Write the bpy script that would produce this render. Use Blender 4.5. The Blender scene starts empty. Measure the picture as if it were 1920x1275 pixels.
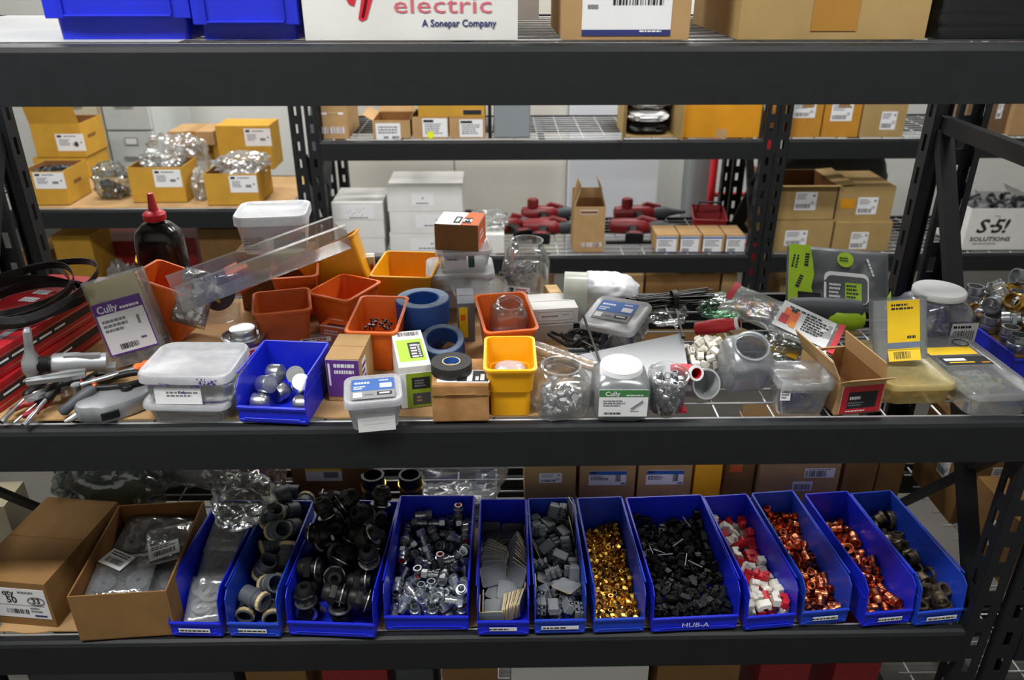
import bpy, bmesh, math, random
from mathutils import Vector, Matrix, Euler, noise

PI = math.pi
SC = bpy.context.scene
COL = SC.collection
R = math.radians

# ------------------------------------------------------------------ camera
CAM_H, CAM_D, F_PX = 0.747, 1.20, 1493.0
cam_data = bpy.data.cameras.new('camera')
cam = bpy.data.objects.new('camera', cam_data)
COL.objects.link(cam)
cam.location = (0.0, -CAM_D, CAM_H)
cam.rotation_euler = (R(90 - 26.0), 0, R(-1.0))
cam_data.sensor_width = 36.0
cam_data.lens = 36.0 * F_PX / 1920.0
cam_data.clip_start = 0.05
cam_data.dof.use_dof = True
cam_data.dof.focus_distance = 1.5
cam_data.dof.aperture_fstop = 4.5
SC.camera = cam
CAM_R = cam.rotation_euler.to_matrix()
CAM_P = Vector(cam.location)

def ray(px, py):
    return CAM_R @ Vector(((px - 960.0) / F_PX, -(py - 637.5) / F_PX, -1.0))
def at(px, py, z):
    """world point at height z seen at photo position px, py"""
    d = ray(px, py)
    return CAM_P + d * ((z - CAM_P.z) / d.z)
def aty(px, py, Y):
    """world point on the vertical plane y = Y seen at photo position px, py"""
    d = ray(px, py)
    return CAM_P + d * ((Y - CAM_P.y) / d.y)

# ------------------------------------------------------------------ objects
def tag(o, label, cat, group=None):
    o['label'] = label
    o['category'] = cat
    if group:
        o['group'] = group
    return o
def thing(name, label, cat, loc=(0, 0, 0), rot=(0, 0, 0), group=None):
    o = bpy.data.objects.new(name, None)
    COL.objects.link(o)
    o.empty_display_size = 0.02
    o.location = loc
    o.rotation_euler = rot if isinstance(rot, (tuple, list, Euler)) else (0, 0, rot)
    return tag(o, label, cat, group)
def dup(root, loc, rot, label=None, group=None):
    r = root.copy()
    COL.objects.link(r)
    r.location = loc
    r.rotation_euler = rot
    if label:
        r['label'] = label
    if group:
        r['group'] = group
    for ch in list(root.children):
        c = ch.copy()
        COL.objects.link(c)
        c.parent = r
        for g in list(ch.children):
            d = g.copy()
            COL.objects.link(d)
            d.parent = c
    return r

def T(x=0, y=0, z=0):
    return Matrix.Translation((x, y, z))
def RX(a):
    return Matrix.Rotation(R(a), 4, 'X')
def RY(a):
    return Matrix.Rotation(R(a), 4, 'Y')
def RZ(a):
    return Matrix.Rotation(R(a), 4, 'Z')
I4 = Matrix.Identity(4)

_text_cache = {}
def text_geo(s, bold=False):
    """2-D outline of a string, cap height about 0.7, centred"""
    k = (s, bold)
    if k not in _text_cache:
        cu = bpy.data.curves.new('t', 'FONT')
        cu.body = s
        cu.size = 1.0
        cu.align_x = 'CENTER'
        cu.resolution_u = 2
        if bold:
            cu.offset = 0.022
        o = bpy.data.objects.new('t', cu)
        COL.objects.link(o)
        me = bpy.data.meshes.new_from_object(o)
        vs = [tuple(v.co) for v in me.vertices]
        fs = [tuple(p.vertices) for p in me.polygons]
        bpy.data.objects.remove(o)
        bpy.data.curves.remove(cu)
        bpy.data.meshes.remove(me)
        _text_cache[k] = (vs, fs)
    return _text_cache[k]

def ring_rect(w, d, r, z, n=4, cx=0, cy=0):
    """rounded rectangle ring, counter-clockwise"""
    r = min(r, w / 2 - 1e-5, d / 2 - 1e-5)
    out = []
    for (sx, sy, a0) in ((1, 1, 0), (-1, 1, 90), (-1, -1, 180), (1, -1, 270)):
        for i in range(n + 1):
            a = R(a0 + 90 * i / n)
            out.append((cx + sx * (w / 2 - r) + r * math.cos(a), cy + sy * (d / 2 - r) + r * math.sin(a), z))
    return out
def ring_circ(r, z, n=24, cx=0, cy=0, sq=1.0):
    return [(cx + r * math.cos(2 * PI * i / n), cy + sq * r * math.sin(2 * PI * i / n), z) for i in range(n)]

class MB:
    """collects geometry, builds ONE mesh object"""
    def __init__(s):
        s.v = []; s.f = []; s.m = []; s.sm = []; s.mats = []
    def mi(s, m):
        if m not in s.mats:
            s.mats.append(m)
        return s.mats.index(m)
    def add(s, vs, fs, mat, M=None, smooth=False):
        b = len(s.v)
        if M is None:
            s.v += [tuple(p) for p in vs]
        else:
            s.v += [tuple(M @ Vector(p)) for p in vs]
        k = s.mi(mat)
        for f in fs:
            s.f.append(tuple(b + i for i in f)); s.m.append(k); s.sm.append(smooth)
        return s
    def box(s, c, size, mat, M=None):
        x, y, z = c; w, d, h = (q / 2 for q in size)
        v = [(x + i * w, y + j * d, z + k * h) for i in (-1, 1) for j in (-1, 1) for k in (-1, 1)]
        return s.add(v, [(0, 1, 3, 2), (4, 6, 7, 5), (0, 4, 5, 1), (2, 3, 7, 6), (0, 2, 6, 4), (1, 5, 7, 3)], mat, M)
    def bar(s, p, q, w, h, mat, up=(0, 0, 1)):
        """rectangular bar from p to q"""
        p = Vector(p); q = Vector(q); d = q - p; L = d.length; d.normalize()
        u = Vector(up)
        x = d.cross(u)
        if x.length < 1e-4:
            x = d.cross(Vector((1, 0, 0)))
        x.normalize(); u = x.cross(d)
        M = Matrix((( x.x, d.x, u.x, p.x), (x.y, d.y, u.y, p.y), (x.z, d.z, u.z, p.z), (0, 0, 0, 1)))
        return s.box((0, L / 2, 0), (w, L, h), mat, M)
    def quad(s, pts, mat, M=None):
        return s.add(pts, [tuple(range(len(pts)))], mat, M)
    def loft(s, rings, mat, cap0=True, cap1=True, M=None, smooth=True, closed=True):
        n = len(rings[0]); vs = [p for r in rings for p in r]; fs = []
        for a in range(len(rings) - 1):
            for i in range(n if closed else n - 1):
                j = (i + 1) % n
                fs.append((a * n + i, a * n + j, (a + 1) * n + j, (a + 1) * n + i))
        if cap0:
            fs.append(tuple(range(n))[::-1])
        if cap1:
            fs.append(tuple((len(rings) - 1) * n + i for i in range(n)))
        return s.add(vs, fs, mat, M, smooth)
    def lathe(s, prof, mat, n=24, M=None, smooth=True, cap0=True, cap1=True):
        rings = [ring_circ(max(r, 1e-5), z, n) for r, z in prof]
        return s.loft(rings, mat, cap0, cap1, M, smooth)
    def ringloft(s, prof, mat, n=24, M=None, smooth=True):
        """closed profile (r,z) swept round: a tube or washer"""
        k = len(prof); vs = []; fs = []
        for i in range(n):
            a = 2 * PI * i / n
            vs += [(r * math.cos(a), r * math.sin(a), z) for r, z in prof]
        for i in range(n):
            j = (i + 1) % n
            for q in range(k):
                p = (q + 1) % k
                fs.append((i * k + q, j * k + q, j * k + p, i * k + p))
        return s.add(vs, fs, mat, M, smooth)
    def tube(s, path, r, mat, n=8, M=None, closed=False, cap=True, rr=None):
        P = [Vector(p) for p in path]; rings = []
        N = None
        for i, p in enumerate(P):
            if closed:
                d = P[(i + 1) % len(P)] - P[i - 1]
            else:
                d = P[min(i + 1, len(P) - 1)] - P[max(i - 1, 0)]
            d.normalize()
            if N is None:
                N = d.orthogonal().normalized()
            else:
                N = (N - d * N.dot(d)).normalized()
            Bn = d.cross(N)
            q = rr[i] if rr else r
            rings.append([tuple(p + q * (math.cos(2 * PI * k / n) * N + math.sin(2 * PI * k / n) * Bn)) for k in range(n)])
        if closed:
            rings.append(rings[0])
        return s.loft(rings, mat, cap and not closed, cap and not closed, M, True)
    def prism(s, poly, h, mat, M=None):
        """polygon in local XY extruded along +Z by h"""
        n = len(poly)
        vs = [(x, y, 0) for x, y in poly] + [(x, y, h) for x, y in poly]
        fs = [tuple(range(n))[::-1], tuple(range(n, 2 * n))] + [(i, (i + 1) % n, n + (i + 1) % n, n + i) for i in range(n)]
        return s.add(vs, fs, mat, M)
    def text(s, t, size, mat, M=None, bold=False, x=0, y=0, z=0.0007, sx=1.0):
        vs, fs = text_geo(t, bold)
        return s.add([(x + size * sx * a, y + size * (b - 0.35), z) for a, b, c in vs], fs, mat, M)
    def grid(s, fn, nu, nv, mat, M=None, smooth=True):
        vs = [fn(i / nu, j / nv) for j in range(nv + 1) for i in range(nu + 1)]
        fs = [(j * (nu + 1) + i, j * (nu + 1) + i + 1, (j + 1) * (nu + 1) + i + 1, (j + 1) * (nu + 1) + i) for j in range(nv) for i in range(nu)]
        return s.add(vs, fs, mat, M, smooth)
    def mesh(s, name, bevel=0, seg=2, fix=True):
        me = bpy.data.meshes.new(name)
        me.from_pydata(s.v, [], s.f)
        for m in s.mats:
            me.materials.append(m)
        for p, k, q in zip(me.polygons, s.m, s.sm):
            p.material_index = k; p.use_smooth = q
        bm = bmesh.new(); bm.from_mesh(me)
        if bevel:
            es = [e for e in bm.edges if len(e.link_faces) == 2 and e.calc_face_angle(0) > 0.6]
            bmesh.ops.bevel(bm, geom=es, offset=bevel, segments=seg, profile=0.6, affect='EDGES', clamp_overlap=True)
        for e in bm.edges:
            if len(e.link_faces) == 2 and e.calc_face_angle(0) > 0.75:
                e.smooth = False
        bm.to_mesh(me); bm.free()
        me.update()
        return me
    def build(s, name, parent=None, bevel=0, seg=2, label=None, M=None):
        o = bpy.data.objects.new(name, s.mesh(name, bevel, seg))
        COL.objects.link(o)
        o.parent = parent
        if M is not None:
            o.matrix_local = M
        if label:
            o['label'] = label
        return o

def sub_obj(name, me, parent, M=None):
    o = bpy.data.objects.new(name, me)
    COL.objects.link(o)
    o.parent = parent
    if M is not None:
        o.matrix_local = M
    return o

# ------------------------------------------------------------------ materials
def lin(h):
    h = h.lstrip('#')
    c = [int(h[i:i + 2], 16) / 255 for i in (0, 2, 4)]
    return tuple((x / 12.92 if x <= 0.04045 else ((x + 0.055) / 1.055) ** 2.4) for x in c) + (1.0,)
def dark(c, k):
    return tuple(x * k for x in c[:3]) + (1.0,)

def M_(name, hexc, rough=0.5, metal=0.0, var=0.12, scale=30.0, bump=0.0, spec=0.5, coat=0.0, hex2=None, stretch=None):
    m = bpy.data.materials.new(name)
    m.use_nodes = True
    nt = m.node_tree; b = nt.nodes['Principled BSDF']
    tc = nt.nodes.new('ShaderNodeTexCoord')
    mp = nt.nodes.new('ShaderNodeMapping')
    nz = nt.nodes.new('ShaderNodeTexNoise')
    nz.inputs['Scale'].default_value = scale
    nz.inputs['Detail'].default_value = 4
    if stretch:
        mp.inputs['Scale'].default_value = stretch
    nt.links.new(tc.outputs['Object'], mp.inputs[0])
    nt.links.new(mp.outputs[0], nz.inputs['Vector'])
    rp = nt.nodes.new('ShaderNodeValToRGB')
    c = lin(hexc)
    rp.color_ramp.elements[0].position = 0.3
    rp.color_ramp.elements[1].position = 0.7
    rp.color_ramp.elements[0].color = dark(c, 1 - var)
    rp.color_ramp.elements[1].color = lin(hex2) if hex2 else dark(c, 1 + var * .6)
    nt.links.new(nz.outputs[0], rp.inputs[0])
    nt.links.new(rp.outputs[0], b.inputs['Base Color'])
    b.inputs['Roughness'].default_value = rough
    b.inputs['Metallic'].default_value = metal
    b.inputs['Specular IOR Level'].default_value = spec
    b.inputs['Coat Weight'].default_value = coat
    if bump:
        bp = nt.nodes.new('ShaderNodeBump')
        bp.inputs['Strength'].default_value = bump
        bp.inputs['Distance'].default_value = 0.002
        nt.links.new(nz.outputs[0], bp.inputs['Height'])
        nt.links.new(bp.outputs[0], b.inputs['Normal'])
    return m

def clear(name, tint='#ffffff', haze=0.12, gloss=0.10, hazecol='#dfe4e8', rough=0.12, bump=0.0, scale=60.0):
    """thin clear or milky plastic: see-through + a milky share + reflections"""
    m = bpy.data.materials.new(name)
    m.use_nodes = True
    nt = m.node_tree; nt.nodes.clear()
    out = nt.nodes.new('ShaderNodeOutputMaterial')
    tr = nt.nodes.new('ShaderNodeBsdfTransparent'); tr.inputs[0].default_value = lin(tint)
    df = nt.nodes.new('ShaderNodeBsdfDiffuse'); df.inputs[0].default_value = lin(hazecol)
    gl = nt.nodes.new('ShaderNodeBsdfGlossy'); gl.inputs['Roughness'].default_value = rough
    fr = nt.nodes.new('ShaderNodeLayerWeight'); fr.inputs[0].default_value = 0.35
    mu = nt.nodes.new('ShaderNodeMath'); mu.operation = 'MULTIPLY_ADD'
    mu.inputs[1].default_value = 0.55; mu.inputs[2].default_value = gloss
    nt.links.new(fr.outputs['Fresnel'], mu.inputs[0])
    tc = nt.nodes.new('ShaderNodeTexCoord')
    nz = nt.nodes.new('ShaderNodeTexNoise'); nz.inputs['Scale'].default_value = scale
    nt.links.new(tc.outputs['Object'], nz.inputs['Vector'])
    hz = nt.nodes.new('ShaderNodeMath'); hz.operation = 'MULTIPLY_ADD'; hz.inputs[1].default_value = haze * .5; hz.inputs[2].default_value = haze * .75
    nt.links.new(nz.outputs[0], hz.inputs[0])
    if bump:
        bp = nt.nodes.new('ShaderNodeBump'); bp.inputs['Strength'].default_value = bump; bp.inputs['Distance'].default_value = 0.004
        nt.links.new(nz.outputs[0], bp.inputs['Height'])
        nt.links.new(bp.outputs[0], gl.inputs['Normal'])
    m1 = nt.nodes.new('ShaderNodeMixShader'); m2 = nt.nodes.new('ShaderNodeMixShader')
    nt.links.new(hz.outputs[0], m1.inputs[0]); nt.links.new(tr.outputs[0], m1.inputs[1]); nt.links.new(df.outputs[0], m1.inputs[2])
    nt.links.new(mu.outputs[0], m2.inputs[0]); nt.links.new(m1.outputs[0], m2.inputs[1]); nt.links.new(gl.outputs[0], m2.inputs[2])
    nt.links.new(m2.outputs[0], out.inputs[0])
    return m

BLACKSTEEL = M_('black_powder_coat', '#191b1e', .5, 0, .15, 60, .08, .35)
WIRE = M_('zinc_wire', '#c6c8ca', .4, .35)
CARD = M_('kraft_cardboard', '#ab8a60', .85, 0, .10, 18, .05, .2)
CARD2 = M_('brown_cardboard', '#84633c', .85, 0, .12, 18, .05, .2)
CARDG = M_('golden_cardboard', '#bb8f35', .8, 0, .10, 14, .05, .2)
CARDY = M_('orange_yellow_cardboard', '#c98a1e', .75, 0, .08, 12, .03, .2)
CARDT = M_('pale_tan_cardboard', '#a3895a', .85, 0, .10, 14, .05, .2)
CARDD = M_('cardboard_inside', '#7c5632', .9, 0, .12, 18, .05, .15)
TAPE = M_('brown_packing_tape', '#a3742f', .3, 0, .08, 10)
WHITEBOX = M_('white_cardboard', '#d6d6d3', .75, 0, .06, 12, .03, .2)
PAPER = M_('label_paper', '#dfe0e3', .6, 0, .03, 20)
INK = M_('black_print', '#1b1c20', .6, 0, .1)
GREYINK = M_('grey_print', '#777a80', .6, 0, .1)
NAVY = M_('navy_print', '#28306e', .6, 0, .1)
BLUEINK = M_('blue_print', '#2a5ea8', .5, 0, .1)
PURPLE = M_('purple_print', '#5b2d86', .5, 0, .08)
GREENP = M_('green_print', '#3d7a45', .5, 0, .08)
REDP = M_('red_print', '#b3222f', .5, 0, .08)
ORANGEP = M_('orange_print', '#e2662a', .5, 0, .08)
YELLOWP = M_('yellow_print', '#e8c11c', .5, 0, .06)
LIME = M_('lime_print', '#9fc51f', .45, 0, .08)
BLUE = M_('blue_polypropylene', '#1526c4', .38, 0, .10, 25, .02, .5)
BLUE2 = M_('worn_blue_polypropylene', '#1a3fb8', .42, 0, .14, 25, .02, .5)
ORANGE = M_('orange_polypropylene', '#e86c20', .4, 0, .08, 25)
YELLOW = M_('yellow_polypropylene', '#f0ab08', .38, 0, .06, 25)
ORANGED = M_('dusty_orange_polypropylene', '#d66428', .5, 0, .14, 20)
CLEAR = clear('clear_plastic', '#fcfdfd', .06, .07, '#f2f5f7')
CLEARH = clear('hazy_plastic', '#fbfcfc', .075, .06, '#f0f3f6')
MILKY = clear('milky_plastic', '#f6f7fa', .30, .05, '#eef0f6', .3)
BAG = clear('bag_film', '#fafbfb', .09, .13, '#e6ebee', .12, .8, 45)
BAGD = clear('dusty_bag_film', '#e4e8e7', .13, .11, '#9aa5a3', .15, .8, 40)
BAGM = clear('milky_bag_film', '#f2f4f4', .22, .10, '#cfd3d2', .2, .7, 40)
GLASSG = clear('bottle_green_film', '#9fc4ab', .14, .15, '#6d9c82', .1, .5, 40)
YCLEAR = clear('yellowish_plastic', '#faf2d2', .26, .06, '#efe0a2', .25)
GREYCLEAR = clear('smoky_plastic', '#eceef0', .16, .07, '#c9ced2', .25)
WHITEP = M_('white_plastic', '#e6e8ea', .4, 0, .04)
GREYP = M_('grey_plastic', '#85888c', .5, 0, .1)
DGREYP = M_('dark_grey_plastic', '#3f4248', .55, 0, .12)
BLACKP = M_('black_plastic', '#0d0e0f', .48, 0, .2, spec=.35)
BLACKR = M_('black_rubber', '#1c1c1d', .6, 0, .2)
REDPL = M_('red_plastic', '#c2202c', .4, 0, .1)
DREDP = M_('dark_red_plastic', '#8e1c22', .45, 0, .15)
STEEL = M_('bright_steel', '#c3c6c9', .3, .95, .1)
ZINC = M_('zinc_plating', '#b4bac0', .3, .9, .15)
DARKSTEEL = M_('dark_steel', '#5b5d61', .35, .9, .2)
ALU = M_('cast_aluminium', '#a2a5a8', .42, .7, .12)
BRASS = M_('brass', '#e0b352', .28, 1.0, .15)
COPPER = M_('copper', '#d9825b', .3, 1.0, .2)
BRONZE = M_('weathered_bronze', '#6f6350', .45, .75, .25)
PVC = M_('grey_pvc', '#4c5157', .5, 0, .1)
CREAM = M_('cream_plastic', '#cbb88b', .5, 0, .1)
GREYCONN = M_('grey_moulding', '#6e7378', .5, 0, .12)
WHITECONN = M_('white_moulding', '#dfdcd0', .45, 0, .06)
SILVERP = M_('silver_paint', '#9a9da1', .35, .5, .08)
WOOD = M_('pale_wood', '#d9b884', .7, 0, .15, 25, .05, .2, stretch=(1, 6, 1))

# ------------------------------------------------------------------ printed labels
def FM(face, w, d, h, u=0, v=0, rot=0):
    """frame on a face of a box standing on its base centre: x right, y up, z out"""
    if face == 'front':
        m = T(u, -d / 2, h / 2 + v) @ RX(90)
    elif face == 'back':
        m = T(-u, d / 2, h / 2 + v) @ RZ(180) @ RX(90)
    elif face == 'right':
        m = T(w / 2, u, h / 2 + v) @ RZ(90) @ RX(90)
    elif face == 'left':
        m = T(-w / 2, -u, h / 2 + v) @ RZ(-90) @ RX(90)
    else:
        m = T(u, v, h)
    return m @ RZ(rot)
def print_on(mb, w, h, items, paper, M, seed=0):
    if paper:
        mb.box((0, 0, .0003), (w, h, .0006), paper, M)
    rnd = random.Random(seed)
    z = .0009
    for it in items:
        k = it[0]
        if k == 'r':
            _, u, v, a, b, m = it
            mb.quad([(u - a / 2, v - b / 2, z), (u + a / 2, v - b / 2, z), (u + a / 2, v + b / 2, z), (u - a / 2, v + b / 2, z)], m, M)
            z += .00012
        elif k == 't':
            sh = Matrix.Identity(4)
            if len(it) > 8:
                sh[0][1] = it[8]; sh[0][3] = -it[8] * it[2]
            mb.text(it[4], it[3], it[5], M @ sh, len(it) > 6 and it[6], it[1], it[2], z + .0002, it[7] if len(it) > 7 else 1.0)
        elif k == 'c':            # bar code
            _, u, v, a, b = it[:5]
            m = it[5] if len(it) > 5 else INK
            x = u - a / 2
            while x < u + a / 2:
                q = a * rnd.choice((.012, .02, .035, .05))
                q = min(q, u + a / 2 - x)
                mb.quad([(x, v - b / 2, z), (x + q, v - b / 2, z), (x + q, v + b / 2, z), (x, v + b / 2, z)], m, M)
                x += q + a * rnd.choice((.015, .025, .04))
        elif k == 'l':            # rows of print too small to read
            _, u, v, a, b, n = it[:6]
            m = it[6] if len(it) > 6 else GREYINK
            for i in range(n):
                yy = v + b / 2 - (i + .5) * b / n
                x = u - a / 2
                end = u + a / 2 - rnd.random() * a * .35
                while x < end:
                    q = min(a * (.06 + .12 * rnd.random()), end - x)
                    t = b / n * .28
                    mb.quad([(x, yy - t, z), (x + q, yy - t, z), (x + q, yy + t, z), (x, yy + t, z)], m, M)
                    x += q + a * .03
def label(parent, M, w, h, items, paper=PAPER, name='printed_label', seed=0, lab=None):
    mb = MB()
    print_on(mb, w, h, items, paper, M, seed)
    return mb.build(name, parent, label=lab)
def ship_items(w, h):
    """a plain shipping label"""
    return [('l', -w * .12, h * .25, w * .6, h * .34, 3), ('c', -w * .1, -h * .28, w * .66, h * .25), ('r', w * .36, h * .3, w * .12, h * .12, GREYINK), ('l', w * .34, -.1 * h, w * .2, h * .2, 2)]
def brand_items(w, h):
    return [('r', -w * .36, h * .36, w * .16, h * .14, INK), ('l', w * .05, h * .36, w * .5, h * .1, 1, INK), ('l', -w * .2, 0, w * .4, h * .4, 4), ('r', w * .18, -h * .12, w * .2, h * .16, GREYINK), ('r', w * .38, 0, w * .05, h * .09, INK)]

# ------------------------------------------------------------------ shared shapes
def carton(name, lab, loc, size, rz=0, mat=None, labels=(), tape=None, open_=None, flaps=(), group=None, cat='box', rot=None, inside=None, wall=.003, bevel=.0015):
    """cardboard box standing on its base centre; closed or open-topped with flaps"""
    mat = mat or CARD
    w, d, h = size
    t = thing(name, lab, cat, loc, rot if rot else (0, 0, R(rz)), group)
    mb = MB()
    if not open_:
        mb.box((0, 0, h / 2), (w, d, h), mat)
        if tape != 'noseam':
            mb.box((0, 0, h + .0002), (w * .985, .0016, .0006), CARDD if mat is not WHITEBOX else GREYINK)
        mb.build('body', t, bevel)
    else:
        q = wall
        inn = inside or CARDD
        mb.box((0, 0, q / 2), (w, d, q), mat)
        mb.box((0, -d / 2 + q / 2, h / 2), (w, q, h), mat)
        mb.box((0, d / 2 - q / 2, h / 2), (w, q, h), mat)
        mb.box((-w / 2 + q / 2, 0, h / 2), (q, d - 2 * q, h), mat)
        mb.box((w / 2 - q / 2, 0, h / 2), (q, d - 2 * q, h), mat)
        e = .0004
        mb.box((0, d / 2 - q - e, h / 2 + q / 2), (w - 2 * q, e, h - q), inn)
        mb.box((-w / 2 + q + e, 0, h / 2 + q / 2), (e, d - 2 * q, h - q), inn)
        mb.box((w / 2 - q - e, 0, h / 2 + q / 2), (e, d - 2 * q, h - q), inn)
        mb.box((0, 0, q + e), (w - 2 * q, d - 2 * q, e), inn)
        mb.build('body', t, .0006, 1)
        for (side, ang, ln) in flaps:       # ang 0 = flat out, 90 = straight up
            fb = MB()
            if side in ('front', 'back'):
                fb.box((0, -ln / 2, 0), (w - .002, ln, wall * .8), mat)
                m = T(0, -d / 2 + q / 2, h) @ RX(-ang) if side == 'front' else T(0, d / 2 - q / 2, h) @ RZ(180) @ RX(-ang)
            else:
                fb.box((0, -ln / 2, 0), (d - .002, ln, wall * .8), mat)
                m = T(-w / 2 + q / 2, 0, h) @ RZ(-90) @ RX(-ang) if side == 'left' else T(w / 2 - q / 2, 0, h) @ RZ(90) @ RX(-ang)
            fb.build('flap', t, .0005, 1, M=m)
    if tape and tape != 'noseam':
        tw = tape if isinstance(tape, float) else w * .2
        tb = MB()
        tb.box((0, -d / 2 - .0004, h - h * .15), (tw, .0008, h * .3), TAPE)
        if not open_:
            tb.box((0, 0, h + .0008), (tw, d, .0008), TAPE)
        tb.build('packing_tape', t)
    for i, (face, u, v, lw, lh, items) in enumerate(labels):
        label(t, FM(face, w, d, h, u, v), lw, lh, items(lw, lh) if callable(items) else items, seed=i + int(w * 1e4))
    return t

def rect(px0, px1, pyb, pyt, Y):
    """real size and base-centre of a front face seen between those photo positions at depth Y"""
    a = aty(px0, pyb, Y); b = aty(px1, pyb, Y); c = aty((px0 + px1) / 2, pyt, Y)
    return (a.x + b.x) / 2, abs(b.x - a.x), (a.z + b.z) / 2, c.z - (a.z + b.z) / 2

def tub_mesh(w, d, h, mat, rim=.004, taper=.86, wall=.0022, r=.012, step=True, drop=0.0):
    """tapered open bin with a rolled rim; drop lowers the front of the rim"""
    def ring(k, z, rr, inset=0):
        return ring_rect(w * k - 2 * inset, d * k - 2 * inset, rr, z, 4)
    R0 = []
    R0.append(ring(taper, 0, r * .8))
    if step:
        R0.append(ring(taper + .03, h * .50, r * .8))
        R0.append(ring(taper + .105, h * .515, r))
    R0.append(ring(1 - .015, h - rim * 1.6, r))
    R0.append(ring(1, h - rim * 1.4, r, -rim * .7))
    R0.append(ring(1, h - rim * .3, r, -rim * .8))
    R0.append(ring(1, h, r, -rim * .3))
    R0.append(ring(1, h - rim * .1, r, wall))
    if step:
        R0.append(ring(taper + .105, h * .53, r, wall))
        R0.append(ring(taper + .03, h * .51, r * .8, wall))
    R0.append(ring(taper, wall * 1.5, r * .7, wall))
    if drop:
        R1 = []
        for q in R0:
            R1.append([(x, y, z - drop * (z / h) * max(0, .5 - y / d)) for x, y, z in q])
        R0 = R1
    mb = MB()
    mb.loft(R0, mat)
    return mb
def tub(name, lab, loc, size, rot=(0, 0, 0), mat=None, group=None, **kw):
    t = thing(name, lab, 'bin', loc, tuple(R(a) for a in rot), group)
    tub_mesh(*size, mat or ORANGE, **kw).build('body', t)
    return t

def container(name, lab, loc, size, rot=(0, 0, 0), mat=None, lidmat=None, cat='container', taper=.88, lidh=.012, r=.012, lid=True, lip=.004, group=None):
    """clear food-style container with a snap lid"""
    w, d, h = size
    t = thing(name, lab, cat, loc, tuple(R(a) for a in rot), group)
    mb = MB(); q = .0012
    rs = [ring_rect(w * taper, d * taper, r, 0), ring_rect(w * .98, d * .98, r, h - lidh), ring_rect(w, d, r, h - lidh + .001), ring_rect(w, d, r, h - .001), ring_rect(w - .003, d - .003, r, h - .001)]
    rs += [ring_rect(w * .98 - 2 * q, d * .98 - 2 * q, r, h - lidh), ring_rect(w * taper - 2 * q, d * taper - 2 * q, r, q)]
    mb.loft(rs, mat or CLEARH)
    mb.build('body', t)
    if lid:
        lb = MB()
        lb.loft([ring_rect(w + lip * 1.6, d + lip * 1.6, r, h - lidh * .8), ring_rect(w + lip * 2, d + lip * 2, r + lip, h), ring_rect(w + lip * 1.2, d + lip * 1.2, r + lip, h + .003), ring_rect(w - .006, d - .006, r, h + .003), ring_rect(w - .012, d - .012, r, h + .0005)], lidmat or MILKY)
        lb.build('lid', t)
    return t

def bag_mesh(w, d, h, mat, seed=0, crumple=.22, n=26, flat=0.0, mats=None):
    """crumpled plastic bag: a pillow with folds and creases, standing on z=0"""
    mb = MB(); vs = []; fs = []
    off = Vector((seed * 3.7, seed * 1.3, seed * 2.1))
    nu, nv = n * 2, n
    for j in range(nv + 1):
        ph = -PI / 2 + PI * j / nv
        for i in range(nu):
            a = 2 * PI * i / nu
            cx = math.copysign(abs(math.cos(a)) ** .7, math.cos(a)); sx = math.copysign(abs(math.sin(a)) ** .7, math.sin(a))
            cp = max(0, math.cos(ph)) ** .6; sp = math.copysign(abs(math.sin(ph)) ** .8, math.sin(ph))
            p = Vector((cx * cp, sx * cp, sp))
            k = noise.turbulence(p * 1.7 + off, 3, True, noise_basis='PERLIN_ORIGINAL')
            k2 = noise.noise(p * 5.5 + off * 2)
            f = 1 - crumple * k * .9 + crumple * .35 * k2
            q = p * f
            vs.append((q.x * w / 2, q.y * d / 2, max(0.0006 + .0005 * (k2 + 1), (q.z + .92) / 1.92 * h)))
    for j in range(nv):
        for i in range(nu):
            i2 = (i + 1) % nu
            fs.append((j * nu + i, j * nu + i2, (j + 1) * nu + i2, (j + 1) * nu + i))
    mb.add(vs, fs, mat, None, True)
    return mb
def bag(name, lab, loc, size, rot=(0, 0, 0), mat=None, seed=0, crumple=.25, cat='bag', group=None, n=26):
    t = thing(name, lab, cat, loc, tuple(R(a) for a in rot), group)
    bag_mesh(*size, mat or BAG, seed, crumple, n).build('film', t)
    return t
def sheet_bag_mesh(w, h, th, mat, seed=0, n=18, wr=.004):
    """flat pouch lying in local XY, puffed to thickness th"""
    mb = MB(); off = Vector((seed * 2.3, seed, 0))
    for s in (1, -1):
        def fn(u, v):
            x, y = (u - .5) * w, (v - .5) * h
            e = (max(0, 1 - (2 * u - 1) ** 4) * max(0, 1 - (2 * v - 1) ** 4)) ** .5
            k = noise.noise(Vector((x * 40, y * 40, s)) + off)
            return (x, y, th / 2 + s * (th / 2 * e + .0004) + wr * k * e)
        mb.grid(fn, n, n, mat)
    return mb

def jar_mesh(w, h, neck, mat, lid=None):
    """square jar with shoulders and a round mouth; 24-gon morph from rounded square"""
    def sq(k, z, p):
        out = []
        for i in range(28):
            a = 2 * PI * i / 28
            c, s = math.cos(a), math.sin(a)
            rr = (abs(c) ** p + abs(s) ** p) ** (-1.0 / p)
            out.append((k * rr * c, k * rr * s, z))
        return out
    k = w / 2; q = .0014
    mb = MB()
    hs = h * .80
    prof = [(k * .90, 0, 5), (k * .98, .006, 6), (k, h * .2, 7), (k, hs - .012, 7), (k * .93, hs, 5), (neck + .004, h * .885, 2), (neck, h * .90, 2), (neck, h * .98, 2), (neck + .0025, h * .985, 2), (neck + .0025, h, 2)]
    rs = [sq(a, z, p) for a, z, p in prof]
    rs += [sq(max(.001, a - q - (.0025 if i == 0 else 0)), z + (.002 if z == 0 else 0), p) for i, (a, z, p) in enumerate(prof[::-1])]
    mb.loft(rs, mat)
    return mb
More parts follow.
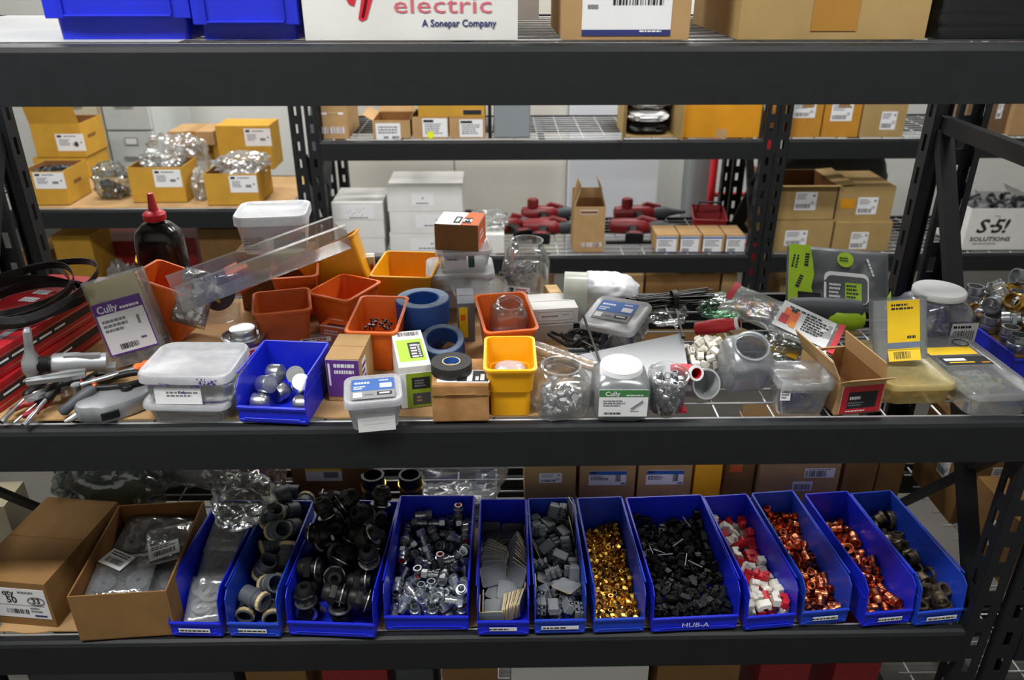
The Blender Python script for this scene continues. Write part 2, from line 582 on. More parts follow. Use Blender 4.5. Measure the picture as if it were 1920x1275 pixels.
# ------------------------------------------------------------------ room
FLOOR_Z = -1.12
CONCRETE = M_('sealed_concrete', '#4d4a46', .6, 0, .15, 4, .05)
PAINT = M_('white_wall_paint', '#d9dad6', .8, 0, .03, 6, .03)
CEIL = M_('ceiling_paint', '#cfcfca', .9, 0, .04, 5)
def struct(name, mb, bevel=0):
    o = mb.build(name, None, bevel)
    o['kind'] = 'structure'
    return o
struct('floor', MB().box((0, 1.0, FLOOR_Z - .05), (9.0, 8.0, .1), CONCRETE))
struct('wall_back', MB().box((0, 4.65, .45), (9.0, .1, 3.2), PAINT))
struct('wall_left', MB().box((-4.45, 1.0, .45), (.1, 7.9, 3.2), PAINT))
struct('wall_right', MB().box((4.45, 1.0, .45), (.1, 7.9, 3.2), PAINT))
struct('wall_front', MB().box((0, -2.95, .45), (9.0, .1, 3.2), PAINT))
struct('ceiling', MB().box((0, 1.0, 2.12), (9.0, 8.0, .1), CEIL))

# ------------------------------------------------------------------ racks
def perforated(mb, x0, x1, y, z0, z1, axis, th=.0025, slots=2, pitch=.075):
    """plate with one column of keyhole slots; axis 'x': plate in XZ at y, axis 'y': plate in YZ at x=y"""
    w = x1 - x0; c = (x0 + x1) / 2; sw = min(.016, abs(w) * .3)
    def bx(a0, a1, b0, b1):
        if axis == 'x':
            mb.box(((a0 + a1) / 2, y, (b0 + b1) / 2), (abs(a1 - a0), th, b1 - b0), BLACKSTEEL)
        else:
            mb.box((y, (a0 + a1) / 2, (b0 + b1) / 2), (th, abs(a1 - a0), b1 - b0), BLACKSTEEL)
    bx(x0, c - sw / 2, z0, z1)
    bx(c + sw / 2, x1, z0, z1)
    z = z0
    while z < z1:
        top = min(z + pitch - .038, z1)
        bx(c - sw / 2, c + sw / 2, z, top)
        z += pitch
def post(parent, x, y, sx, sy, z0, z1):
    """L-section upright: corner at x,y, flanges run towards sx and sy"""
    mb = MB()
    w, d = .052, .042
    xs = sorted((x, x + sx * w)); ys = sorted((y, y + sy * d))
    perforated(mb, xs[0], xs[1], y, z0, z1, 'x')
    perforated(mb, ys[0], ys[1], x, z0, z1, 'y')
    # turned-in lips
    mb.box((x + sx * w, y + sy * .007, (z0 + z1) / 2), (.0025, .014, z1 - z0), BLACKSTEEL)
    mb.box((x + sx * .007, y + sy * d, (z0 + z1) / 2), (.014, .0025, z1 - z0), BLACKSTEEL)
    mb.box((x + sx * w / 2, y + sy * d / 2, z0 + .002), (w + .004, d + .02, .004), BLACKSTEEL)
    mb.build('upright_post', parent)
def beam(parent, x0, x1, y, ztop, sy, h=.084, name='shelf_beam'):
    """box beam with a rounded front and an inner step ledge; sy = direction to the inside"""
    mb = MB()
    pr = [(0, -h), (0, -.010), (.003, -.003), (.010, 0), (.022, 0), (.022, -.018), (.040, -.018), (.040, -h)]
    M = Matrix(((0, 0, 1, x0), (sy, 0, 0, y), (0, 1, 0, ztop), (0, 0, 0, 1)))
    mb.prism(pr, x1 - x0, BLACKSTEEL, M)
    mb.build(name, parent)
def deck(parent, x0, x1, y0, y1, z, xs=.052, ys=.102, r=.0022):
    mb = MB()
    y = y0
    while y <= y1 + 1e-4:
        mb.tube([(x0, y, z - r), (x1, y, z - r)], r, WIRE, 5); y += xs
    x = x0 + .03
    while x < x1:
        mb.tube([(x, y0, z - 3 * r), (x, y1, z - 3 * r)], r, WIRE, 5); x += ys
    for q in (.17, .5, .83):            # support channels under the mesh
        xx = x0 + (x1 - x0) * q
        mb.box((xx, (y0 + y1) / 2, z - .015), (.03, y1 - y0, .014), BLACKSTEEL)
    mb.build('wire_deck', parent)
def rack(lab, x0, x1, y0, depth, levels, ztop, braced=(0, 1)):
    """x0..x1 clear width between the uprights"""
    t = thing('storage_rack', lab, 'rack', ((x0 + x1) / 2, y0 + depth / 2, FLOOR_Z))
    t2 = Matrix.Translation(t.location).inverted()
    class P: pass
    grp = []
    before = set(COL.objects)
    y1 = y0 + depth
    for k, (x, sx) in enumerate(((x0, -1), (x1, 1))):
        for y, sy in ((y0, 1), (y1, -1)):
            post(t, x, y, sx, sy, FLOOR_Z, ztop)
        if k not in braced:
            continue
        xx = x + sx * .026
        up = (1, 0, 0)
        ya, yb = y0 + .03, y1 - .03
        z = .42
        mb = MB(); mb.bar((xx, ya, .405), (xx, yb, .405), .022, .034, BLACKSTEEL); mb.build('brace', t)
        mb = MB(); mb.bar((xx, yb - .01, .39), (xx, ya + .005, -.48), .022, .034, BLACKSTEEL, up=(1, 0, 0)); mb.build('brace', t)
        mb = MB(); mb.bar((xx + sx * .012, ya, -.06), (xx + sx * .012, yb, -.72), .010, .034, BLACKSTEEL, up=(1, 0, 0)); mb.build('brace', t)
        mb = MB(); mb.bar((xx, ya, -.98), (xx, yb, -.98), .022, .034, BLACKSTEEL); mb.build('brace', t)
    for z in levels:
        beam(t, x0 + .001, x1 - .001, y0 - .004, z, 1)
        beam(t, x0 + .001, x1 - .001, y1 + .004, z, -1)
        deck(t, x0 + .004, x1 - .004, y0 + .024, y1 - .024, z)
    for o in set(COL.objects) - before:
        if o.parent is t:
            o.data.transform(t2)
    return t
ZN = -.13
ZM, ZL, ZU, ZB = -.008, -.515, .629, -1.02     # beam tops of the near rack
front_rack = rack('black steel rack in the foreground, its middle shelf heaped with bins', -1.065, .960, 0, .61, (ZU, ZM, ZL, ZB), 1.0)
rack('black steel rack cropped by the right edge, beside the foreground rack', 1.080, 2.2, 0, .61, (ZU, ZN, ZL, ZB), 1.0, (1,))
rack('black steel rack cropped by the left edge, beside the foreground rack', -2.5, -1.185, 0, .61, (ZU, -.25, -.75), 1.0, (0,))
YB = 2.3
rack('black steel rack across the aisle holding the red power tools', -.775, 1.165, YB, .61, (.006, -.529, -1.02), .7)
rack('black steel rack across the aisle at left, holding golden cartons', -2.95, -.895, YB, .61, (-.296, -1.02), .7)
rack('black steel rack across the aisle at right, holding tan cartons', 1.276, 3.2, YB, .61, (.006, -.529, -1.02), .7)
DZ = .0005   # things stand this far above a deck
# cardboard liners
def liner(name, lab, pts, z, th=.003, mat=CARD):
    mb = MB()
    cx = sum(p[0] for p in pts) / len(pts); cy = sum(p[1] for p in pts) / len(pts)
    mb.prism([(x - cx, y - cy) for x, y in pts], th, mat)
    o = mb.build(name, None)
    o.location = (cx, cy, z)
    return tag(o, lab, 'cardboard')
def ragged(x0, x1, y0, y1, n, amp, seed):
    rnd = random.Random(seed)
    f = [(x0 + (x1 - x0) * i / n, y0 + amp * rnd.random()) for i in range(n + 1)]
    return f + [(x1 - .002, y1), (x0, y1)]
liner('cardboard_sheet', 'flat cardboard sheet lining the left of the middle shelf', ragged(-1.05, .145, .028, .58, 30, .004, 1), ZM + DZ)
liner('cardboard_sheet', 'flat cardboard sheet lining the lower shelf under the blue bins', ragged(-1.04, .62, .024, .34, 60, .006, 2), ZL + DZ)
liner('cardboard_sheet', 'flat cardboard sheet under the golden cartons across the aisle', [(-2.2, YB + .026), (-.95, YB + .026), (-.95, YB + .57), (-2.2, YB + .57)], -.296 + DZ)
liner('shelf_board', 'pale grey board lying on the left of the upper shelf', [(-1.0, .03), (-.46, .03), (-.46, .57), (-1.0, .57)], ZU + DZ, .0008, M_('grey_white_board', '#8f9192', .8, 0, .06, 8))['category'] = 'board'
Z0 = ZM + .0045       # on the mid liner
ZL0 = ZL + .0045      # on the lower liner
PILES = {  # settled poses inside each bin: kind,x,y,z (0.1 mm),rotation (degrees)
    'pvc': ',293,2153,197,-90,0,0 ,215,389,197,90,-144,18 ,-293,1580,197,-90,72,0 ,-293,438,197,90,0,0 ,167,646,665,-125,14,42 ,-59,309,592,90,72,64 ,230,1146,307,30,-57,39 ,-218,2593,197,-90,-36,90 ,66,1591,426,-67,8,147 ,-295,2180,282,0,0,-99 ,-121,1142,641,150,-4,-108 ,-157,1828,661,-96,12,115 ,303,1442,756,0,-55,-90 ,125,2452,569,-80,-34,-52',
    'gland': ',608,1608,226,90,36,-90 ,-623,2545,226,-90,-36,0 ,548,237,671,45,63,-132 ,585,2132,226,90,36,9 ,-623,1602,226,-90,36,0 ,156,2562,336,-162,44,26 ,109,236,252,0,-180,-84 ,-612,381,226,-90,36,2 ,-168,1918,252,180,0,-79 ,-623,2028,608,-26,127,59 ,607,646,226,-90,108,-4 ,-20,686,226,-90,0,-66 ,-242,1198,338,-37,156,-23 ,-304,2563,562,-37,156,-62 ,40,226,796,67,-52,-71 ,-583,234,704,0,0,64 ,522,2563,684,-18,44,-26 ,-48,2211,734,-117,-8,-71 ,-623,2548,930,90,-107,0 ,-623,881,530,60,-176,2 ,427,709,678,-90,36,93 ,472,2252,1094,102,49,-113 ,-395,2037,1084,-66,53,-142 ,475,1898,703,42,39,119 ,515,1187,602,44,-6,-74 ,117,1513,493,-72,26,-144 ,600,2494,1500,-22,-8,-33 ,-296,1505,765,-20,-114,-27 ,-109,760,710,20,-52,84 ,-591,741,974,81,-78,-81 ,104,1837,964,24,-41,-161 ,-608,1511,1233,-90,49,-90 ,627,881,1215,9,-15,60 ,-58,2457,1151,42,6,-7 ,34,1196,952,-49,26,-10 ,633,1583,1004,-43,-13,-14 ,-555,1974,1546,23,-7,-90 ,-105,2231,1603,61,36,106 ,267,1986,1438,44,26,-63 ,-593,2534,1382,-93,-72,-84 ,519,1308,1350,-127,28,79',
    'zinc': ',-677,2467,117,90,-17,-11 ,708,2289,112,-90,108,0 ,-122,1534,112,90,-108,-59 ,-712,2601,333,86,19,-1 ,-708,1540,112,90,108,0 ,-229,1744,112,-90,0,121 ,-694,204,112,-90,36,4 ,335,2323,112,90,72,57 ,587,1823,112,-90,0,-98 ,71,1087,112,90,-72,-85 ,144,1414,112,-90,-108,-52 ,-316,1252,200,179,-4,41 ,-43,285,193,0,0,102 ,652,2684,192,0,0,100 ,189,1931,112,90,0,-113 ,-705,708,112,-90,-108,1 ,453,1666,260,132,-35,-80 ,485,219,112,90,72,-44 ,25,532,112,90,-72,48 ,19,847,194,1,0,-79 ,-430,2688,192,0,0,-144 ,-15,2314,112,90,72,-14 ,136,1704,193,0,0,-167 ,506,850,112,-90,0,-115 ,423,2584,112,90,-108,47 ,-341,2470,112,-90,-36,124 ,-103,2670,192,0,0,-116 ,-479,195,372,41,164,-59 ,293,358,112,90,0,-44 ,448,2020,259,-127,-5,-60 ,-429,885,290,36,32,78 ,160,2118,272,-30,-48,94 ,617,2656,497,90,36,98 ,-273,2370,301,0,58,156 ,104,112,192,0,0,143 ,712,1571,192,0,-180,-52 ,-403,584,193,-51,40,99 ,-191,756,196,-2,0,173 ,-604,2142,194,161,59,10 ,-708,2202,389,107,-148,-9 ,-385,1032,112,90,36,59 ,239,2435,339,72,-46,-63 ,183,666,234,-131,7,-34 ,403,618,290,-34,-135,-71 ,-479,369,214,-29,40,119 ,-711,1706,348,92,21,1 ,423,217,335,-90,33,-48 ,-221,1959,254,103,-31,127 ,624,1131,112,90,-36,90 ,-206,1444,336,-90,0,-121 ,712,1312,364,17,-157,53 ,292,2688,416,0,180,-72 ,302,1480,376,-62,-64,-110 ,-60,2307,429,50,-123,65 ,-708,731,336,90,36,0 ,-530,1812,217,22,-140,-65 ,389,2252,395,-58,136,-58 ,499,2684,801,0,0,45 ,-316,2187,445,28,-148,76 ,675,2429,416,0,0,-163 ,712,889,305,-143,-41,41 ,426,1358,165,42,-66,-13 ,-140,1721,375,44,180,30 ,-327,464,367,43,40,-161 ,-257,113,192,0,0,3 ,492,927,357,-127,-3,2 ,-367,2081,112,90,0,150 ,265,985,361,-101,-30,-1 ,713,2119,341,90,-161,0 ,711,474,217,-136,-16,16 ,-643,1205,211,-48,0,-33 ,713,117,192,0,0,-90 ,460,2076,514,139,-43,52 ,-420,2646,497,-90,72,-95 ,516,1223,436,-30,-26,-163 ,-37,1086,336,90,36,83 ,556,115,531,-32,-79,33 ,206,298,447,-9,-130,-98 ,-98,157,582,-160,-4,-33 ,-320,2662,721,90,72,-84 ,689,1727,489,18,-120,-117 ,708,2096,641,62,143,-18 ,-14,2641,497,90,-36,-84 ,706,320,600,-26,15,-152 ,569,627,464,-8,138,-68',
    'plate': ',-207,329,17,0,0,67 ,-271,2402,17,0,0,86 ,238,2010,17,0,-180,-1 ,13,1233,17,0,0,-90 ,201,2524,17,0,0,90 ,447,979,212,-100,0,-90 ,80,2068,52,0,0,-171 ,265,1564,163,11,19,84 ,-247,1442,53,179,0,0 ,-131,2034,123,0,-178,-72 ,-87,1446,101,-5,-7,-142 ,204,2552,52,0,0,0 ,-132,703,41,-179,5,75 ,-173,1590,183,9,1,90 ,21,2311,87,0,0,25 ,50,953,65,180,-3,-55 ,-287,2783,252,90,90,0 ,-147,872,98,3,0,-145 ,97,1393,109,-8,-177,76 ,-200,887,131,3,179,16 ,213,2783,247,90,180,0 ,-483,299,246,-90,2,90 ,-134,1155,226,-171,2,94 ,-91,2551,122,0,-180,0 ,-142,2055,179,-7,-1,180 ,287,401,37,-176,-1,90 ,-269,2499,163,0,179,-86 ,197,2471,157,0,0,-77 ,40,1124,165,2,-171,0 ,-447,1907,213,-90,0,-90 ,-413,1867,264,90,-13,90 ,-19,1091,246,5,-8,162 ,147,2020,198,-169,8,23 ,-483,1994,233,-90,-5,90 ,-419,1138,336,75,-44,-81 ,483,2472,327,-90,43,-90 ,419,924,251,0,-80,0 ,-40,532,165,-13,7,-139 ,194,1292,228,13,18,88 ,212,2530,192,180,0,0 ,-150,582,149,-169,-11,56 ,199,2469,270,168,0,76 ,-93,764,267,-12,-171,-23 ,-240,17,244,90,-2,0 ,-93,288,174,-9,28,-100 ,-200,1539,329,25,13,76 ,133,754,315,-22,-7,174 ,130,1019,357,-165,1,8 ,256,225,208,-19,-30,-175 ,483,1454,473,90,56,90 ,131,588,298,-30,-22,152 ,249,1840,209,-2,-169,0 ,-290,2503,322,19,-15,-91 ,268,1701,242,-11,0,-95 ,144,1856,309,-175,6,39 ,-203,2407,269,179,-17,-66 ,288,1889,345,-168,-6,90 ,-413,341,335,90,-19,90 ,-143,2152,310,-6,-16,-50 ,-448,338,372,-90,57,90 ,-177,1943,462,-11,-15,-178 ,-483,2476,566,-90,30,90 ,-54,886,424,-22,-173,-5 ,40,280,239,-31,-15,-167 ,-177,274,213,3,-151,-89 ,34,1575,403,-175,13,-4 ,-224,17,712,90,-91,0 ,-29,2473,307,11,12,155 ,-298,2490,454,43,-15,-90 ,185,1831,443,12,-165,-46 ,-483,1431,399,-90,51,-90 ,184,1850,481,169,16,-42 ,201,1416,312,-5,-167,-3 ,-196,1561,364,28,7,90 ,-127,88,571,-90,136,0 ,19,2517,337,-6,165,-92 ,179,2449,455,-6,177,-67 ,-128,52,491,90,-25,0 ,175,1326,395,18,10,-9 ,133,2481,488,-176,-6,-34 ,-146,330,549,-3,131,-75 ,270,299,270,-22,-151,10 ,80,2472,516,-4,175,-34 ,250,285,320,-18,-31,-178 ,-168,713,534,10,-32,13 ,-400,609,543,78,59,98 ,162,1275,464,-6,-170,-55 ,223,1836,504,2,19,0 ,-101,730,531,153,-20,85 ,221,1638,551,-3,19,-1 ,-204,1699,504,-9,10,-66 ,81,2529,587,-7,-1,86 ,170,2556,563,-179,-7,-2 ,212,839,467,18,-12,92 ,-54,1277,503,11,-3,18',
    'block': ',-153,2534,112,-90,0,-80 ,407,683,163,0,90,0 1,-483,2402,202,90,0,90 ,229,1071,112,-90,0,-121 ,-113,1574,92,0,180,12 ,2,2581,303,9,-10,147 ,327,1118,337,-90,0,4 ,-399,180,162,0,90,0 ,345,1351,162,-51,-90,0 1,-89,2783,228,90,90,0 ,380,2419,92,0,-180,-89 1,46,2172,17,-180,0,4 ,152,1824,157,-67,-7,97 ,319,439,112,90,0,-165 ,-190,1458,297,-90,0,-103 ,45,1378,347,5,-90,0 ,346,1994,118,15,0,98 ,23,1306,92,0,0,-87 ,-373,2643,162,174,90,0 ,-39,144,162,-27,90,-63 1,483,1654,318,-90,48,90 ,-142,1817,92,0,0,-174 ,260,2343,277,0,0,140 ,-318,824,92,-180,0,90 ,-338,2406,163,-80,-90,0 ,-408,1374,112,90,0,-90 ,-269,2124,116,-177,-6,-24 ,96,2653,469,-2,13,0 ,-305,1099,162,0,-90,0 ,-209,2166,311,-173,-1,-76 ,408,165,297,-90,0,-90 ,372,2616,412,12,166,-90 1,-448,906,227,180,-90,0 ,374,172,92,0,0,-85 ,136,2683,648,2,-167,0 ,-33,812,193,-59,22,59 ,408,2592,648,90,10,90 ,-73,1773,328,138,0,-111 ,108,635,92,0,0,-139 ,368,1296,509,-19,-109,111 1,-357,1804,430,-69,17,-69 ,37,2215,147,90,0,118 ,-408,1731,172,-90,26,90 ,202,546,310,2,11,116 ,370,2029,381,156,-74,23 ,224,2294,491,86,-3,123 ,-328,1361,500,1,6,-180 ,377,850,406,-1,-166,94 1,-286,2573,455,0,-8,90 ,-251,1946,527,-39,-56,139 ,321,580,499,-11,-2,4 ,-93,2453,690,1,-173,-53 ,39,2137,354,-2,-180,-74 ,-129,163,417,180,0,90 1,-192,1062,367,-17,-166,83 ,-358,2417,614,-28,82,90 ,252,2678,883,12,77,-170 ,327,1573,162,111,-90,0 ,48,1627,444,-160,37,17 ,197,199,395,-123,-10,-83 ,341,1734,403,-8,21,90 1,-357,1947,430,171,69,6 ,-20,1151,428,-101,19,0 ,246,2155,686,-176,3,-61 ,-407,456,112,-90,0,90 ,-161,1768,621,-47,149,22 ,-224,2257,600,71,-82,-43 1,178,558,608,174,-9,-41 ,337,1049,575,-99,0,0 1,436,2561,999,79,100,90 ,51,2648,931,-78,103,10 ,-329,460,421,-90,-52,61 ,374,870,664,0,-104,-90 ,-370,113,487,0,-90,0 ,111,1413,643,-10,-165,-21 1,438,2226,725,54,-71,128 ,58,779,429,33,19,36 ,273,1809,640,27,68,-69 ,-361,2625,644,22,-82,-90 1,-483,862,227,-85,90,95 ,-61,984,559,-79,18,-173 ,56,2041,538,2,0,-62 ,-150,342,162,25,90,80 ,-329,2083,795,-61,34,136 ,-247,656,342,-142,34,-68',
    'brass': ',349,2611,64,-90,-144,16 ,68,975,64,90,36,15 ,94,2401,57,0,180,-40 ,-96,553,64,90,-72,-74 ,100,1131,64,90,108,-54 ,403,546,57,-180,0,-78 ,214,2599,57,0,0,-81 ,-9,2019,64,90,72,3 ,-145,669,64,-90,72,16 ,307,1515,64,-90,-144,0 ,-437,2061,64,-90,-72,-90 ,-434,2283,57,-180,0,-12 ,-257,58,64,90,144,0 ,41,445,64,90,72,-1 ,203,2732,57,0,-180,-12 ,298,426,57,0,-180,-73 ,-175,1829,64,-90,108,6 ,-173,876,64,-90,0,71 ,297,732,64,90,-36,-18 ,13,2501,64,90,108,53 ,436,2262,67,90,18,0 ,-50,1596,57,-180,0,-30 ,154,2051,57,0,-180,-34 ,314,2258,64,90,72,-90 ,15,1232,57,0,0,72 ,-13,2337,64,-90,0,-59 ,-235,2310,64,90,-72,-20 ,35,2148,64,90,0,-88 ,-200,432,64,90,0,-28 ,-110,2611,82,-17,-158,18 ,-187,1587,58,0,0,143 ,431,1127,57,0,-180,-33 ,406,2743,64,-90,72,0 ,304,1850,64,90,-108,18 ,-289,1219,64,-90,-144,-25 ,-23,1080,64,90,72,-73 ,337,2097,64,90,108,37 ,422,1402,58,0,0,75 ,44,1370,64,-90,-36,-83 ,-442,718,64,90,36,90 ,-442,1926,64,-90,0,-90 ,401,153,64,90,0,-109 ,79,2733,64,90,-72,-90 ,156,1403,64,-90,72,97 ,-340,1519,64,-90,-144,6 ,109,1711,64,-90,0,180 ,-405,1628,64,-90,-36,7 ,-94,351,58,-180,0,23 ,-339,460,64,90,0,-28 ,407,2387,74,-101,0,-91 ,53,2259,139,-49,168,41 ,-227,2733,64,90,72,-90 ,237,628,67,90,-117,-22 ,325,857,64,90,-36,-106 ,435,1670,57,-180,0,21 ,259,1976,64,-90,36,-143 ,173,2202,83,-29,56,-16 ,30,583,64,-90,-36,11 ,-423,1401,64,-90,144,-12 ,419,2142,156,65,8,-107 ,-141,2429,64,-90,-36,118 ,-194,1711,64,90,-108,6 ,-161,1975,64,-90,-36,45 ,304,1274,57,180,0,-82 ,283,1397,67,90,53,3 ,77,2606,118,154,37,14 ,-31,1602,172,0,-180,17 ,203,888,64,90,-36,-16 ,276,2477,64,-90,-36,-51 ,-318,2438,57,0,0,-81 ,318,296,58,180,0,-40 ,268,2320,231,-174,43,-13 ,142,213,57,0,0,45 ,433,960,57,0,-180,45 ,126,710,58,0,0,-30 ,176,1024,128,158,-49,-33 ,-65,818,58,-180,0,35 ,-298,2339,176,-74,77,-7 ,283,1691,64,-90,-72,-35 ,-297,2058,64,-90,72,95 ,-162,1611,187,-107,115,-16 ,-10,701,64,90,-108,11 ,-149,1306,64,-90,-108,13 ,-86,2147,64,90,-36,85 ,228,2069,181,-67,17,158 ,170,1596,64,90,108,3 ,92,2128,192,-16,-21,149 ,-48,1886,57,0,0,-10 ,-223,555,137,145,37,51 ,-61,2722,64,90,0,-22 ,256,2579,179,90,-36,120 ,211,2352,133,-42,15,-96 ,-153,1160,64,90,-36,-95 ,317,1001,64,-90,-36,-99 ,433,422,64,90,-72,0 ,441,1535,64,90,-36,-89 ,295,1479,194,-93,-3,45 ,97,1239,248,-44,-157,-56 ,433,1955,64,90,0,0 ,433,2049,248,-34,-57,129 ,-224,2639,156,-37,32,20 ,-152,1015,64,90,0,-106 ,310,2732,169,-110,33,-101 ,-433,2706,64,90,144,0 ,-320,649,64,-90,-72,-84 ,144,2491,164,160,14,-16 ,-301,1648,137,144,-15,-103 ,433,1116,172,-180,0,30 ,61,1504,121,-42,21,153 ,38,2733,195,-69,71,-70 ,222,767,158,37,153,41 ,-308,1815,65,90,-74,6 ,438,791,65,-90,71,86 ,-74,216,64,-90,36,-66 ,-436,1750,58,0,0,-126 ,-29,2447,166,-148,19,-63 ,-314,1096,67,90,-18,65 ,-230,2531,57,0,0,171 ,0,68,64,-90,36,90 ,-332,2188,57,180,0,80 ,424,1284,161,-111,-3,-90 ,-267,324,64,-90,36,-116 ,433,2633,161,122,-113,-30 ,-315,778,64,-90,-144,2 ,-20,1728,64,90,-36,-97 ,-433,66,66,90,80,0 ,-28,1188,173,180,0,-81 ,156,1135,192,92,118,-58 ,432,1409,179,90,108,-1 ,-82,1468,58,0,0,94 ,-121,2270,123,152,-45,-39 ,-363,2571,64,90,-108,-2 ,-313,2097,190,-87,-58,-92 ,-343,2739,158,-95,72,-7 ,-271,2456,179,-90,36,-22 ,-442,582,64,-90,72,90 ,-179,2083,167,60,45,63 ,-223,2715,251,-47,10,0 ,-436,2393,168,-65,-164,-8 ,-347,67,158,45,-28,115 ,173,1316,179,-85,114,63 ,-40,2601,175,-153,-8,83 ,-323,1514,186,0,-180,27 ,-287,1356,64,90,108,65 ,-68,1325,164,-40,143,-63 ,-313,1931,65,90,38,5 ,-106,1065,204,18,71,136 ,435,2492,155,52,12,-9 ,-433,1276,57,0,0,-108 ,-210,1451,125,26,31,108 ,430,979,179,90,-36,0 ,-432,1846,168,19,-45,-116 ,-147,2358,194,40,-35,-131 ,64,835,126,-139,-26,21 ,165,1252,57,0,0,-12 ,282,2186,172,-120,-7,-129 ,278,1252,287,0,0,77 ,-44,952,132,27,-149,30 ,155,1894,57,0,180,58 ,-236,1027,179,31,-10,-90 ,-56,2043,181,6,20,-160 ,-52,2192,206,60,0,177 ,42,300,64,-90,0,136 ,-41,1577,294,-90,108,52 ,82,1985,165,-137,27,-64 ,-74,1471,197,-53,126,13 ,-52,634,186,-180,0,59 ,14,150,156,152,33,46 ,39,2539,259,-19,-145,-4 ,-56,462,152,170,-69,10 ,433,2704,278,78,-1,0 ,-196,2201,212,-19,50,77 ,-433,2611,185,76,0,-180 ,364,67,155,105,1,-90 ,427,2194,312,-25,-17,162 ,428,671,130,17,-136,60 ,43,1384,212,-27,54,21 ,178,1435,256,-116,-63,72 ,286,1142,64,-90,0,-99 ,-436,1152,127,-55,-165,-10 ,352,1981,167,74,33,9 ,309,2450,219,48,150,58 ,-436,2739,254,-95,-54,4 ,124,68,57,0,-180,-26 ,-206,772,141,-27,56,94 ,-218,651,205,48,15,177 ,-435,1399,186,0,0,127 ,414,1718,185,-82,36,-25 ,-433,197,64,90,0,0 ,-416,1210,247,113,44,-103 ,296,1012,193,90,36,2 ,215,1571,188,12,73,-124 ,170,2684,194,-27,1,149 ,127,2640,302,-22,60,32 ,210,1743,150,-8,-38,-22 ,-442,1600,193,90,-72,-90 ,61,1826,142,51,-17,-36 ,-442,940,64,90,36,90 ,-120,1375,289,-161,46,55 ,188,1905,174,1,-1,-18 ,-426,1505,299,-52,-63,-129 ,-325,2600,265,88,-33,-19 ,104,2066,290,-26,175,30 ,430,223,169,-82,-35,76 ,-214,177,64,-90,72,-7 ,-122,1738,175,-18,-34,-163 ,-319,200,134,161,-38,23 ,411,2269,206,-71,-17,-21 ,333,1625,164,-168,49,-19 ,284,1257,172,0,0,-124 ,432,1074,294,-90,0,-90 ,28,2735,317,180,-7,1 ,304,461,179,-90,36,-93 ,443,297,64,90,-72,90 ,-431,1024,155,12,32,111 ,-213,1923,175,-57,5,6 ,35,1904,245,135,-23,-16 ,317,2107,275,54,-46,-79 ,266,1955,281,-171,36,52 ,329,2001,375,-72,-2,60 ,422,1226,279,-3,34,-73 ,59,2416,328,-50,9,-141 ,-350,1304,181,-87,132,50 ,185,2492,283,99,-13,58 ,301,1129,196,-90,126,4 ,-442,1993,174,-90,72,-90 ,257,57,64,-90,36,0 ,-225,69,199,-90,159,0 ,442,1864,183,-90,47,90 ,-238,2308,279,0,41,-27 ,-219,1583,301,107,-25,-26 ,415,1555,216,172,49,-45 ,-433,329,57,-180,0,-78 ,433,501,189,-124,-68,33 ,-146,914,190,27,66,-137 ,-199,1346,201,17,-129,11 ,-125,67,130,-51,30,112 ,193,521,64,-90,0,-22 ,405,2547,272,-5,-125,-90 ,37,1083,193,-90,-2,-148 ,15,1746,228,-67,-12,17 ,152,1782,241,-148,-23,-92 ,-440,1340,309,88,-39,91 ,-300,934,88,35,-37,176 ,-368,2483,254,123,-4,66 ,98,1644,194,-101,-121,44 ,126,594,153,-5,-51,-16 ,279,1706,253,-37,39,-78 ,-303,1800,194,-88,1,-117 ,429,1798,307,-34,26,28 ,-17,1295,302,78,5,-141 ,443,1805,64,-90,72,-90 ,-91,2720,202,-170,13,-61 ,58,1496,273,22,122,-99 ,-166,1196,191,79,3,12 ,366,2466,365,-118,48,75 ,-303,1395,268,-30,-133,-49 ,262,189,141,-145,33,-78 ,134,81,179,90,-36,81 ,-211,1721,276,39,-26,85 ,-433,835,134,-137,26,-26 ,258,67,250,161,-18,49 ,-422,2262,189,162,0,32 ,318,1831,186,0,0,44 ,416,2371,291,-38,-164,33 ,-301,1485,364,-59,161,-30 ,414,2090,397,61,135,-58 ,-77,802,182,99,-72,6 ,303,868,193,90,0,61 ,-95,2651,308,97,15,-74 ,160,2223,226,-7,75,46 ,-343,1633,306,131,-52,45 ,-354,727,193,138,-8,81 ,397,2733,409,42,34,58 ,-433,1727,237,39,31,148 ,433,1941,296,-121,-39,21 ,170,373,83,30,57,134 ,-86,1898,186,-83,43,2 ,-417,462,166,9,31,169 ,-65,2511,316,-55,-37,82 ,-423,605,193,-91,-32,75 ,-378,2364,303,75,-56,-4 ,-299,865,204,13,46,96 ,303,2733,298,-7,-15,-147 ,176,2734,373,175,-46,7 ,-212,2002,266,-55,12,11 ,141,928,197,12,-49,53 ,-300,1154,251,-97,-77,-23 ,299,601,169,-3,-153,-15 ,-436,2127,183,0,-69,91 ,266,2604,303,-6,-9,-24 ,49,1664,329,22,0,0 ,270,2694,456,-125,18,-70 ,379,2601,390,70,0,93 ,-430,1067,273,66,-73,103 ,-211,2441,288,-142,12,53 ,-432,911,230,-15,39,67 ,190,1631,301,8,71,-125 ,76,2367,204,39,25,149 ,-136,2520,205,-134,112,-10',
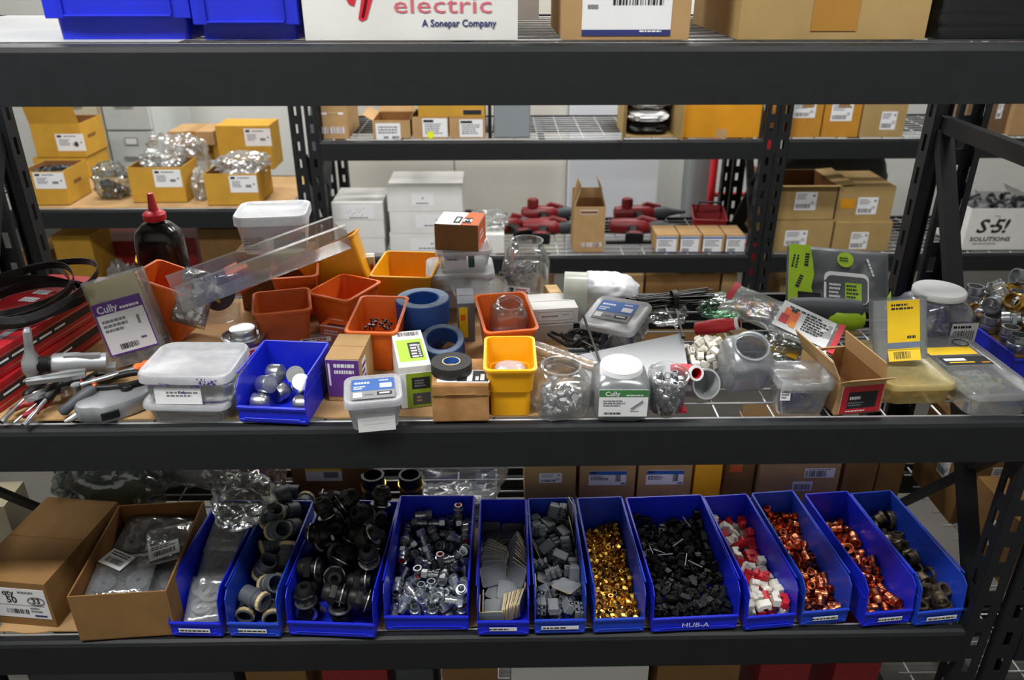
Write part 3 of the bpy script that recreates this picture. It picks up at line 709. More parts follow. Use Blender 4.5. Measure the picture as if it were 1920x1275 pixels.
    'bit': ',571,330,62,-180,0,46 ,161,89,62,0,0,172 ,434,1391,62,0,0,-56 ,-650,1632,122,72,-90,-61 ,97,1179,62,0,0,-14 ,-299,2580,62,180,0,-39 ,592,2194,72,-90,0,165 ,-101,1744,62,0,0,-79 ,-773,1964,62,-180,0,-88 ,41,584,72,90,0,54 ,-708,2670,62,180,0,37 ,-105,870,62,0,-180,55 ,-714,169,62,0,0,46 ,768,2595,122,96,90,0 ,737,2369,63,-180,0,85 ,-777,830,62,-180,0,90 ,-359,2043,62,0,0,-177 ,-529,2402,72,-90,0,-133 ,-341,890,62,0,180,39 ,-170,423,72,90,0,66 ,320,2447,73,90,0,0 ,698,530,95,48,180,-30 ,-721,1483,72,-90,0,8 ,-579,1934,122,-86,90,66 ,0,1028,72,90,0,141 ,-593,2142,72,90,0,-164 ,-172,1422,123,-110,90,-53 ,103,1562,72,-90,0,175 ,785,2080,72,90,0,91 ,83,2738,72,-90,0,180 ,-62,2457,62,0,0,163 ,-480,1100,122,147,90,0 ,-182,1215,72,-90,0,115 ,787,908,122,-180,-90,0 ,338,2141,72,90,0,-163 ,-728,645,72,90,0,0 ,-636,1415,230,-95,44,-90 ,591,1450,62,0,0,112 ,51,296,62,0,0,-33 ,-31,1373,63,0,0,-122 ,625,1175,123,96,90,50 ,178,1370,62,0,180,85 ,-788,2351,72,90,0,90 ,777,1320,62,0,0,90 ,693,1702,72,90,0,-136 ,-393,403,62,0,0,162 ,-778,1067,120,0,145,-90 ,350,1198,119,0,-146,-14 ,-24,730,114,0,-29,-125 ,478,171,187,0,-180,-86 ,-442,1486,94,-43,0,43 ,88,2089,123,-180,-37,15 ,-659,431,72,90,0,-90 ,-142,2127,139,-90,-50,-44 ,702,2729,122,-99,-90,16 ,-170,214,62,0,180,-8 ,-104,967,200,10,-2,-22 ,-781,2003,197,90,0,-90 ,287,703,62,0,-180,-80 ,-718,1277,62,0,0,171 ,-376,2251,94,134,0,94 ,-300,1113,122,36,90,-12 ,30,1160,201,5,175,-81 ,-160,2330,117,0,-32,165 ,-289,1862,136,-90,43,-108 ,496,1024,63,0,0,47 ,-788,2677,197,-90,0,-90 ,628,1944,128,41,-19,114 ,513,1030,192,-179,4,-35 ,-777,1488,267,-18,-90,108 ,-499,2655,62,0,0,-125 ,777,1798,342,0,5,-90 ,-420,1284,73,90,0,-161 ,199,1753,131,-90,37,84 ,419,138,62,180,0,-72 ,611,2498,72,90,0,-101 ,298,376,91,34,0,-52 ,163,884,124,8,-31,-150 ,-190,1221,207,180,0,-45 ,-787,1717,72,-90,0,90 ,-35,2262,178,-21,25,-57 ,232,1380,187,0,0,164 ,335,1661,122,-94,90,0 ,65,2603,62,0,0,180 ,778,1263,258,0,130,-90 ,760,122,72,90,0,-90 ,-339,1414,255,-161,-51,-47 ,-358,904,187,0,180,61 ,-775,1290,259,90,78,83 ,-668,2413,188,145,20,76 ,-82,1598,199,7,-3,-71 ,777,1043,123,-90,90,0 ,639,1113,318,90,0,-40 ,-515,1709,125,-112,20,102 ,193,2290,126,39,162,-11 ,50,1744,122,180,-90,0 ,-777,2069,392,16,90,106 ,-784,408,72,90,0,-90 ,-24,1374,270,-16,61,34 ,778,2677,307,-180,0,-90 ,-578,885,73,90,0,-119 ,-250,1578,131,0,100,-59 ,-394,1734,191,55,-154,-50 ,245,1046,187,63,-6,172 ,-501,192,63,0,0,-119 ,-99,589,233,28,12,152 ,787,1982,219,-90,3,-90 ,552,804,62,0,180,-6 ,416,2332,221,-56,-36,84 ,-600,66,247,32,-90,55 ,-591,2664,197,90,0,120 ,586,646,321,48,15,-171 ,-788,2205,267,74,90,74 ,-434,2026,197,-175,5,-27 ,-510,676,126,-90,32,-108 ,-323,73,62,0,0,180 ,-269,527,260,55,53,-80 ,736,706,205,22,39,-63 ,-703,1099,253,36,-19,171 ,-493,2305,263,57,-32,-136 ,-778,636,207,0,0,-90 ,469,1973,62,0,0,-87 ,138,1395,338,-152,0,-38 ,772,2677,442,90,0,90 ,314,1961,122,-2,-90,165 ,407,873,223,47,42,-170 ,727,1731,207,0,180,0 ,415,2517,300,46,-36,-38 ,-257,671,89,30,0,121 ,589,2088,282,43,23,20 ,226,2101,268,-44,17,90 ,-299,889,314,0,1,-134 ,-617,2177,355,-40,-149,-66 ,-658,2735,342,90,0,-1 ,-443,312,197,90,0,132 ,787,2043,368,90,3,-90 ,-616,756,299,63,57,117 ,-778,206,256,0,-81,-90 ,289,2636,138,65,-151,44 ,-362,2531,187,0,-180,-62 ,483,1727,62,0,0,-88 ,-396,550,165,35,-30,-149 ,-120,2534,187,0,0,-57 ,209,684,189,21,-10,-57 ,633,2738,400,77,-90,13 ,506,453,143,75,141,36 ,-392,1861,381,91,-45,-71 ,-278,1713,273,-42,-133,74 ,326,1195,289,4,-160,-25 ,-18,375,200,0,-6,174 ,777,1509,136,0,-124,90 ,544,1735,342,-49,-30,-14 ,-617,1827,292,-17,-31,94 ,787,2239,213,90,-7,-90 ,-553,218,277,-54,-46,-3 ,727,1585,283,-135,0,0 ,-707,378,272,-134,-18,-26 ,-88,797,256,-119,1,-24 ,624,873,329,-85,41,17 ,-218,2725,277,85,-40,8 ,778,2734,637,-90,90,0 ,560,2590,512,38,44,-161 ,-785,1934,392,-77,90,-77 ,-322,2159,251,-79,-144,-13 ,-199,1957,290,42,-33,164 ,-686,75,432,0,0,-179 ,390,540,183,-150,-34,38 ,467,1000,375,-4,-34,-128 ,510,661,139,-35,29,-152 ,78,1927,149,-123,-38,17 ,-603,521,246,134,21,-71 ,-452,2727,247,-40,90,-40 ,-592,1207,297,-26,-47,-82 ,473,1534,187,0,0,67 ,512,1882,219,41,-180,-43 ,-326,148,272,-31,-40,64 ,-217,260,233,-57,-7,110 ,-448,1550,262,46,27,-141 ,703,2458,277,-114,-51,-19 ,270,325,218,-78,-32,16 ,-774,1674,305,-177,1,-90 ,511,2613,169,-48,-28,56 ,-159,713,322,-60,7,160 ,-350,2508,312,180,0,-63 ,787,2476,545,90,36,-90 ,777,2077,547,0,-154,-90 ,2,2663,354,-6,-157,-87 ,-497,1655,350,-47,-22,44 ,-69,63,146,-90,147,0 ,-757,2426,287,151,28,90 ,777,359,193,0,-33,90 ,-706,2728,477,0,0,0 ,131,653,290,16,-18,-33 ,95,2433,216,-136,29,77 ,-88,2505,450,0,6,-106 ,635,2298,260,27,-100,-105 ,147,1581,364,33,28,-21 ,-196,2274,316,51,14,-48 ,769,1790,477,90,-5,90 ,788,906,406,90,-8,-90 ,311,73,250,-180,-40,0 ,-163,2737,133,90,140,0 ,-390,2302,443,38,21,-120 ,-777,934,261,0,-123,-90 ,2,217,250,0,-39,-180 ,-131,2484,312,-180,0,-41 ,-19,2033,293,-127,39,-27 ,319,1491,310,36,44,94 ,-485,2445,295,-5,-62,-59 ,511,1562,372,32,90,-51 ,-497,923,274,-50,-19,46 ,499,123,341,-34,0,-90 ,-67,409,336,177,7,-27 ,166,249,313,57,-16,115 ,-449,2669,436,-1,1,96 ,370,1765,460,-33,3,148 ,438,2134,247,47,-8,51 ,587,1411,249,0,89,-42 ,-119,1750,323,-100,29,101 ,107,2738,217,90,0,-180 ,615,1982,378,60,39,-90 ,-515,1298,370,119,45,102 ,-745,1456,452,0,-180,83 ,757,1159,503,-141,-74,50 ,786,2256,407,91,83,-89 ,-429,2020,410,-45,1,21 ,237,2322,316,120,24,30 ,153,2675,352,0,0,-88 ,687,73,255,-180,27,0 ,-271,2614,436,41,-20,-82 ,-426,665,335,26,-41,24 ,77,73,261,0,-123,0 ,-631,1963,446,-87,-49,-86 ,-777,2559,463,0,69,-90 ,437,2727,270,0,-53,0 ,785,598,295,92,44,-90 ,-569,2267,541,79,52,-6 ,321,1189,424,-20,5,-90 ,198,1779,286,-5,-148,94 ,-409,404,339,0,-158,16 ,-282,1103,367,149,90,2 ,-112,1852,442,63,14,57 ,33,2097,438,-42,20,93 ,586,473,338,146,33,-18 ,347,2721,358,176,-53,5 ,624,2544,363,98,125,-40 ,-57,1119,346,-46,-34,69 ,-386,1234,331,-133,-56,33 ,128,499,246,-69,50,-8 ,191,2730,488,-90,180,0 ,418,2069,395,-35,35,-98 ,125,1187,377,5,-75,27 ,-748,63,247,29,-90,-119 ,-175,62,311,90,-122,0 ,767,1537,414,0,40,-90 ,-474,1461,393,45,-154,-10 ,-765,1464,577,0,-180,90 ,451,2296,422,-30,150,-1 ,-756,1726,493,46,19,90 ,344,1832,303,-99,-34,94 ,-741,272,454,22,134,-61 ,232,2487,329,-97,141,15 ,709,1326,378,44,-153,25 ,345,1610,404,87,-123,52 ,-41,2278,372,21,-143,-7 ,78,1868,440,-64,55,-60 ,118,2065,352,-138,-22,-85 ,-66,1497,403,123,-31,-57 ,-787,2265,500,-90,-39,-90 ,386,742,306,44,-53,9 ,-663,2733,657,-90,-25,0 ,443,363,307,-54,48,60 ,96,2426,439,-53,0,82 ,-251,2235,498,36,19,-126 ,232,972,301,-154,-8,19 ,34,844,373,7,158,-73 ,674,346,403,44,133,36 ,761,198,331,-21,-39,-90 ,-405,2730,570,-91,-1,3 ,383,2581,513,-42,-40,26 ,-605,1698,423,40,-6,59 ,460,1294,332,117,-51,-61 ,-235,1943,510,30,27,64 ,-20,70,431,90,147,0 ,542,139,463,-27,-158,54 ,-156,2123,430,49,51,-151 ,-615,2469,421,-20,-13,-97 ,204,847,377,-170,26,-66 ,263,2092,429,26,10,106 ,277,181,410,29,38,51',
    'wedge': ',-338,1604,82,0,0,90 ,64,2431,82,-180,0,57 1,-327,684,82,-180,0,45 1,98,2717,92,90,0,-180 1,176,1402,153,-39,90,35 1,-384,2707,152,-83,-90,0 ,-401,1565,247,0,0,88 1,372,1951,92,-90,0,90 1,266,502,83,0,0,-141 ,91,248,82,-180,0,-49 1,403,2646,82,0,0,-89 ,-318,1319,92,90,0,-158 1,-277,1008,92,-90,0,29 ,373,1646,92,-90,0,90 ,-68,2040,92,-90,0,-4 1,-88,1863,92,90,0,-9 ,-416,350,92,90,0,91 1,379,117,152,-121,90,0 1,-244,407,92,-90,0,88 ,-417,2439,92,90,0,-90 ,-137,2708,152,-180,90,0 1,212,814,82,0,-180,-75 ,-147,1560,177,-90,-64,-89 ,418,2293,92,-90,0,90 1,-60,1173,411,-144,-18,44 ,-390,1292,337,-104,-90,0 1,-243,2321,82,180,0,-90 ,407,1008,82,-180,0,90 ,146,1829,92,-90,0,-100 ,-125,93,153,0,90,0 1,-50,721,92,90,0,103 ,-134,2438,246,-167,8,58 ,-207,1809,267,0,0,-89 ,328,1771,267,-180,0,0 ,408,2035,335,0,-32,90 ,131,1142,92,90,0,64 1,-353,117,346,-22,-69,-170 ,-86,1363,347,-149,25,-16 1,411,753,283,-86,-63,-90 ,-417,2212,318,90,65,90 1,-332,995,277,-90,0,16 1,-200,355,272,-174,1,76 ,405,1317,82,0,0,90 1,411,509,318,-125,-89,-51 1,180,2234,92,-90,0,54 1,408,2480,267,0,180,-90 1,128,2378,277,-39,-1,-125 ,-407,2034,152,90,90,0 1,-323,713,247,0,0,26 ,-385,1859,152,-180,-90,0 ,113,202,247,0,0,17 1,-318,2644,387,180,0,-30 ,308,1586,267,0,0,0 1,226,729,247,0,0,-88 1,308,2716,272,-90,-174,1 1,337,984,257,-90,0,-172 1,-144,2058,429,27,30,45 ,32,887,267,180,0,-87 1,260,1183,329,131,-9,1 1,-191,326,437,1,6,5 1,393,1401,317,0,90,0 1,-21,1810,277,-90,0,-93 ,-118,906,438,-53,51,-134 ,397,2238,473,-90,-58,-90 1,-115,1197,212,64,-33,154 ,148,2045,355,-75,-49,-12 1,-26,2506,452,108,35,-2 1,-418,2377,514,-90,-45,-90 ,28,2708,425,0,-16,0 ,86,416,336,-67,-128,64 ,-417,387,277,90,0,-90 1,230,232,422,90,0,80 1,-335,2707,562,90,0,4 ,210,932,432,0,0,-31 1,-93,92,405,0,172,0 ,399,169,397,90,0,-97 ,-216,2217,467,-36,119,-100 1,-63,646,392,20,-41,69 ,-416,1611,422,-90,0,90 ,404,2645,449,85,0,-92',
    'coppera': ',-11,259,144,-172,-18,58 1,284,2434,117,-90,-108,-31 ,104,2672,83,90,36,-4 ,249,1840,83,90,36,132 ,-413,1254,83,-90,0,0 ,-378,2713,83,-90,36,90 ,416,2266,149,-30,-9,-14 ,-357,1676,83,90,72,-108 ,4,1902,87,-90,-12,-119 ,-157,981,83,90,72,-49 ,86,2052,83,-90,-72,61 ,365,1141,83,90,72,-80 ,-358,2036,83,90,36,37 ,35,1428,83,-90,0,104 ,187,809,83,90,36,115 ,377,2713,250,-90,-72,-90 ,162,1033,83,90,-36,21 ,-109,487,86,-90,114,26 ,-126,2649,83,-90,72,-38 ,367,241,83,-90,0,-98 ,416,1744,123,0,180,90 ,-364,2276,83,-90,0,79 ,-203,1824,83,-90,0,51 ,365,2693,83,-90,72,80 ,-360,2489,83,90,0,-11 ,30,2303,230,75,19,-11 ,120,1263,83,90,-36,108 ,-179,2146,122,-180,0,43 1,-383,971,212,-65,164,7 ,-69,2303,87,90,96,27 ,413,923,83,-90,108,0 ,185,2205,83,90,108,64 1,-378,332,117,90,36,0 ,-190,1248,83,-90,0,161 ,188,2574,271,-152,-11,105 ,-358,716,83,90,-108,-36 ,-333,2075,289,0,-180,36 ,413,457,85,-90,105,0 ,370,2451,352,-8,-171,12 ,90,573,83,90,108,-66 ,318,1506,83,90,-72,-71 ,-248,1276,242,71,-126,-36 ,74,121,83,90,0,-72 ,356,2358,555,-77,32,80 1,47,1620,193,-34,34,-140 ,-370,697,251,-87,71,98 ,416,1992,149,-156,-30,48 ,249,1606,204,11,-125,-103 1,186,414,181,48,125,-82 ,150,2414,347,37,-19,-106 1,-75,732,182,-137,45,17 1,-380,2311,289,-90,59,0 1,-6,1986,277,94,-12,-137 ,-417,1136,385,79,18,-3 ,340,83,145,66,-17,97 1,324,2683,486,67,-53,-72 ,359,1329,83,90,-36,-75 ,-170,488,247,-11,62,-12 ,-199,87,83,-90,36,-90 ,382,2085,297,-9,35,-88 ,-104,2319,331,112,-50,-44 ,292,682,147,-30,-21,43 ,-73,2510,197,-31,113,-11 ,-417,88,122,0,-180,90 ,-355,434,342,35,-113,-51 ,-265,2608,283,-45,167,-2 ,195,2161,260,-65,-4,3 ,-186,282,175,106,-1,5 ,-159,1606,138,13,177,-26 ,-36,2713,250,90,-72,-90 ,-38,1147,218,-38,-110,22 ,-56,1372,267,136,43,82 ,-3,1271,398,21,133,-58 ,42,897,186,-1,-126,-36 ,-105,2623,391,22,50,119 ,-415,2713,289,-180,0,-86 ,-417,1866,223,36,-11,-165 ,-213,1837,250,90,108,-36 ,413,1733,328,90,144,0 ,251,1900,357,-27,14,170 1,-226,2159,535,23,34,-110 1,-49,1700,426,-54,-13,-101 ,-84,990,291,-114,1,82 1,-347,2678,528,-90,-72,-90 ,397,2506,640,-43,-21,172 ,363,2199,427,40,-6,64 ,173,1744,303,50,-29,45 ,6,148,323,49,60,121 ,-362,1464,83,90,-72,-90 ,-417,1529,247,39,-41,39 ,371,537,276,61,-2,32 ,-240,1920,424,-78,-26,-43 ,297,929,248,-87,141,-24 ,306,1639,457,113,-28,-42 ,-79,829,362,-48,-120,43 ,-361,1374,387,-135,-1,-129 ,252,1369,425,83,-174,2 ,197,2256,479,-56,6,-161 ,417,1423,288,2,1,162 ,227,1323,250,-90,0,-51 ,35,2140,457,-20,-19,105 1,-286,642,444,69,-176,-4 ,-257,1527,333,-3,-117,135 ,107,334,355,90,63,-112 ,91,1450,356,47,20,-159 ,416,811,310,34,-38,-137 ,-416,1926,514,-1,30,-92 ,-375,251,317,90,-72,-89 1,165,1709,591,-80,163,-5 ,-225,83,316,0,36,0 ,-413,1675,383,-147,22,-30 1,-188,1258,525,-33,-139,6 ,-361,2555,686,125,-7,10 1,-301,2392,508,61,44,-81 ,-297,1756,555,44,45,100 ,-159,1117,384,162,55,-45 ,155,992,315,4,151,97 ,193,514,417,-113,113,-44 ,150,2015,444,-23,57,-167 ,65,2712,456,180,0,-19 ,24,2296,520,20,-149,-72 ,351,1203,263,38,120,73 ,-112,2714,670,156,-5,79 ,-252,970,438,-12,-31,-115 ,44,567,344,0,49,-146 ,-68,1886,514,-107,12,-63 ,40,2509,493,-20,134,115 ,-155,1521,466,58,161,42 ,153,1131,416,-122,-17,-59 ,208,744,331,160,51,-45',
    'copperb': ',-238,1544,83,90,-108,0 ,358,2511,83,90,-36,73 ,377,1665,83,-90,72,-90 ,-351,496,83,-90,0,-121 ,112,2254,83,-90,-72,10 ,-408,1272,83,-90,0,178 ,-20,882,83,90,72,25 ,-413,2341,83,90,-36,0 ,103,1960,83,90,-36,-129 1,-379,961,152,-180,0,-10 ,216,1285,83,-90,108,56 ,-413,1545,83,90,-108,0 ,-36,1516,83,-90,-144,14 ,-199,2406,83,-90,0,-156 ,-332,1800,122,0,0,93 ,-31,2278,185,-48,-34,-49 ,417,2301,148,137,-13,-13 ,-414,330,123,0,0,-153 ,-154,2712,122,0,-180,90 ,376,87,83,90,0,90 ,26,664,83,-90,-36,106 ,-63,1136,83,-90,36,-43 ,-415,762,123,-180,0,21 ,253,2380,147,12,-24,-85 1,-381,1607,319,0,0,-15 ,-309,2285,219,66,-151,48 ,-352,1985,83,90,-36,117 ,406,733,83,90,0,3 1,383,1445,178,-61,-17,171 ,107,1730,83,-90,-108,63 ,179,830,147,-28,161,-75 ,-277,87,83,90,72,-90 ,-239,624,164,121,-10,99 ,118,2651,83,-90,-72,30 1,201,1051,117,90,0,67 1,381,2042,152,0,0,95 ,-127,262,83,-90,36,90 ,-394,2127,239,12,-149,90 ,373,1837,88,0,90,0 ,412,380,83,90,-180,0 ,280,2222,229,23,-148,-21 ,413,939,122,-180,0,-69 ,-7,2519,141,-135,-27,95 ,-115,911,239,-90,83,27 ,-124,477,122,0,0,-40 ,113,1553,156,31,-139,80 ,413,1141,239,-38,-21,155 ,157,189,83,90,-144,-15 ,-280,2600,254,18,-31,-96 ,-161,2104,83,90,0,-142 ,-250,799,123,-180,0,-15 ,-177,2370,287,-71,164,26 ,368,2714,87,-90,-83,90 ,-219,1294,142,128,6,53 ,414,2664,250,113,61,21 ,-62,1284,220,-49,-139,-37 ,-415,2713,123,0,0,57 1,344,1992,422,-90,0,-14 ,-138,1579,250,-90,36,-85 ,-288,1149,199,42,-137,88 ,155,2079,248,28,158,-74 ,66,909,308,-68,-9,-163 1,-128,1817,180,-10,-120,-73 ,188,1192,273,-78,-2,84 ,-358,2713,410,-111,30,79 ,-417,1407,289,180,0,-18 1,94,1813,312,-19,39,-137 1,-333,1982,365,-34,8,16 ,-203,1422,332,71,74,-105 ,403,2351,373,-68,-25,165 1,80,489,194,138,13,28 ,-410,715,328,90,36,1 ,254,621,149,69,-25,25 ,185,1422,268,126,77,14 ,52,2713,252,-44,74,-45 ,-253,369,262,34,164,-6 ,-405,2452,311,-22,-180,12 ,301,2660,375,32,-38,117 ,-48,2573,332,52,-156,-39 1,318,242,262,-57,-108,-17 ,209,2515,308,-3,-111,-14 ,345,1745,238,-88,53,-94 ,-99,2082,250,90,72,-106 ,413,1284,390,25,138,-55 ,8,1400,332,2,-116,-87',
    'ring': ',-133,195,37,0,0,-38 ,-53,428,100,8,-18,-152 ,-307,2231,37,0,180,-90 ,108,790,37,0,180,81 1,368,2014,145,90,36,90 1,327,1239,102,0,0,156 ,-50,1577,196,-90,-75,29 1,-20,1433,145,90,36,29 ,294,203,37,0,0,131 1,397,611,145,-90,36,-90 ,307,1483,297,0,107,90 ,13,1101,87,5,-15,-63 ,299,2602,37,0,0,138 ,298,1600,37,180,0,2 1,348,2301,145,-90,72,0 ,-35,1671,193,90,0,29 ,-304,1229,84,166,2,55 1,93,2039,145,-90,-72,-54 ,-306,828,37,0,-180,-52 ,248,1218,242,0,0,110 1,347,2082,392,6,161,-71 ,-189,1860,37,0,0,85 ,-220,1965,112,-180,0,88 ,-296,2431,115,157,-6,-31 1,397,1651,221,-90,1,-90 ,-256,2608,199,165,-19,-68 ,291,209,112,0,180,16 1,350,2647,177,0,0,-169 ,-184,2599,111,24,180,-19 ,277,202,187,0,0,-95 ,-72,2595,399,-153,-14,-54 ,50,2331,178,0,-50,-38 1,86,2650,248,72,-24,-83 ,463,2599,482,90,-49,90 1,-97,618,290,107,-26,-58 ,-66,837,167,-4,-163,-97 1,168,553,214,78,23,-99 1,-203,1802,265,7,11,-78 1,275,871,226,88,-25,1 ,307,1853,268,0,-76,90 ,-352,625,271,95,9,-127 ,-329,1240,268,128,4,61 ,-316,451,193,90,-36,-112 1,-397,1567,145,90,36,90 1,-74,1117,293,-13,-54,-59 1,167,134,370,-90,108,-13 ,388,2589,473,-90,72,-90 1,-331,2559,458,-53,-47,-149 ,-230,2332,398,76,9,3 ,-463,256,193,-90,0,-90 1,224,1323,425,-90,0,-85 1,-253,145,177,0,0,-144 1,185,2594,550,20,53,27 ,-16,401,344,-57,124,26 1,-391,908,220,90,-72,-93 ,30,2311,290,49,12,-138 1,341,375,380,-26,0,-160 1,-336,2060,295,-90,-108,7 ,463,943,247,90,86,-90 1,-19,1929,424,-112,3,135',
    'cap': ',-115,585,164,-90,36,-29 ,-341,172,165,-90,71,-90 ,329,634,164,90,36,122 ,129,780,404,-45,144,46 ,-317,370,427,-44,112,112 ,-253,711,482,-96,-34,81 ,394,172,164,90,72,-90 ,-378,832,152,0,0,-41 ,341,412,420,-146,23,1',
    'anchor': ',-97,348,64,90,144,-6 ,223,267,67,92,0,107 ,-47,69,62,0,0,-157 ,-244,274,62,0,180,86 ,82,492,64,-90,108,-22 ,216,400,64,-90,72,17 ,-139,506,64,90,-36,131 ,-224,405,62,-180,0,-59 ,80,90,64,-90,36,-81 ,-8,542,149,103,-143,-15 ,91,255,62,0,0,143 ,128,522,191,180,0,-39 ,38,72,193,90,36,102 ,-168,146,75,56,70,-63 ,-32,211,120,90,22,21 ,3,560,284,0,0,-51 ,-132,309,193,-93,38,128 ,207,422,193,-90,-108,34 ,178,147,169,0,50,47 ,-232,226,192,10,-3,43 ,21,376,133,19,62,-99 ,96,248,187,0,0,-133 ,237,262,221,-28,29,-148 ,-12,192,282,161,42,4 ,91,90,322,-90,1,18 ,-197,164,307,-3,-17,133 ,-148,506,191,0,0,-69 ,-115,95,203,-163,0,62 ,131,515,318,-90,-36,-33 ,-225,403,187,0,0,148 ,-64,74,337,2,106,-12 ,235,347,327,-23,148,49 ,-112,271,315,-168,16,-20 ,201,169,338,-17,-15,113 ,-243,320,323,-119,72,-27 ,84,368,287,57,-17,-14 ,85,240,350,-163,42,56 ,-154,503,318,-90,-36,-141 ,-87,390,402,-2,-126,74 ,-164,141,429,-58,61,88 ,113,88,448,-1,0,-64 ,-33,419,255,-54,125,7 ,203,434,424,75,105,-83 ,200,189,525,-13,-144,-71 ,-67,165,557,-3,-111,-89 ,232,273,430,88,-2,90 ,-213,435,428,-30,171,-10 ,54,408,414,-43,38,-157 ,-64,546,417,-153,-11,-57 ,-13,121,447,-71,-16,165 ,46,528,485,-124,14,-31 ,-239,255,458,-17,-10,167 ,-29,258,441,131,3,69 ,-193,199,569,-177,-82,-9 ,84,98,576,-1,-3,-142 ,89,301,497,39,-32,155 ,-229,372,537,56,-25,-177 ,235,360,527,-74,111,-64 ,-136,499,520,14,-74,118 ,162,487,539,166,-9,4',
    'jarbit': ',-304,469,69,90,-36,28 ,251,210,69,-90,-72,-24 ,113,376,69,90,-36,58 ,-314,307,71,90,78,-72 ,-58,230,68,0,0,40 ,276,573,69,-90,36,29 ,-176,334,67,-180,0,-48 ,306,339,69,90,-72,66 ,-229,633,69,-90,108,-50 ,29,87,69,90,-144,-7 ,30,719,69,90,36,-5 ,179,400,200,-56,-122,-91 ,-249,180,67,0,0,18 ,-319,354,202,164,25,75 ,182,677,67,0,0,-78 ,-28,150,205,178,-1,1 ,147,108,154,47,21,-79 ,-139,624,206,-92,37,-33 ,304,278,205,90,63,-114 ,-56,412,69,90,108,42 ,309,460,192,114,-2,23 ,-239,503,190,110,-59,25 ,64,568,69,90,0,15 ,159,554,180,131,7,-68 ,-40,727,204,-1,179,-31 ,85,249,148,39,-117,79 ,65,563,284,137,34,-33 ,-138,524,69,90,36,-141 ,-13,518,175,10,-37,-2 ,316,376,308,-98,-9,-102 ,117,691,207,-90,61,100 ,-115,710,67,180,0,58 ,268,584,258,63,-137,52 ,214,172,260,-134,-27,0 ,-320,451,306,-103,27,81 ,-130,108,72,90,9,62 ,-135,372,204,-90,-36,-104 ,6,373,206,0,-180,-68 ,-19,717,340,179,-1,28 ,-241,602,325,-60,-166,39',
    'wirenut': ',-297,114,83,-20,-90,-102 ,151,591,57,180,0,-68 ,-22,542,57,0,0,14 ,123,766,57,0,180,0 ,-131,378,57,-180,0,17 ,41,423,98,0,-46,-162 ,-310,792,82,-28,-90,-62 ,343,792,62,-90,180,0 ,-367,519,62,-90,0,-90 ,-60,103,62,90,0,-166 ,-102,666,57,0,0,-175 ,302,648,62,90,0,25 ,-163,57,210,-90,-162,0 ,197,787,182,0,26,0 ,-318,313,97,0,42,-125 ,213,644,183,-2,6,-178 ,362,703,207,8,90,-82 ,27,285,57,0,-180,15 ,336,120,57,0,0,174 ,339,492,57,0,-180,3 ,-42,792,62,90,0,180 ,159,65,82,-177,-90,0 ,-231,511,109,-126,-24,103 ,360,64,197,-56,90,-55 ,205,463,142,22,40,-144 ,-362,466,224,0,126,-90 ,-314,675,82,-57,90,30 ,-143,507,185,-14,-123,13 ,28,67,217,0,-78,-177 ,-202,220,167,-89,61,76 ,327,682,352,90,0,157 ,-343,63,222,0,-180,0 ,362,272,57,180,0,-90 ,-156,787,172,0,149,0 ,-60,66,341,-179,-19,2 ,-210,366,256,-125,-41,103 ,127,474,227,38,154,64 ,-368,260,215,90,-36,90 ,232,271,62,90,0,-82 ,-222,662,253,-129,-36,90 ,-363,767,222,0,180,90 ,66,792,245,-90,116,0 ,162,205,181,-8,172,-15 ,130,96,283,78,-10,96 ,-366,347,342,90,-54,-90 ,356,530,197,12,90,25 ,5,285,197,-11,90,-84 ,-223,199,313,-2,-27,81 ,82,624,322,-58,-36,-146 ,292,362,186,-83,-9,-164 ,-367,587,263,-90,-54,-90 ,-216,503,354,-38,10,54 ,367,222,197,-144,-90,-36 ,210,575,338,-47,65,20 ,-169,297,415,51,135,-38 ,-33,787,315,-1,64,179 ,-18,273,337,0,180,9 ,-111,637,331,-81,-15,-125 ,36,178,438,-163,20,-40 ,185,774,373,-68,114,2 ,343,523,342,-90,0,70 ,-41,415,280,73,149,-3 ,51,686,445,-47,-159,12 ,12,565,214,-90,39,59 ,343,211,342,-90,0,90 ,-131,445,426,-138,25,-98 ,93,412,375,132,62,36 ,-146,710,434,-17,5,13 ,5,521,413,72,130,3 ,-41,465,539,41,-23,104 ,-214,561,515,146,14,79 ,264,377,309,11,-176,-13 ,204,262,333,26,107,102 ,11,335,493,24,-18,6 ,-234,376,531,-54,24,-142 ,179,527,477,-94,155,11',
    'coupling': ',818,202,193,-90,-72,90 ,585,838,193,90,108,-46 ,798,2016,193,90,144,0 ,433,193,182,-180,0,36 ,-733,1554,193,90,144,-32 ,265,1095,246,-8,24,32 ,-806,1148,182,-180,0,88 ,-391,265,263,46,28,152 ,308,571,182,0,0,153 ,-247,1175,193,-90,-144,35 ,799,1170,182,0,0,79 ,607,1526,193,-90,0,-60 ,753,530,426,-37,68,156 ,-732,1314,566,94,11,130 ,-509,917,387,68,-40,67 ,-798,2018,193,90,108,0 ,-723,588,182,0,180,42 ,50,1571,193,90,108,70 ,-414,1104,716,58,41,-84 ,-801,1950,568,-180,0,61 ,-1,826,373,150,-1,-91 ,344,1317,544,-172,24,71 ,-503,1666,791,38,11,-161 ,6,2010,193,90,72,0 ,672,2007,953,0,0,-72 ,22,204,193,90,-108,3 ,242,1993,916,-109,-34,-79 ,793,1998,578,-90,36,-90 ,-396,1879,196,-90,-177,0 ,-324,2007,568,4,-1,108 ,730,1588,657,-49,14,-47 ,312,768,617,151,-2,-92 ,403,1935,202,90,-52,0 ,-7,1621,568,0,0,-48 ,-801,201,182,0,0,-47 ,699,1246,854,154,28,66 ,-405,1515,468,-19,-35,-26 ,744,993,575,-72,107,-44 ,-276,565,480,-164,59,-13 ,119,1999,561,14,8,61 ,-54,1202,546,18,-64,-7 ,321,373,547,0,180,2',
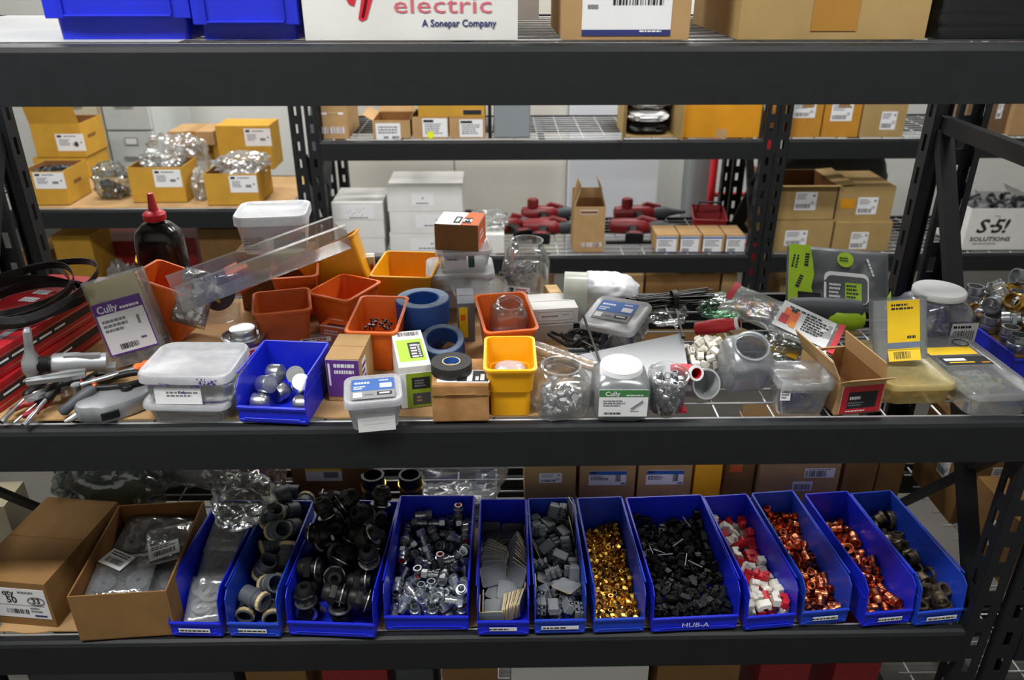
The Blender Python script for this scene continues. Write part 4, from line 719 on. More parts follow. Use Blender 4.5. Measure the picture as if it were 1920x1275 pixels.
    'screw': ',32,400,38,0,-180,83 ,131,240,37,90,0,-98 ,-61,304,62,-24,-90,0 ,144,418,38,0,0,150 ,-98,237,38,-90,0,158 ,67,538,38,0,0,-28 ,227,205,62,98,90,0 ,209,121,38,90,0,174 ,-68,131,62,130,-90,0 ,-155,152,62,170,-90,0 ,59,270,37,180,0,82 ,-80,460,62,41,90,0 ,-235,186,37,0,0,-90 ,237,322,38,-90,0,90 ,-187,451,62,106,90,0 ,-121,543,38,0,0,15',
    'drum': ',-363,1526,117,90,-36,123 ,417,368,117,90,72,-90 ,-96,660,117,90,0,80 ,-87,117,122,90,-54,-90 ,418,1237,117,-90,0,90 ,-418,1163,117,-90,0,90 ,-275,918,117,-90,-36,97 ,2,951,117,-90,-36,-90 ,-316,1297,318,71,-35,64 ,-74,403,177,18,29,93 ,382,1565,117,90,-72,-1 ,326,123,117,90,0,-90 ,118,1301,122,90,23,28 ,-181,1340,122,-90,23,33 ,418,880,117,90,-72,90 ,-428,415,174,20,-47,-117 ,192,677,166,15,15,78 ,-21,1147,279,18,137,-65 ,158,377,117,90,-72,1 ,-422,1575,363,-2,-4,-36 ,206,230,350,90,-72,32 ,236,1070,275,143,-22,-8 ,1,117,406,159,7,-73 ,6,1530,117,90,0,-62 ,-433,702,245,132,-14,-12 ,418,451,342,90,-17,-90 ,-428,120,132,0,0,-6 ,4,817,308,-48,69,110 ,428,625,117,-90,36,0 ,-242,286,290,-126,-13,63 ,-223,623,369,124,9,17 ,427,1339,330,-23,130,61 ,-155,1569,350,90,72,-88 ,-429,186,418,-72,25,8 ,422,701,350,90,0,-180 ,-423,1572,629,2,-4,-78 ,-433,536,440,-31,-35,-44 ,-428,1043,338,33,-3,5 ,93,520,352,91,70,60 ,216,1541,319,-85,-5,165',
}
# ------------------------------------------------------------------ small fittings
def one(name, mb, lab, cat, bevel=0):
    o = mb.build(name, None, bevel, 1)
    return tag(o, lab, cat)
def hexring(r, z, n=6):
    return [(r * math.cos(PI / 6 + 2 * PI * i / n), r * math.sin(PI / 6 + 2 * PI * i / n), z) for i in range(n)]
def p_pvc(lab):
    t = thing('conduit_fitting', lab, 'fitting')
    mb = MB(); r, l = .0205, .056
    mb.ringloft([(.0155, -l / 2), (.019, -l / 2), (.019, -.006), (.0205, -.005), (.0205, .004), (.0175, .006), (.0175, l / 2), (.0145, l / 2)], PVC, 20)
    mb.build('body', t)
    nb = MB()
    nb.ringloft([(.0177, .018), (.0205, .018), (.0205, .025), (.0177, .025)], CREAM, 12, smooth=False)
    nb.build('lock_ring', t, label='cream plastic ring')
    return t
def p_gland(lab):
    t = thing('cable_gland', lab, 'fitting')
    mb = MB()
    mb.loft([hexring(.0225, -.004), hexring(.0235, 0), hexring(.0235, .008), hexring(.021, .010)], BLACKP, smooth=False)
    mb.ringloft([(.006, .008), (.0195, .009), (.0185, .019), (.014, .025), (.008, .025), (.006, .020)], BLACKP, 18)
    mb.lathe([(.0155, -.025), (.0162, -.024), (.0162, -.004)], BLACKP, 18)
    mb.build('body', t)
    nb = MB()
    nb.ringloft([(.0163, -.0165), (.0232, -.0165), (.0232, -.0145), (.0163, -.0145)], STEEL, 18, smooth=False)
    nb.build('lock_nut', t, label='bright steel lock nut')
    return t
def p_zinc(lab, red):
    t = thing('conduit_connector', lab, 'fitting')
    mb = MB(); l = .038
    mb.loft([hexring(.0108, -.019), hexring(.0115, -.0175), hexring(.0115, -.006), hexring(.0105, -.005)], ZINC, cap0=False, smooth=False)
    mb.ringloft([(.007, -.019), (.0095, -.019), (.0098, -.004), (.0085, -.003), (.0085, .005), (.0115, .0055), (.0115, .009), (.0088, .0095), (.0088, l / 2), (.007, l / 2)], ZINC, 18)
    mb.build('body', t)
    if red:
        nb = MB(); nb.ringloft([(.0035, .006), (.0069, .006), (.0069, .0185), (.005, .0185)], REDPL, 12); nb.build('red_insert', t, label='red plastic insert')
    return t
def p_plate(lab):
    mb = MB()
    mb.loft([ring_rect(.050, .042, .006, -.0012, 3), ring_rect(.050, .042, .006, .0012, 3)], GREYCONN, smooth=False)
    mb.loft([ring_rect(.0504, .0424, .006, -.0009, 3), ring_rect(.0504, .0424, .006, .0009, 3)], CREAM, smooth=False)
    return one('gasket_plate', mb, lab, 'plate')
def p_block(lab):
    t = thing('terminal_block', lab, 'fitting')
    mb = MB(); w, d, h = .032, .022, .018
    mb.box((0, 0, -.003), (w, d, h - .006), GREYCONN)
    for sx in (-1, 0, 1):
        mb.box((sx * .0125, 0, .006), (.007, d * .8, .006), GREYCONN)
    mb.build('body', t, .0012, 1)
    sb = MB()
    for sx in (-1, 1):
        for sy in (-1, 1):
            sb.box((sx * .0085, sy * (d / 2 + .0002), -.003), (.007, .0006, .007), BLACKP)
            sb.box((sx * .0085, sy * (d / 2 + .0005), -.001), (.003, .0006, .002), PAPER)
    sb.build('wire_port', t, label='dark wire ports')
    return t
def p_nut(lab):
    mb = MB(); l = .011
    mb.loft([hexring(.0062, -.0055), hexring(.0066, -.0045), hexring(.0066, .002), hexring(.0055, .003)], BRASS, cap0=False, cap1=False, smooth=False)
    mb.ringloft([(.0034, -.0055), (.0058, -.0055), (.0048, .0032), (.0048, .0055), (.0034, .0055)], BRASS, 14)
    return one('brass_nut', mb, lab, 'nut')
def p_bit(lab):
    mb = MB()
    mb.box((-.002, 0, -.002), (.020, .014, .008), BLACKP)
    mb.box((-.007, 0, .003), (.008, .012, .006), BLACKP)
    mb.box((.009, 0, -.003), (.006, .007, .005), BLACKP)
    mb.lathe([(.0032, .001), (.0032, .006), (.002, .006)], BLACKP, 10, T(.004, 0, 0))
    return one('cable_clip', mb, lab, 'clip', .0008)
def p_wedge(lab, m):
    mb = MB()
    mb.prism([(-.015, -.008), (.008, -.008), (.015, -.003), (.015, .008), (.004, .008), (.002, .003), (-.006, .003), (-.008, .008), (-.015, .008)], .018, m, T(0, .009, 0) @ RX(90))
    mb.lathe([(.0045, 0), (.005, .002), (.005, .006), (.003, .006)], m, 12, T(.009, 0, .005))
    return one('strap_clamp', mb, lab, 'clamp', .001)
def p_copper(lab, r, l, m=None):
    mb = MB(); m = m or COPPER
    mb.ringloft([(r * .82, -l / 2), (r, -l / 2), (r, -.001), (r * .93, 0), (r, .001), (r, l / 2), (r * .82, l / 2)], m, 18)
    mb.ringloft([(r * .5, -.001), (r * .83, -.001), (r * .83, .001), (r * .5, .001)], m, 12)
    return one('copper_coupling', mb, lab, 'fitting')
def p_ring(lab):
    mb = MB()
    mb.ringloft([(.0148, -.0035), (.0195, -.0035), (.020, -.002), (.020, .002), (.0195, .0035), (.0148, .0035)], BRONZE, 24)
    for k in range(8):
        a = PI / 4 * k
        mb.box((.0205, 0, 0), (.002, .004, .006), BRONZE, RZ(45 * k))
    return one('lock_ring', mb, lab, 'ring')
def p_bush(lab):
    mb = MB()
    mb.ringloft([(.0095, -.010), (.0125, -.010), (.0125, .002), (.015, .003), (.015, .010), (.0095, .010)], BRONZE, 20)
    return one('threaded_bushing', mb, lab, 'fitting')
def p_cap(lab):
    mb = MB()
    mb.lathe([(.0165, -.015), (.017, -.014), (.017, .004), (.0155, .010), (.010, .014), (.002, .015)], STEEL, 22)
    return one('domed_plug', mb, lab, 'plug')
def p_anchor(lab):
    mb = MB()
    mb.ringloft([(.0045, -.006), (.006, -.006), (.0065, -.005), (.0065, .005), (.006, .006), (.0045, .006)], STEEL, 14)
    return one('metal_bushing', mb, lab, 'fitting')
def p_jarbit(lab):
    mb = MB()
    mb.loft([hexring(.007, -.0065), hexring(.007, -.002)], STEEL, smooth=False)
    mb.lathe([(.0045, -.002), (.0045, .0065), (.003, .0065)], STEEL, 12)
    return one('steel_bolt', mb, lab, 'bolt')
def p_wirenut(lab):
    mb = MB()
    mb.box((0, 0, 0), (.016, .012, .008), WHITECONN)
    mb.box((-.003, 0, .0045), (.008, .010, .003), WHITECONN)
    mb.box((.0082, 0, 0), (.0006, .008, .004), GREYP)
    return one('wire_connector', mb, lab, 'connector', .0012)
def p_coupling(lab, m):
    t = thing('pipe_coupling', lab, 'fitting')
    mb = MB(); l = .036
    mb.ringloft([(.0145, -l / 2), (.0185, -l / 2), (.0185, -.002), (.0165, 0), (.0165, l / 2), (.0145, l / 2)], m, 22)
    mb.build('body', t)
    nb = MB(); nb.loft([hexring(.0195, .002), hexring(.02, .003), hexring(.02, .010), hexring(.0195, .011)], m, cap0=False, cap1=False, smooth=False); nb.build('hex_nut', t)
    return t
def p_screw(lab, m=None):
    mb = MB(); m = m or DARKSTEEL
    mb.tube([(-.006, 0, 0), (.003, 0, 0)], .0018, m, 8)
    mb.loft([hexring(.0034, .003), hexring(.0034, .006)], m, M=RY(90), smooth=False)
    return one('screw', mb, lab, 'screw')

def pour(key, protos, group, M, limit=None, skip=None):
    """place a settled pile in the frame M; protos[kind] is a list to pick from"""
    rnd = random.Random(len(key) * 13 + 5)
    used = set()
    n = 0
    for tok in PILES[key].split(' '):
        q = [int(c or 0) for c in tok.split(',')]
        if limit and n >= limit:
            break
        if skip and skip(q[1] / 1e4, q[2] / 1e4, q[3] / 1e4):
            continue
        m = M @ T(q[1] / 1e4, q[2] / 1e4, q[3] / 1e4) @ Euler([R(a) for a in q[4:7]]).to_matrix().to_4x4()
        pr = protos[q[0] % len(protos)]
        p = rnd.choice(pr) if isinstance(pr, list) else pr
        if p.name not in used:
            used.add(p.name); o = p
            o.location = m.translation; o.rotation_euler = m.to_euler()
        else:
            o = dup(p, m.translation, m.to_euler())
        if 'group' not in o:
            o['group'] = group
        o['group'] = group
        n += 1
    allp = [x for pr in protos for x in (pr if isinstance(pr, list) else [pr])]
    for p in allp:
        if p.name not in used:
            for c in list(p.children):
                bpy.data.objects.remove(c)
            bpy.data.objects.remove(p)

# ------------------------------------------------------------------ blue shelf bins
def bin_mesh(w, d, h, mat, lip=.40, slope=.02, t=.0022):
    mb = MB()
    side = [(0, 0), (d, 0), (d, h), (.02, h - slope * .4), (.004, h - slope), (0, h * .55), (-.003, h * lip), (-.003, h * .1)]
    MX = Matrix(((0, 0, 1, 0), (1, 0, 0, 0), (0, 1, 0, 0), (0, 0, 0, 1)))
    for s in (-1, 1):
        mb.prism(side, t, mat, T(s * (w / 2 - t / 2) - t / 2, 0, 0) @ MX)
        # rim and side rib
        mb.box((s * (w / 2 + .001), d / 2 + .01, h - .003), (.003, d - .025, .004), mat)
        mb.box((s * (w / 2 + .0008), d / 2, h * .62), (.0016, d * .96, .003), mat)
    mb.box((0, d / 2, t / 2), (w - t, d, t), mat)
    mb.box((0, d - t / 2, h / 2), (w - t, t, h), mat)
    mb.box((0, d + .0012, h - .004), (w, .003, .006), mat)
    lh = h * lip
    mb.box((0, -.0015, lh / 2), (w - t, t, lh), mat)
    mb.box((0, -.0035, lh - .003), (w + .002, .004, .005), mat)
    mb.box((0, -.0035, .006), (w * .96, .003, .004), mat)
    # label slot on the front lip
    mb.box((0, -.0045, lh * .30), (w * .82, .0025, .002), mat)
    return mb
def shelf_bin(lab, loc, w, d=.30, h=.112, rz=0, mat=BLUE, strip=None, lip=.34, text=None, slope=.02, group='blue bins on the lower shelf'):
    t = thing('storage_bin', lab, 'bin', loc, (0, 0, rz), group)
    bin_mesh(w, d, h, mat, lip, slope).build('body', t, .0006, 1)
    lh = h * lip
    if strip:
        u, sw, hh, items = strip
        label(t, T(u, -.0062, lh * .5) @ RX(90), sw, hh, items, name='label_strip', seed=int(w * 1000) + int(loc[0] * 100))
    if text:
        mb = MB(); mb.text(text, lh * .44, PAPER, T(0, -.0062, lh * .52) @ RX(90) @ RZ(-2), sx=1.15); mb.build('handwriting', t, label='white handwritten letters')
    return Matrix.Translation(loc) @ Matrix.Rotation(rz, 4, 'Z')

def tape_items(n=1):
    return lambda: None
strip_items = [('l', 0, 0, .058, .006, 1, INK)]
BINS = {}
def addbin(key, x, y, w, xb, yb, lab, **kw):
    BINS[key] = shelf_bin(lab, (x, y, ZL0), w, rz=math.atan2(x - xb, .31), **kw)
addbin('b1', -.621, .011, .105, -.606, .31, 'leftmost narrow blue bin, holding bagged grey washers', strip=(-.002, .064, .010, strip_items), mat=BLUE)
addbin('b2', -.503, .008, .105, -.488, .31, 'narrow blue bin of grey pipe fittings, between washers and black glands', strip=(-.002, .058, .010, strip_items), mat=BLUE2)
addbin('b3', -.346, .006, .178, -.325, .31, 'wide blue bin heaped with black cable glands', mat=BLUE)
addbin('b4', -.154, .02, .172, -.148, .33, 'wide blue bin of zinc conduit connectors', mat=BLUE)
addbin('b5', .003, .004, .105, .006, .31, 'narrow blue bin packed with flat grey plates', strip=(0, .056, .009, strip_items), mat=BLUE)
addbin('b6', .119, .006, .104, .116, .31, 'narrow blue bin of grey terminal blocks beside the flat plates', strip=(0, .076, .009, [('l', 0, 0, .07, .007, 1, INK)]), mat=BLUE2)
addbin('b7', .240, .007, .104, .230, .31, 'narrow blue bin holding brass nuts', mat=BLUE2)
addbin('b8', .396, .009, .178, .381, .31, 'wide blue bin of black cable clips marked HUB-A', mat=BLUE, text='HUB-A')
addbin('b9', .552, .011, .104, .525, .31, 'narrow blue bin of red and white strap clamps', mat=BLUE, strip=None)
addbin('b10', .668, .022, .100, .640, .324, 'narrow blue bin of copper couplings, the fuller of the two', strip=(0, .054, .010, strip_items), mat=BLUE2)
addbin('b11', .797, .017, .104, .766, .322, 'narrow blue bin of copper couplings, the emptier of the two', strip=(.004, .052, .010, strip_items), mat=BLUE)
addbin('b12', .905, .018, .100, .872, .32, 'rightmost blue bin, holding weathered metal rings', strip=(.004, .066, .010, [('l', 0, 0, .06, .006, 1, INK)]), mat=BLUE2)
# printing stamped on the red-and-white bin
_m = MB(); print_on(_m, .06, .016, [('l', 0, 0, .06, .016, 1, NAVY)], None, BINS['b9'] @ T(0, -.0058, .018) @ RX(90))
UP = T(0, .010, .0028)
pour('pvc', [p_pvc('grey plastic conduit fitting with cream lock ring, heaped in a narrow blue bin')], 'grey conduit fittings', BINS['b2'] @ UP)
pour('pvc', [p_pvc('grey plastic conduit fitting with cream lock ring, at the back above a narrow blue bin')], 'grey conduit fittings at the back', BINS['b2'] @ T(-.006, .105, .066), 9, lambda x, y, z: y < .05)
pour('gland', [p_gland('black plastic cable gland with steel lock nut, heaped in a wide blue bin')], 'black cable glands', BINS['b3'] @ UP)
pour('zinc', [[p_zinc('zinc-plated conduit connector without insert in a wide blue bin', False), p_zinc('zinc-plated conduit connector without insert in a wide blue bin', False), p_zinc('zinc-plated conduit connector with red insert in a wide blue bin', True)]], 'zinc conduit connectors', BINS['b4'] @ UP)
PLATE = p_plate('flat grey plate with brownish edge, jumbled in a narrow blue bin')
rnd = random.Random(77)
def on_edge(x, y, z, e):
    m = BINS['b5'] @ UP @ T(x, y, z) @ Euler([R(a) for a in e]).to_matrix().to_4x4()
    dup(PLATE, m.translation, m.to_euler(), None, 'flat grey plates')
for i in range(13):      # plates standing on edge in two fans
    on_edge(.000 + .0033 * i, .030 + .0015 * i, .026, (90 + rnd.uniform(-3, 3), rnd.uniform(-4, 4), 84 - i * .8))
for i in range(11):
    on_edge(-.022 + rnd.uniform(-.003, .003), .100 + .0062 * i, .052 + .0012 * i, (52 + rnd.uniform(-5, 5), rnd.uniform(-8, 8), 18 - 5 * i))
for i in range(9):
    on_edge(.030 + rnd.uniform(-.002, .002), .100 + .011 * i, .054 + .001 * i, (62 + rnd.uniform(-6, 6), rnd.uniform(-6, 6), -48 - 3 * i))
pour('plate', [PLATE], 'flat grey plates', BINS['b5'] @ UP, skip=lambda x, y, z: (x > -.012 and y < .075) or z > .036)
pour('block', [p_block('small grey terminal block with dark ports in a narrow blue bin'), p_plate('flat grey plate lying among grey terminal blocks')], 'grey terminal blocks', BINS['b6'] @ UP)
pour('brass', [p_nut('small shiny brass nut heaped in a narrow blue bin')], 'brass nuts', BINS['b7'] @ UP)
pour('bit', [p_bit('small black plastic cable clip in the bin marked HUB-A')], 'black cable clips', BINS['b8'] @ UP)
for i in range(7):
    mb = MB(); mb.lathe([(.0012, -.016), (.0012, .016)], STEEL, 8)
    if i == 0:
        PIN = tag(mb.build('steel_pin', None), 'thin steel pin lying among the black cable clips', 'pin', 'steel pins among the clips')
        o = PIN
    else:
        o = dup(PIN, (0, 0, 0), (0, 0, 0))
    m = BINS['b8'] @ T((-.055, -.04, -.03, .01, .012, .045, .03)[i], (.17, .16, .145, .19, .13, .25, .12)[i], .066 + .004 * (i % 3)) @ RZ(40 * i) @ RX(78)
    o.location = m.translation; o.rotation_euler = m.to_euler()
pour('wedge', [p_wedge('red plastic strap clamp mixed with white ones in a blue bin', REDPL), p_wedge('white plastic strap clamp mixed with red ones in a blue bin', WHITECONN)], 'red and white strap clamps', BINS['b9'] @ UP)
pour('coppera', [p_copper('short copper coupling in the fuller copper bin', .0085, .024), p_copper('wide copper coupling in the fuller copper bin', .012, .03)], 'copper couplings in the fuller bin', BINS['b10'] @ UP)
pour('copperb', [p_copper('short copper coupling in the emptier copper bin', .0085, .024), p_copper('wide copper coupling in the emptier copper bin', .012, .03)], 'copper couplings in the emptier bin', BINS['b11'] @ UP)
pour('ring', [p_ring('weathered bronze lock ring in the rightmost blue bin'), p_bush('weathered bronze bushing in the rightmost blue bin')], 'weathered rings and bushings', BINS['b12'] @ UP)

# ------------------------------------------------------------------ bagged washers in the first bin
def washer_bag(lab, loc, rot, size, n, seed, mat=BAGM, group='bags of grey washers'):
    t = thing('parts_bag', lab, 'bag', loc, tuple(R(a) for a in rot), group)
    w, h, th = size
    sheet_bag_mesh(w, h, th, mat, seed).build('film', t)
    rnd = random.Random(seed)
    for i in range(n):
        mb = MB(); r = rnd.uniform(.022, .028)
        mb.ringloft([(r * .6, 0), (r, 0), (r, .003), (r * .6, .003)], GREYP, 24)
        mb.build('washer', t, label='grey washer inside', M=T(rnd.uniform(-1, 1) * (w / 2 - r - .004), (i + .5) / n * (h - .05) - (h - .05) / 2, th * .15 + i * th * .6 / n) @ RX(rnd.uniform(-14, 14)) @ RY(rnd.uniform(-14, 14)))
    return t
B1 = BINS['b1']
for i, (y, z, rx, h, n, lab) in enumerate(((.075, .020, 12, .12, 5, 'clear bag of grey washers at the front of the leftmost blue bin'), (.155, .045, 16, .13, 5, 'clear bag of grey washers in the middle of the leftmost blue bin'), (.235, .078, 18, .13, 4, 'clear bag of grey washers at the back of the leftmost blue bin'))):
    p = B1 @ Vector((.0, y, z))
    washer_bag(lab, p, (rx, 0, 8 - 6 * i), (.088, h, .022), n, 31 + i)
p = B1 @ Vector((.03, .25, .112))
tb = bag('parts_bag', 'dusty clear bag bulging above the leftmost blue bin', p, (.15, .16, .09), (8, 6, 20), BAGD, 7, .35, group=None)

# ------------------------------------------------------------------ cartons at the left of the lower shelf
def box_px(x0, x1, yb, z, h, d, rz=0):
    a, b = at(x0, yb, z), at(x1, yb, z)
    w = (b - a).length
    c = (a + b) / 2
    r = math.atan2((b - a).y, (b - a).x) if rz is None else R(rz)
    return (c.x - math.sin(r) * d / 2, c.y + math.cos(r) * d / 2, z), w, math.degrees(r)
def left_label(w, h):
    return [('r', -w * .40, h * .36, w * .2, h * .24, REDP), ('t', -w * .09, h * .36, h * .26, 'qty', INK, True), ('t', -w * .06, h * .12, h * .30, '50', INK, True),
            ('t', w * .33, h * .12, h * .24, '33', INK, True), ('l', w * .22, h * .38, w * .3, h * .12, 1), ('r', -.0 * w, -h * .06, w * .9, h * .015, GREYINK),
            ('c', -w * .02, -h * .28, w * .36, h * .16), ('l', w * .3, -h * .2, w * .2, h * .2, 2), ('r', -w * .38, -h * .26, w * .07, h * .18, GREENP), ('r', w * .34, -h * .4, w * .2, h * .06, NAVY)]
def ell(mb, rx, ry, t, mat, M):
    mb.tube([(rx * math.cos(2 * PI * i / 24), ry * math.sin(2 * PI * i / 24), .0013) for i in range(24)], t, mat, 5, M, closed=True)
a = at(118, 1183, ZL0)
loc = (a.x - .084, a.y + .155, ZL0)
c1 = carton('cardboard_box', 'closed brown carton with hand-marked label, far left of the lower shelf', loc, (.172, .27, .115), -7, CARD2, [('front', .012, .002, .135, .078, left_label)], tape=None)
_m = MB(); ell(_m, .018, .010, .0007, INK, FM('front', .172, .27, .115, .057, .011)); _m.build('marker_ring', c1, label='circle drawn in marker')
loc, w, r = box_px(140, 318, 1203, ZL0, .112, .30, 0)
loc2 = (loc[0], loc[1] + .004, loc[2])
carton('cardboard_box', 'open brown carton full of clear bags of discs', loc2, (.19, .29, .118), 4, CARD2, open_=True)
OB = Matrix.Translation(loc2) @ RZ(4)
rnd = random.Random(5)
def disc_bag(lab, p, rot, size, seed, lbl=None, disc=True):
    t = thing('parts_bag', lab, 'bag', OB @ Vector(p), tuple(R(a) for a in rot), 'bags of discs in the open carton')
    sheet_bag_mesh(*size, BAG, seed, wr=.006).build('film', t)
    for i in range(3 if disc else 0):
        mb = MB(); mb.ringloft([(.005, 0), (.024, 0), (.024, .004), (.005, .004)], BLACKP if i % 2 else PVC, 24)
        mb.build('disc', t, M=T((i - 1) * size[0] * .27, (i % 2 - .5) * .03, size[2] * .25) @ RX(6 * i))
    if lbl:
        label(t, T(lbl[0], lbl[1], size[2] + .006) @ RZ(lbl[2]), .062, .042, [('l', 0, .012, .05, .012, 2, INK), ('c', 0, -.006, .045, .014)], seed=seed)
    return t
disc_bag('clear bag with a slanted white label, inside the open carton', (-.025, -.055, .076), (4, 0, 8), (.125, .12, .022), 3, (-.015, .030, -34))
disc_bag('clear bag with an upright white label, inside the open carton', (.035, -.030, .052), (8, 0, 12), (.10, .13, .02), 4, None)
t = disc_bag('clear bag holding a black disc, at the right of the open carton', (.045, .035, .080), (6, -4, 16), (.10, .11, .022), 5, (-.005, -.035, 8))
disc_bag('clear bag of grey discs at the back of the open carton', (-.01, .085, .060), (14, 0, -5), (.15, .11, .03), 6)
disc_bag('clear bag lying at the bottom of the open carton', (-.03, -.05, .030), (0, 0, 40), (.10, .12, .03), 8)

# bags and cartons behind the bins
def bagpx(name, lab, px, py, Y, size, rot, mat, seed, crumple=.3, group=None, z=None):
    p = aty(px, py, Y)
    return bag(name, lab, (p.x, Y, z if z is not None else ZL + DZ), size, rot, mat, seed, crumple, group=group)
GB = 'plastic bags behind the bins'
bagpx('plastic_bag', 'big crumpled clear bag with greenish contents behind the left cartons', 225, 950, .43, (.27, .18, .19), (0, 0, 10), BAGD, 11, .35, GB)
bagpx('plastic_bag', 'crumpled glossy clear bag behind the open carton', 350, 905, .535, (.30, .10, .18), (0, 0, -8), BAG, 12, .4, GB)
bagpx('plastic_bag', 'clear bag with reddish contents behind the grey fittings', 482, 900, .48, (.16, .14, .16), (0, 0, 10), BAG, 13, .4, GB)
bagpx('plastic_bag', 'large glossy clear bag lying behind the zinc connector bin', 860, 905, .48, (.27, .17, .16), (0, 0, 0), BAGM, 14, .25, GB)
def inside(name, lab, px, Y, size, mat, seed, rz=0, z=None):
    p = aty(px, 900, Y)
    t = thing(name, lab, 'cloth', (p.x, Y, ZL + .012), (0, 0, R(rz)))
    bag_mesh(*size, mat, seed, .3, 14).build('body', t)
TEAL = M_('teal_cloth', '#35524d', .9, 0, .3, 30, .2)
inside('folded_cloth', 'dark teal cloth folded inside the big clear bag at left', 225, .43, (.19, .12, .13), TEAL, 21)
inside('red_cloth', 'dull red cloth bundled inside a clear bag behind the fittings', 482, .48, (.10, .09, .09), M_('faded_red_cloth', '#6b3a3a', .9, 0, .3, 30, .2), 22)
inside('white_cloth', 'grey-white wadding inside the glossy bag behind the open carton', 350, .535, (.22, .07, .12), M_('wadding', '#8f9494', .9, 0, .25, 25, .2), 23)

def rowbox(lab, x0, x1, Y, h, mat, labels=(), d=.14, z=ZL + DZ, open_=None, rz=0, flaps=(), tape=None, yb=905, cat='box'):
    a = aty(x0, yb, Y); b = aty(x1, yb, Y)
    return carton('cardboard_box', lab, ((a.x + b.x) / 2, Y + d / 2, z), (b.x - a.x - .002, d, h), rz, mat, labels, tape, open_, flaps, group='cartons behind the blue bins', cat=cat)
def yl(w, h):
    return [('r', 0, h * .25, w, h * .5, YELLOWP), ('l', 0, h * .25, w * .8, h * .3, 2, INK), ('r', w * .2, -h * .2, w * .4, h * .3, GREYINK)]
def bl(w, h):
    return [('r', 0, h * .36, w, h * .26, BLUEINK), ('r', -w * .38, h * .40, w * .16, h * .12, INK), ('l', -w * .2, 0, w * .5, h * .3, 3, INK), ('c', w * .28, -.0, w * .14, h * .5), ('r', w * .42, -h * .38, w * .12, h * .1, BLUEINK)]
rowbox('brown carton with yellow and white label behind the black cable glands', 548, 700, .45, .155, CARD2, [('front', -.02, .020, .090, .060, yl)], d=.13)
rowbox('tan carton with small white label in the row behind the grey blocks', 984, 1080, .40, .150, CARDT, [('front', .0, .03, .055, .028, ship_items)])
rowbox('tan carton with blue-topped label behind the brass nut bin', 1086, 1191, .40, .150, CARD, [('front', .0, .028, .092, .042, bl)])
rowbox('tan carton with blue-topped label behind the HUB-A bin', 1195, 1296, .40, .150, CARD, [('front', .0, .028, .092, .042, bl)])
rowbox('orange-yellow box behind the black cable clips', 1300, 1352, .405, .152, YELLOW, d=.12)
rowbox('narrow brown carton with red mark behind the red clamps bin', 1356, 1412, .43, .152, CARD2, [('front', -.01, .03, .03, .022, [('r', 0, 0, .03, .022, ORANGEP)]), ('front', 0.0, .055, .03, .01, ship_items)], d=.14)
rowbox('open tan carton with two barcode labels behind the copper bins', 1420, 1572, .42, .135, CARD, [('front', .05, .03, .075, .028, [('c', -.01, -.002, .05, .018), ('l', .0, .01, .06, .005, 1)]), ('front', .012, -.010, .05, .028, [('c', 0, -.002, .04, .018)])], d=.16, open_=True, flaps=(('left', 70, .05), ('back', 60, .06)))
rowbox('plain brown carton behind the rightmost bins', 1578, 1640, .43, .16, CARD2, d=.14)
rowbox('narrow brown carton in the corner by the right post of the lower shelf', 1642, 1690, .43, .17, CARD2, d=.14)
for i, (x, y, w, d, h, lab) in enumerate(((1.19, .20, .17, .2, .17, 'front brown carton beyond the right post, on the neighbouring lower shelf'), (1.20, .44, .20, .2, .24, 'rear brown carton beyond the right post, on the neighbouring lower shelf'), (1.42, .30, .2, .3, .22, 'large brown carton far right on the neighbouring lower shelf'))):
    carton('cardboard_box', lab, (x, y, ZL + DZ), (w, d, h), 0, CARD2, [('left', .02, 0, .05, .07, ship_items), ('front', .0, .02, .07, .05, ship_items)], group='cartons on the neighbouring lower shelf')
carton('cardboard_box', 'cream carton seen past the left end of the lower shelf', (-1.245, .36, -.749), (.17, .10, .335), 4, M_('dusty_cream_card', '#a39a82', .85, 0, .1, 12))
# strap coils and black fittings poking out behind the glands
for i, (px, py, lab) in enumerate(((700, 905, 'left of the two'), (770, 908, 'right of the two'))):
    p = aty(px, py, .40)
    t = thing('pipe_clamp', 'yellow-banded black pipe clamp behind the zinc bin, %s' % lab, 'clamp', (p.x, .40, ZL + DZ), (0, 0, .2 * i), 'pipe clamps behind the zinc bin')
    mb = MB(); mb.ringloft([(.022, 0), (.028, 0), (.028, .12), (.022, .12)], BLACKP, 20); mb.build('body', t)
    mb = MB(); mb.ringloft([(.0285, .085), (.031, .085), (.031, .095), (.0285, .095)], BRASS, 20); mb.build('band', t, label='yellow metal band')
# things on the bottom shelf seen under the lower beam
for i, (x, w, m, lab) in enumerate(((-.32, .14, DREDP, 'dark red package on the bottom shelf, left of the white carton'), (-.80, .44, DGREYP, 'long dark grey tote on the bottom shelf, at the left'), (-.49, .13, CARD2, 'brown carton on the bottom shelf, right of the dark grey tote'), (-.19, .08, DGREYP, 'narrow dark package on the bottom shelf, between red and brown'), (.43, .18, CARD2, 'brown carton on the bottom shelf, right of the white carton'), (.17, .30, WHITEBOX, 'white carton on the bottom shelf, below the brass nuts'), (.62, .11, DREDP, 'dark red package on the bottom shelf below the copper bins'), (.78, .1, DREDP, 'dark red package on the bottom shelf, below the rightmost bins'), (-.07, .12, CARD2, 'brown carton on the bottom shelf below the zinc connectors'))):
    carton('cardboard_box', lab, (x, .12, ZB + DZ), (w, .16, .37), 0, m, group='packages on the bottom shelf')  # the long dark grey block is added to keep the left end black
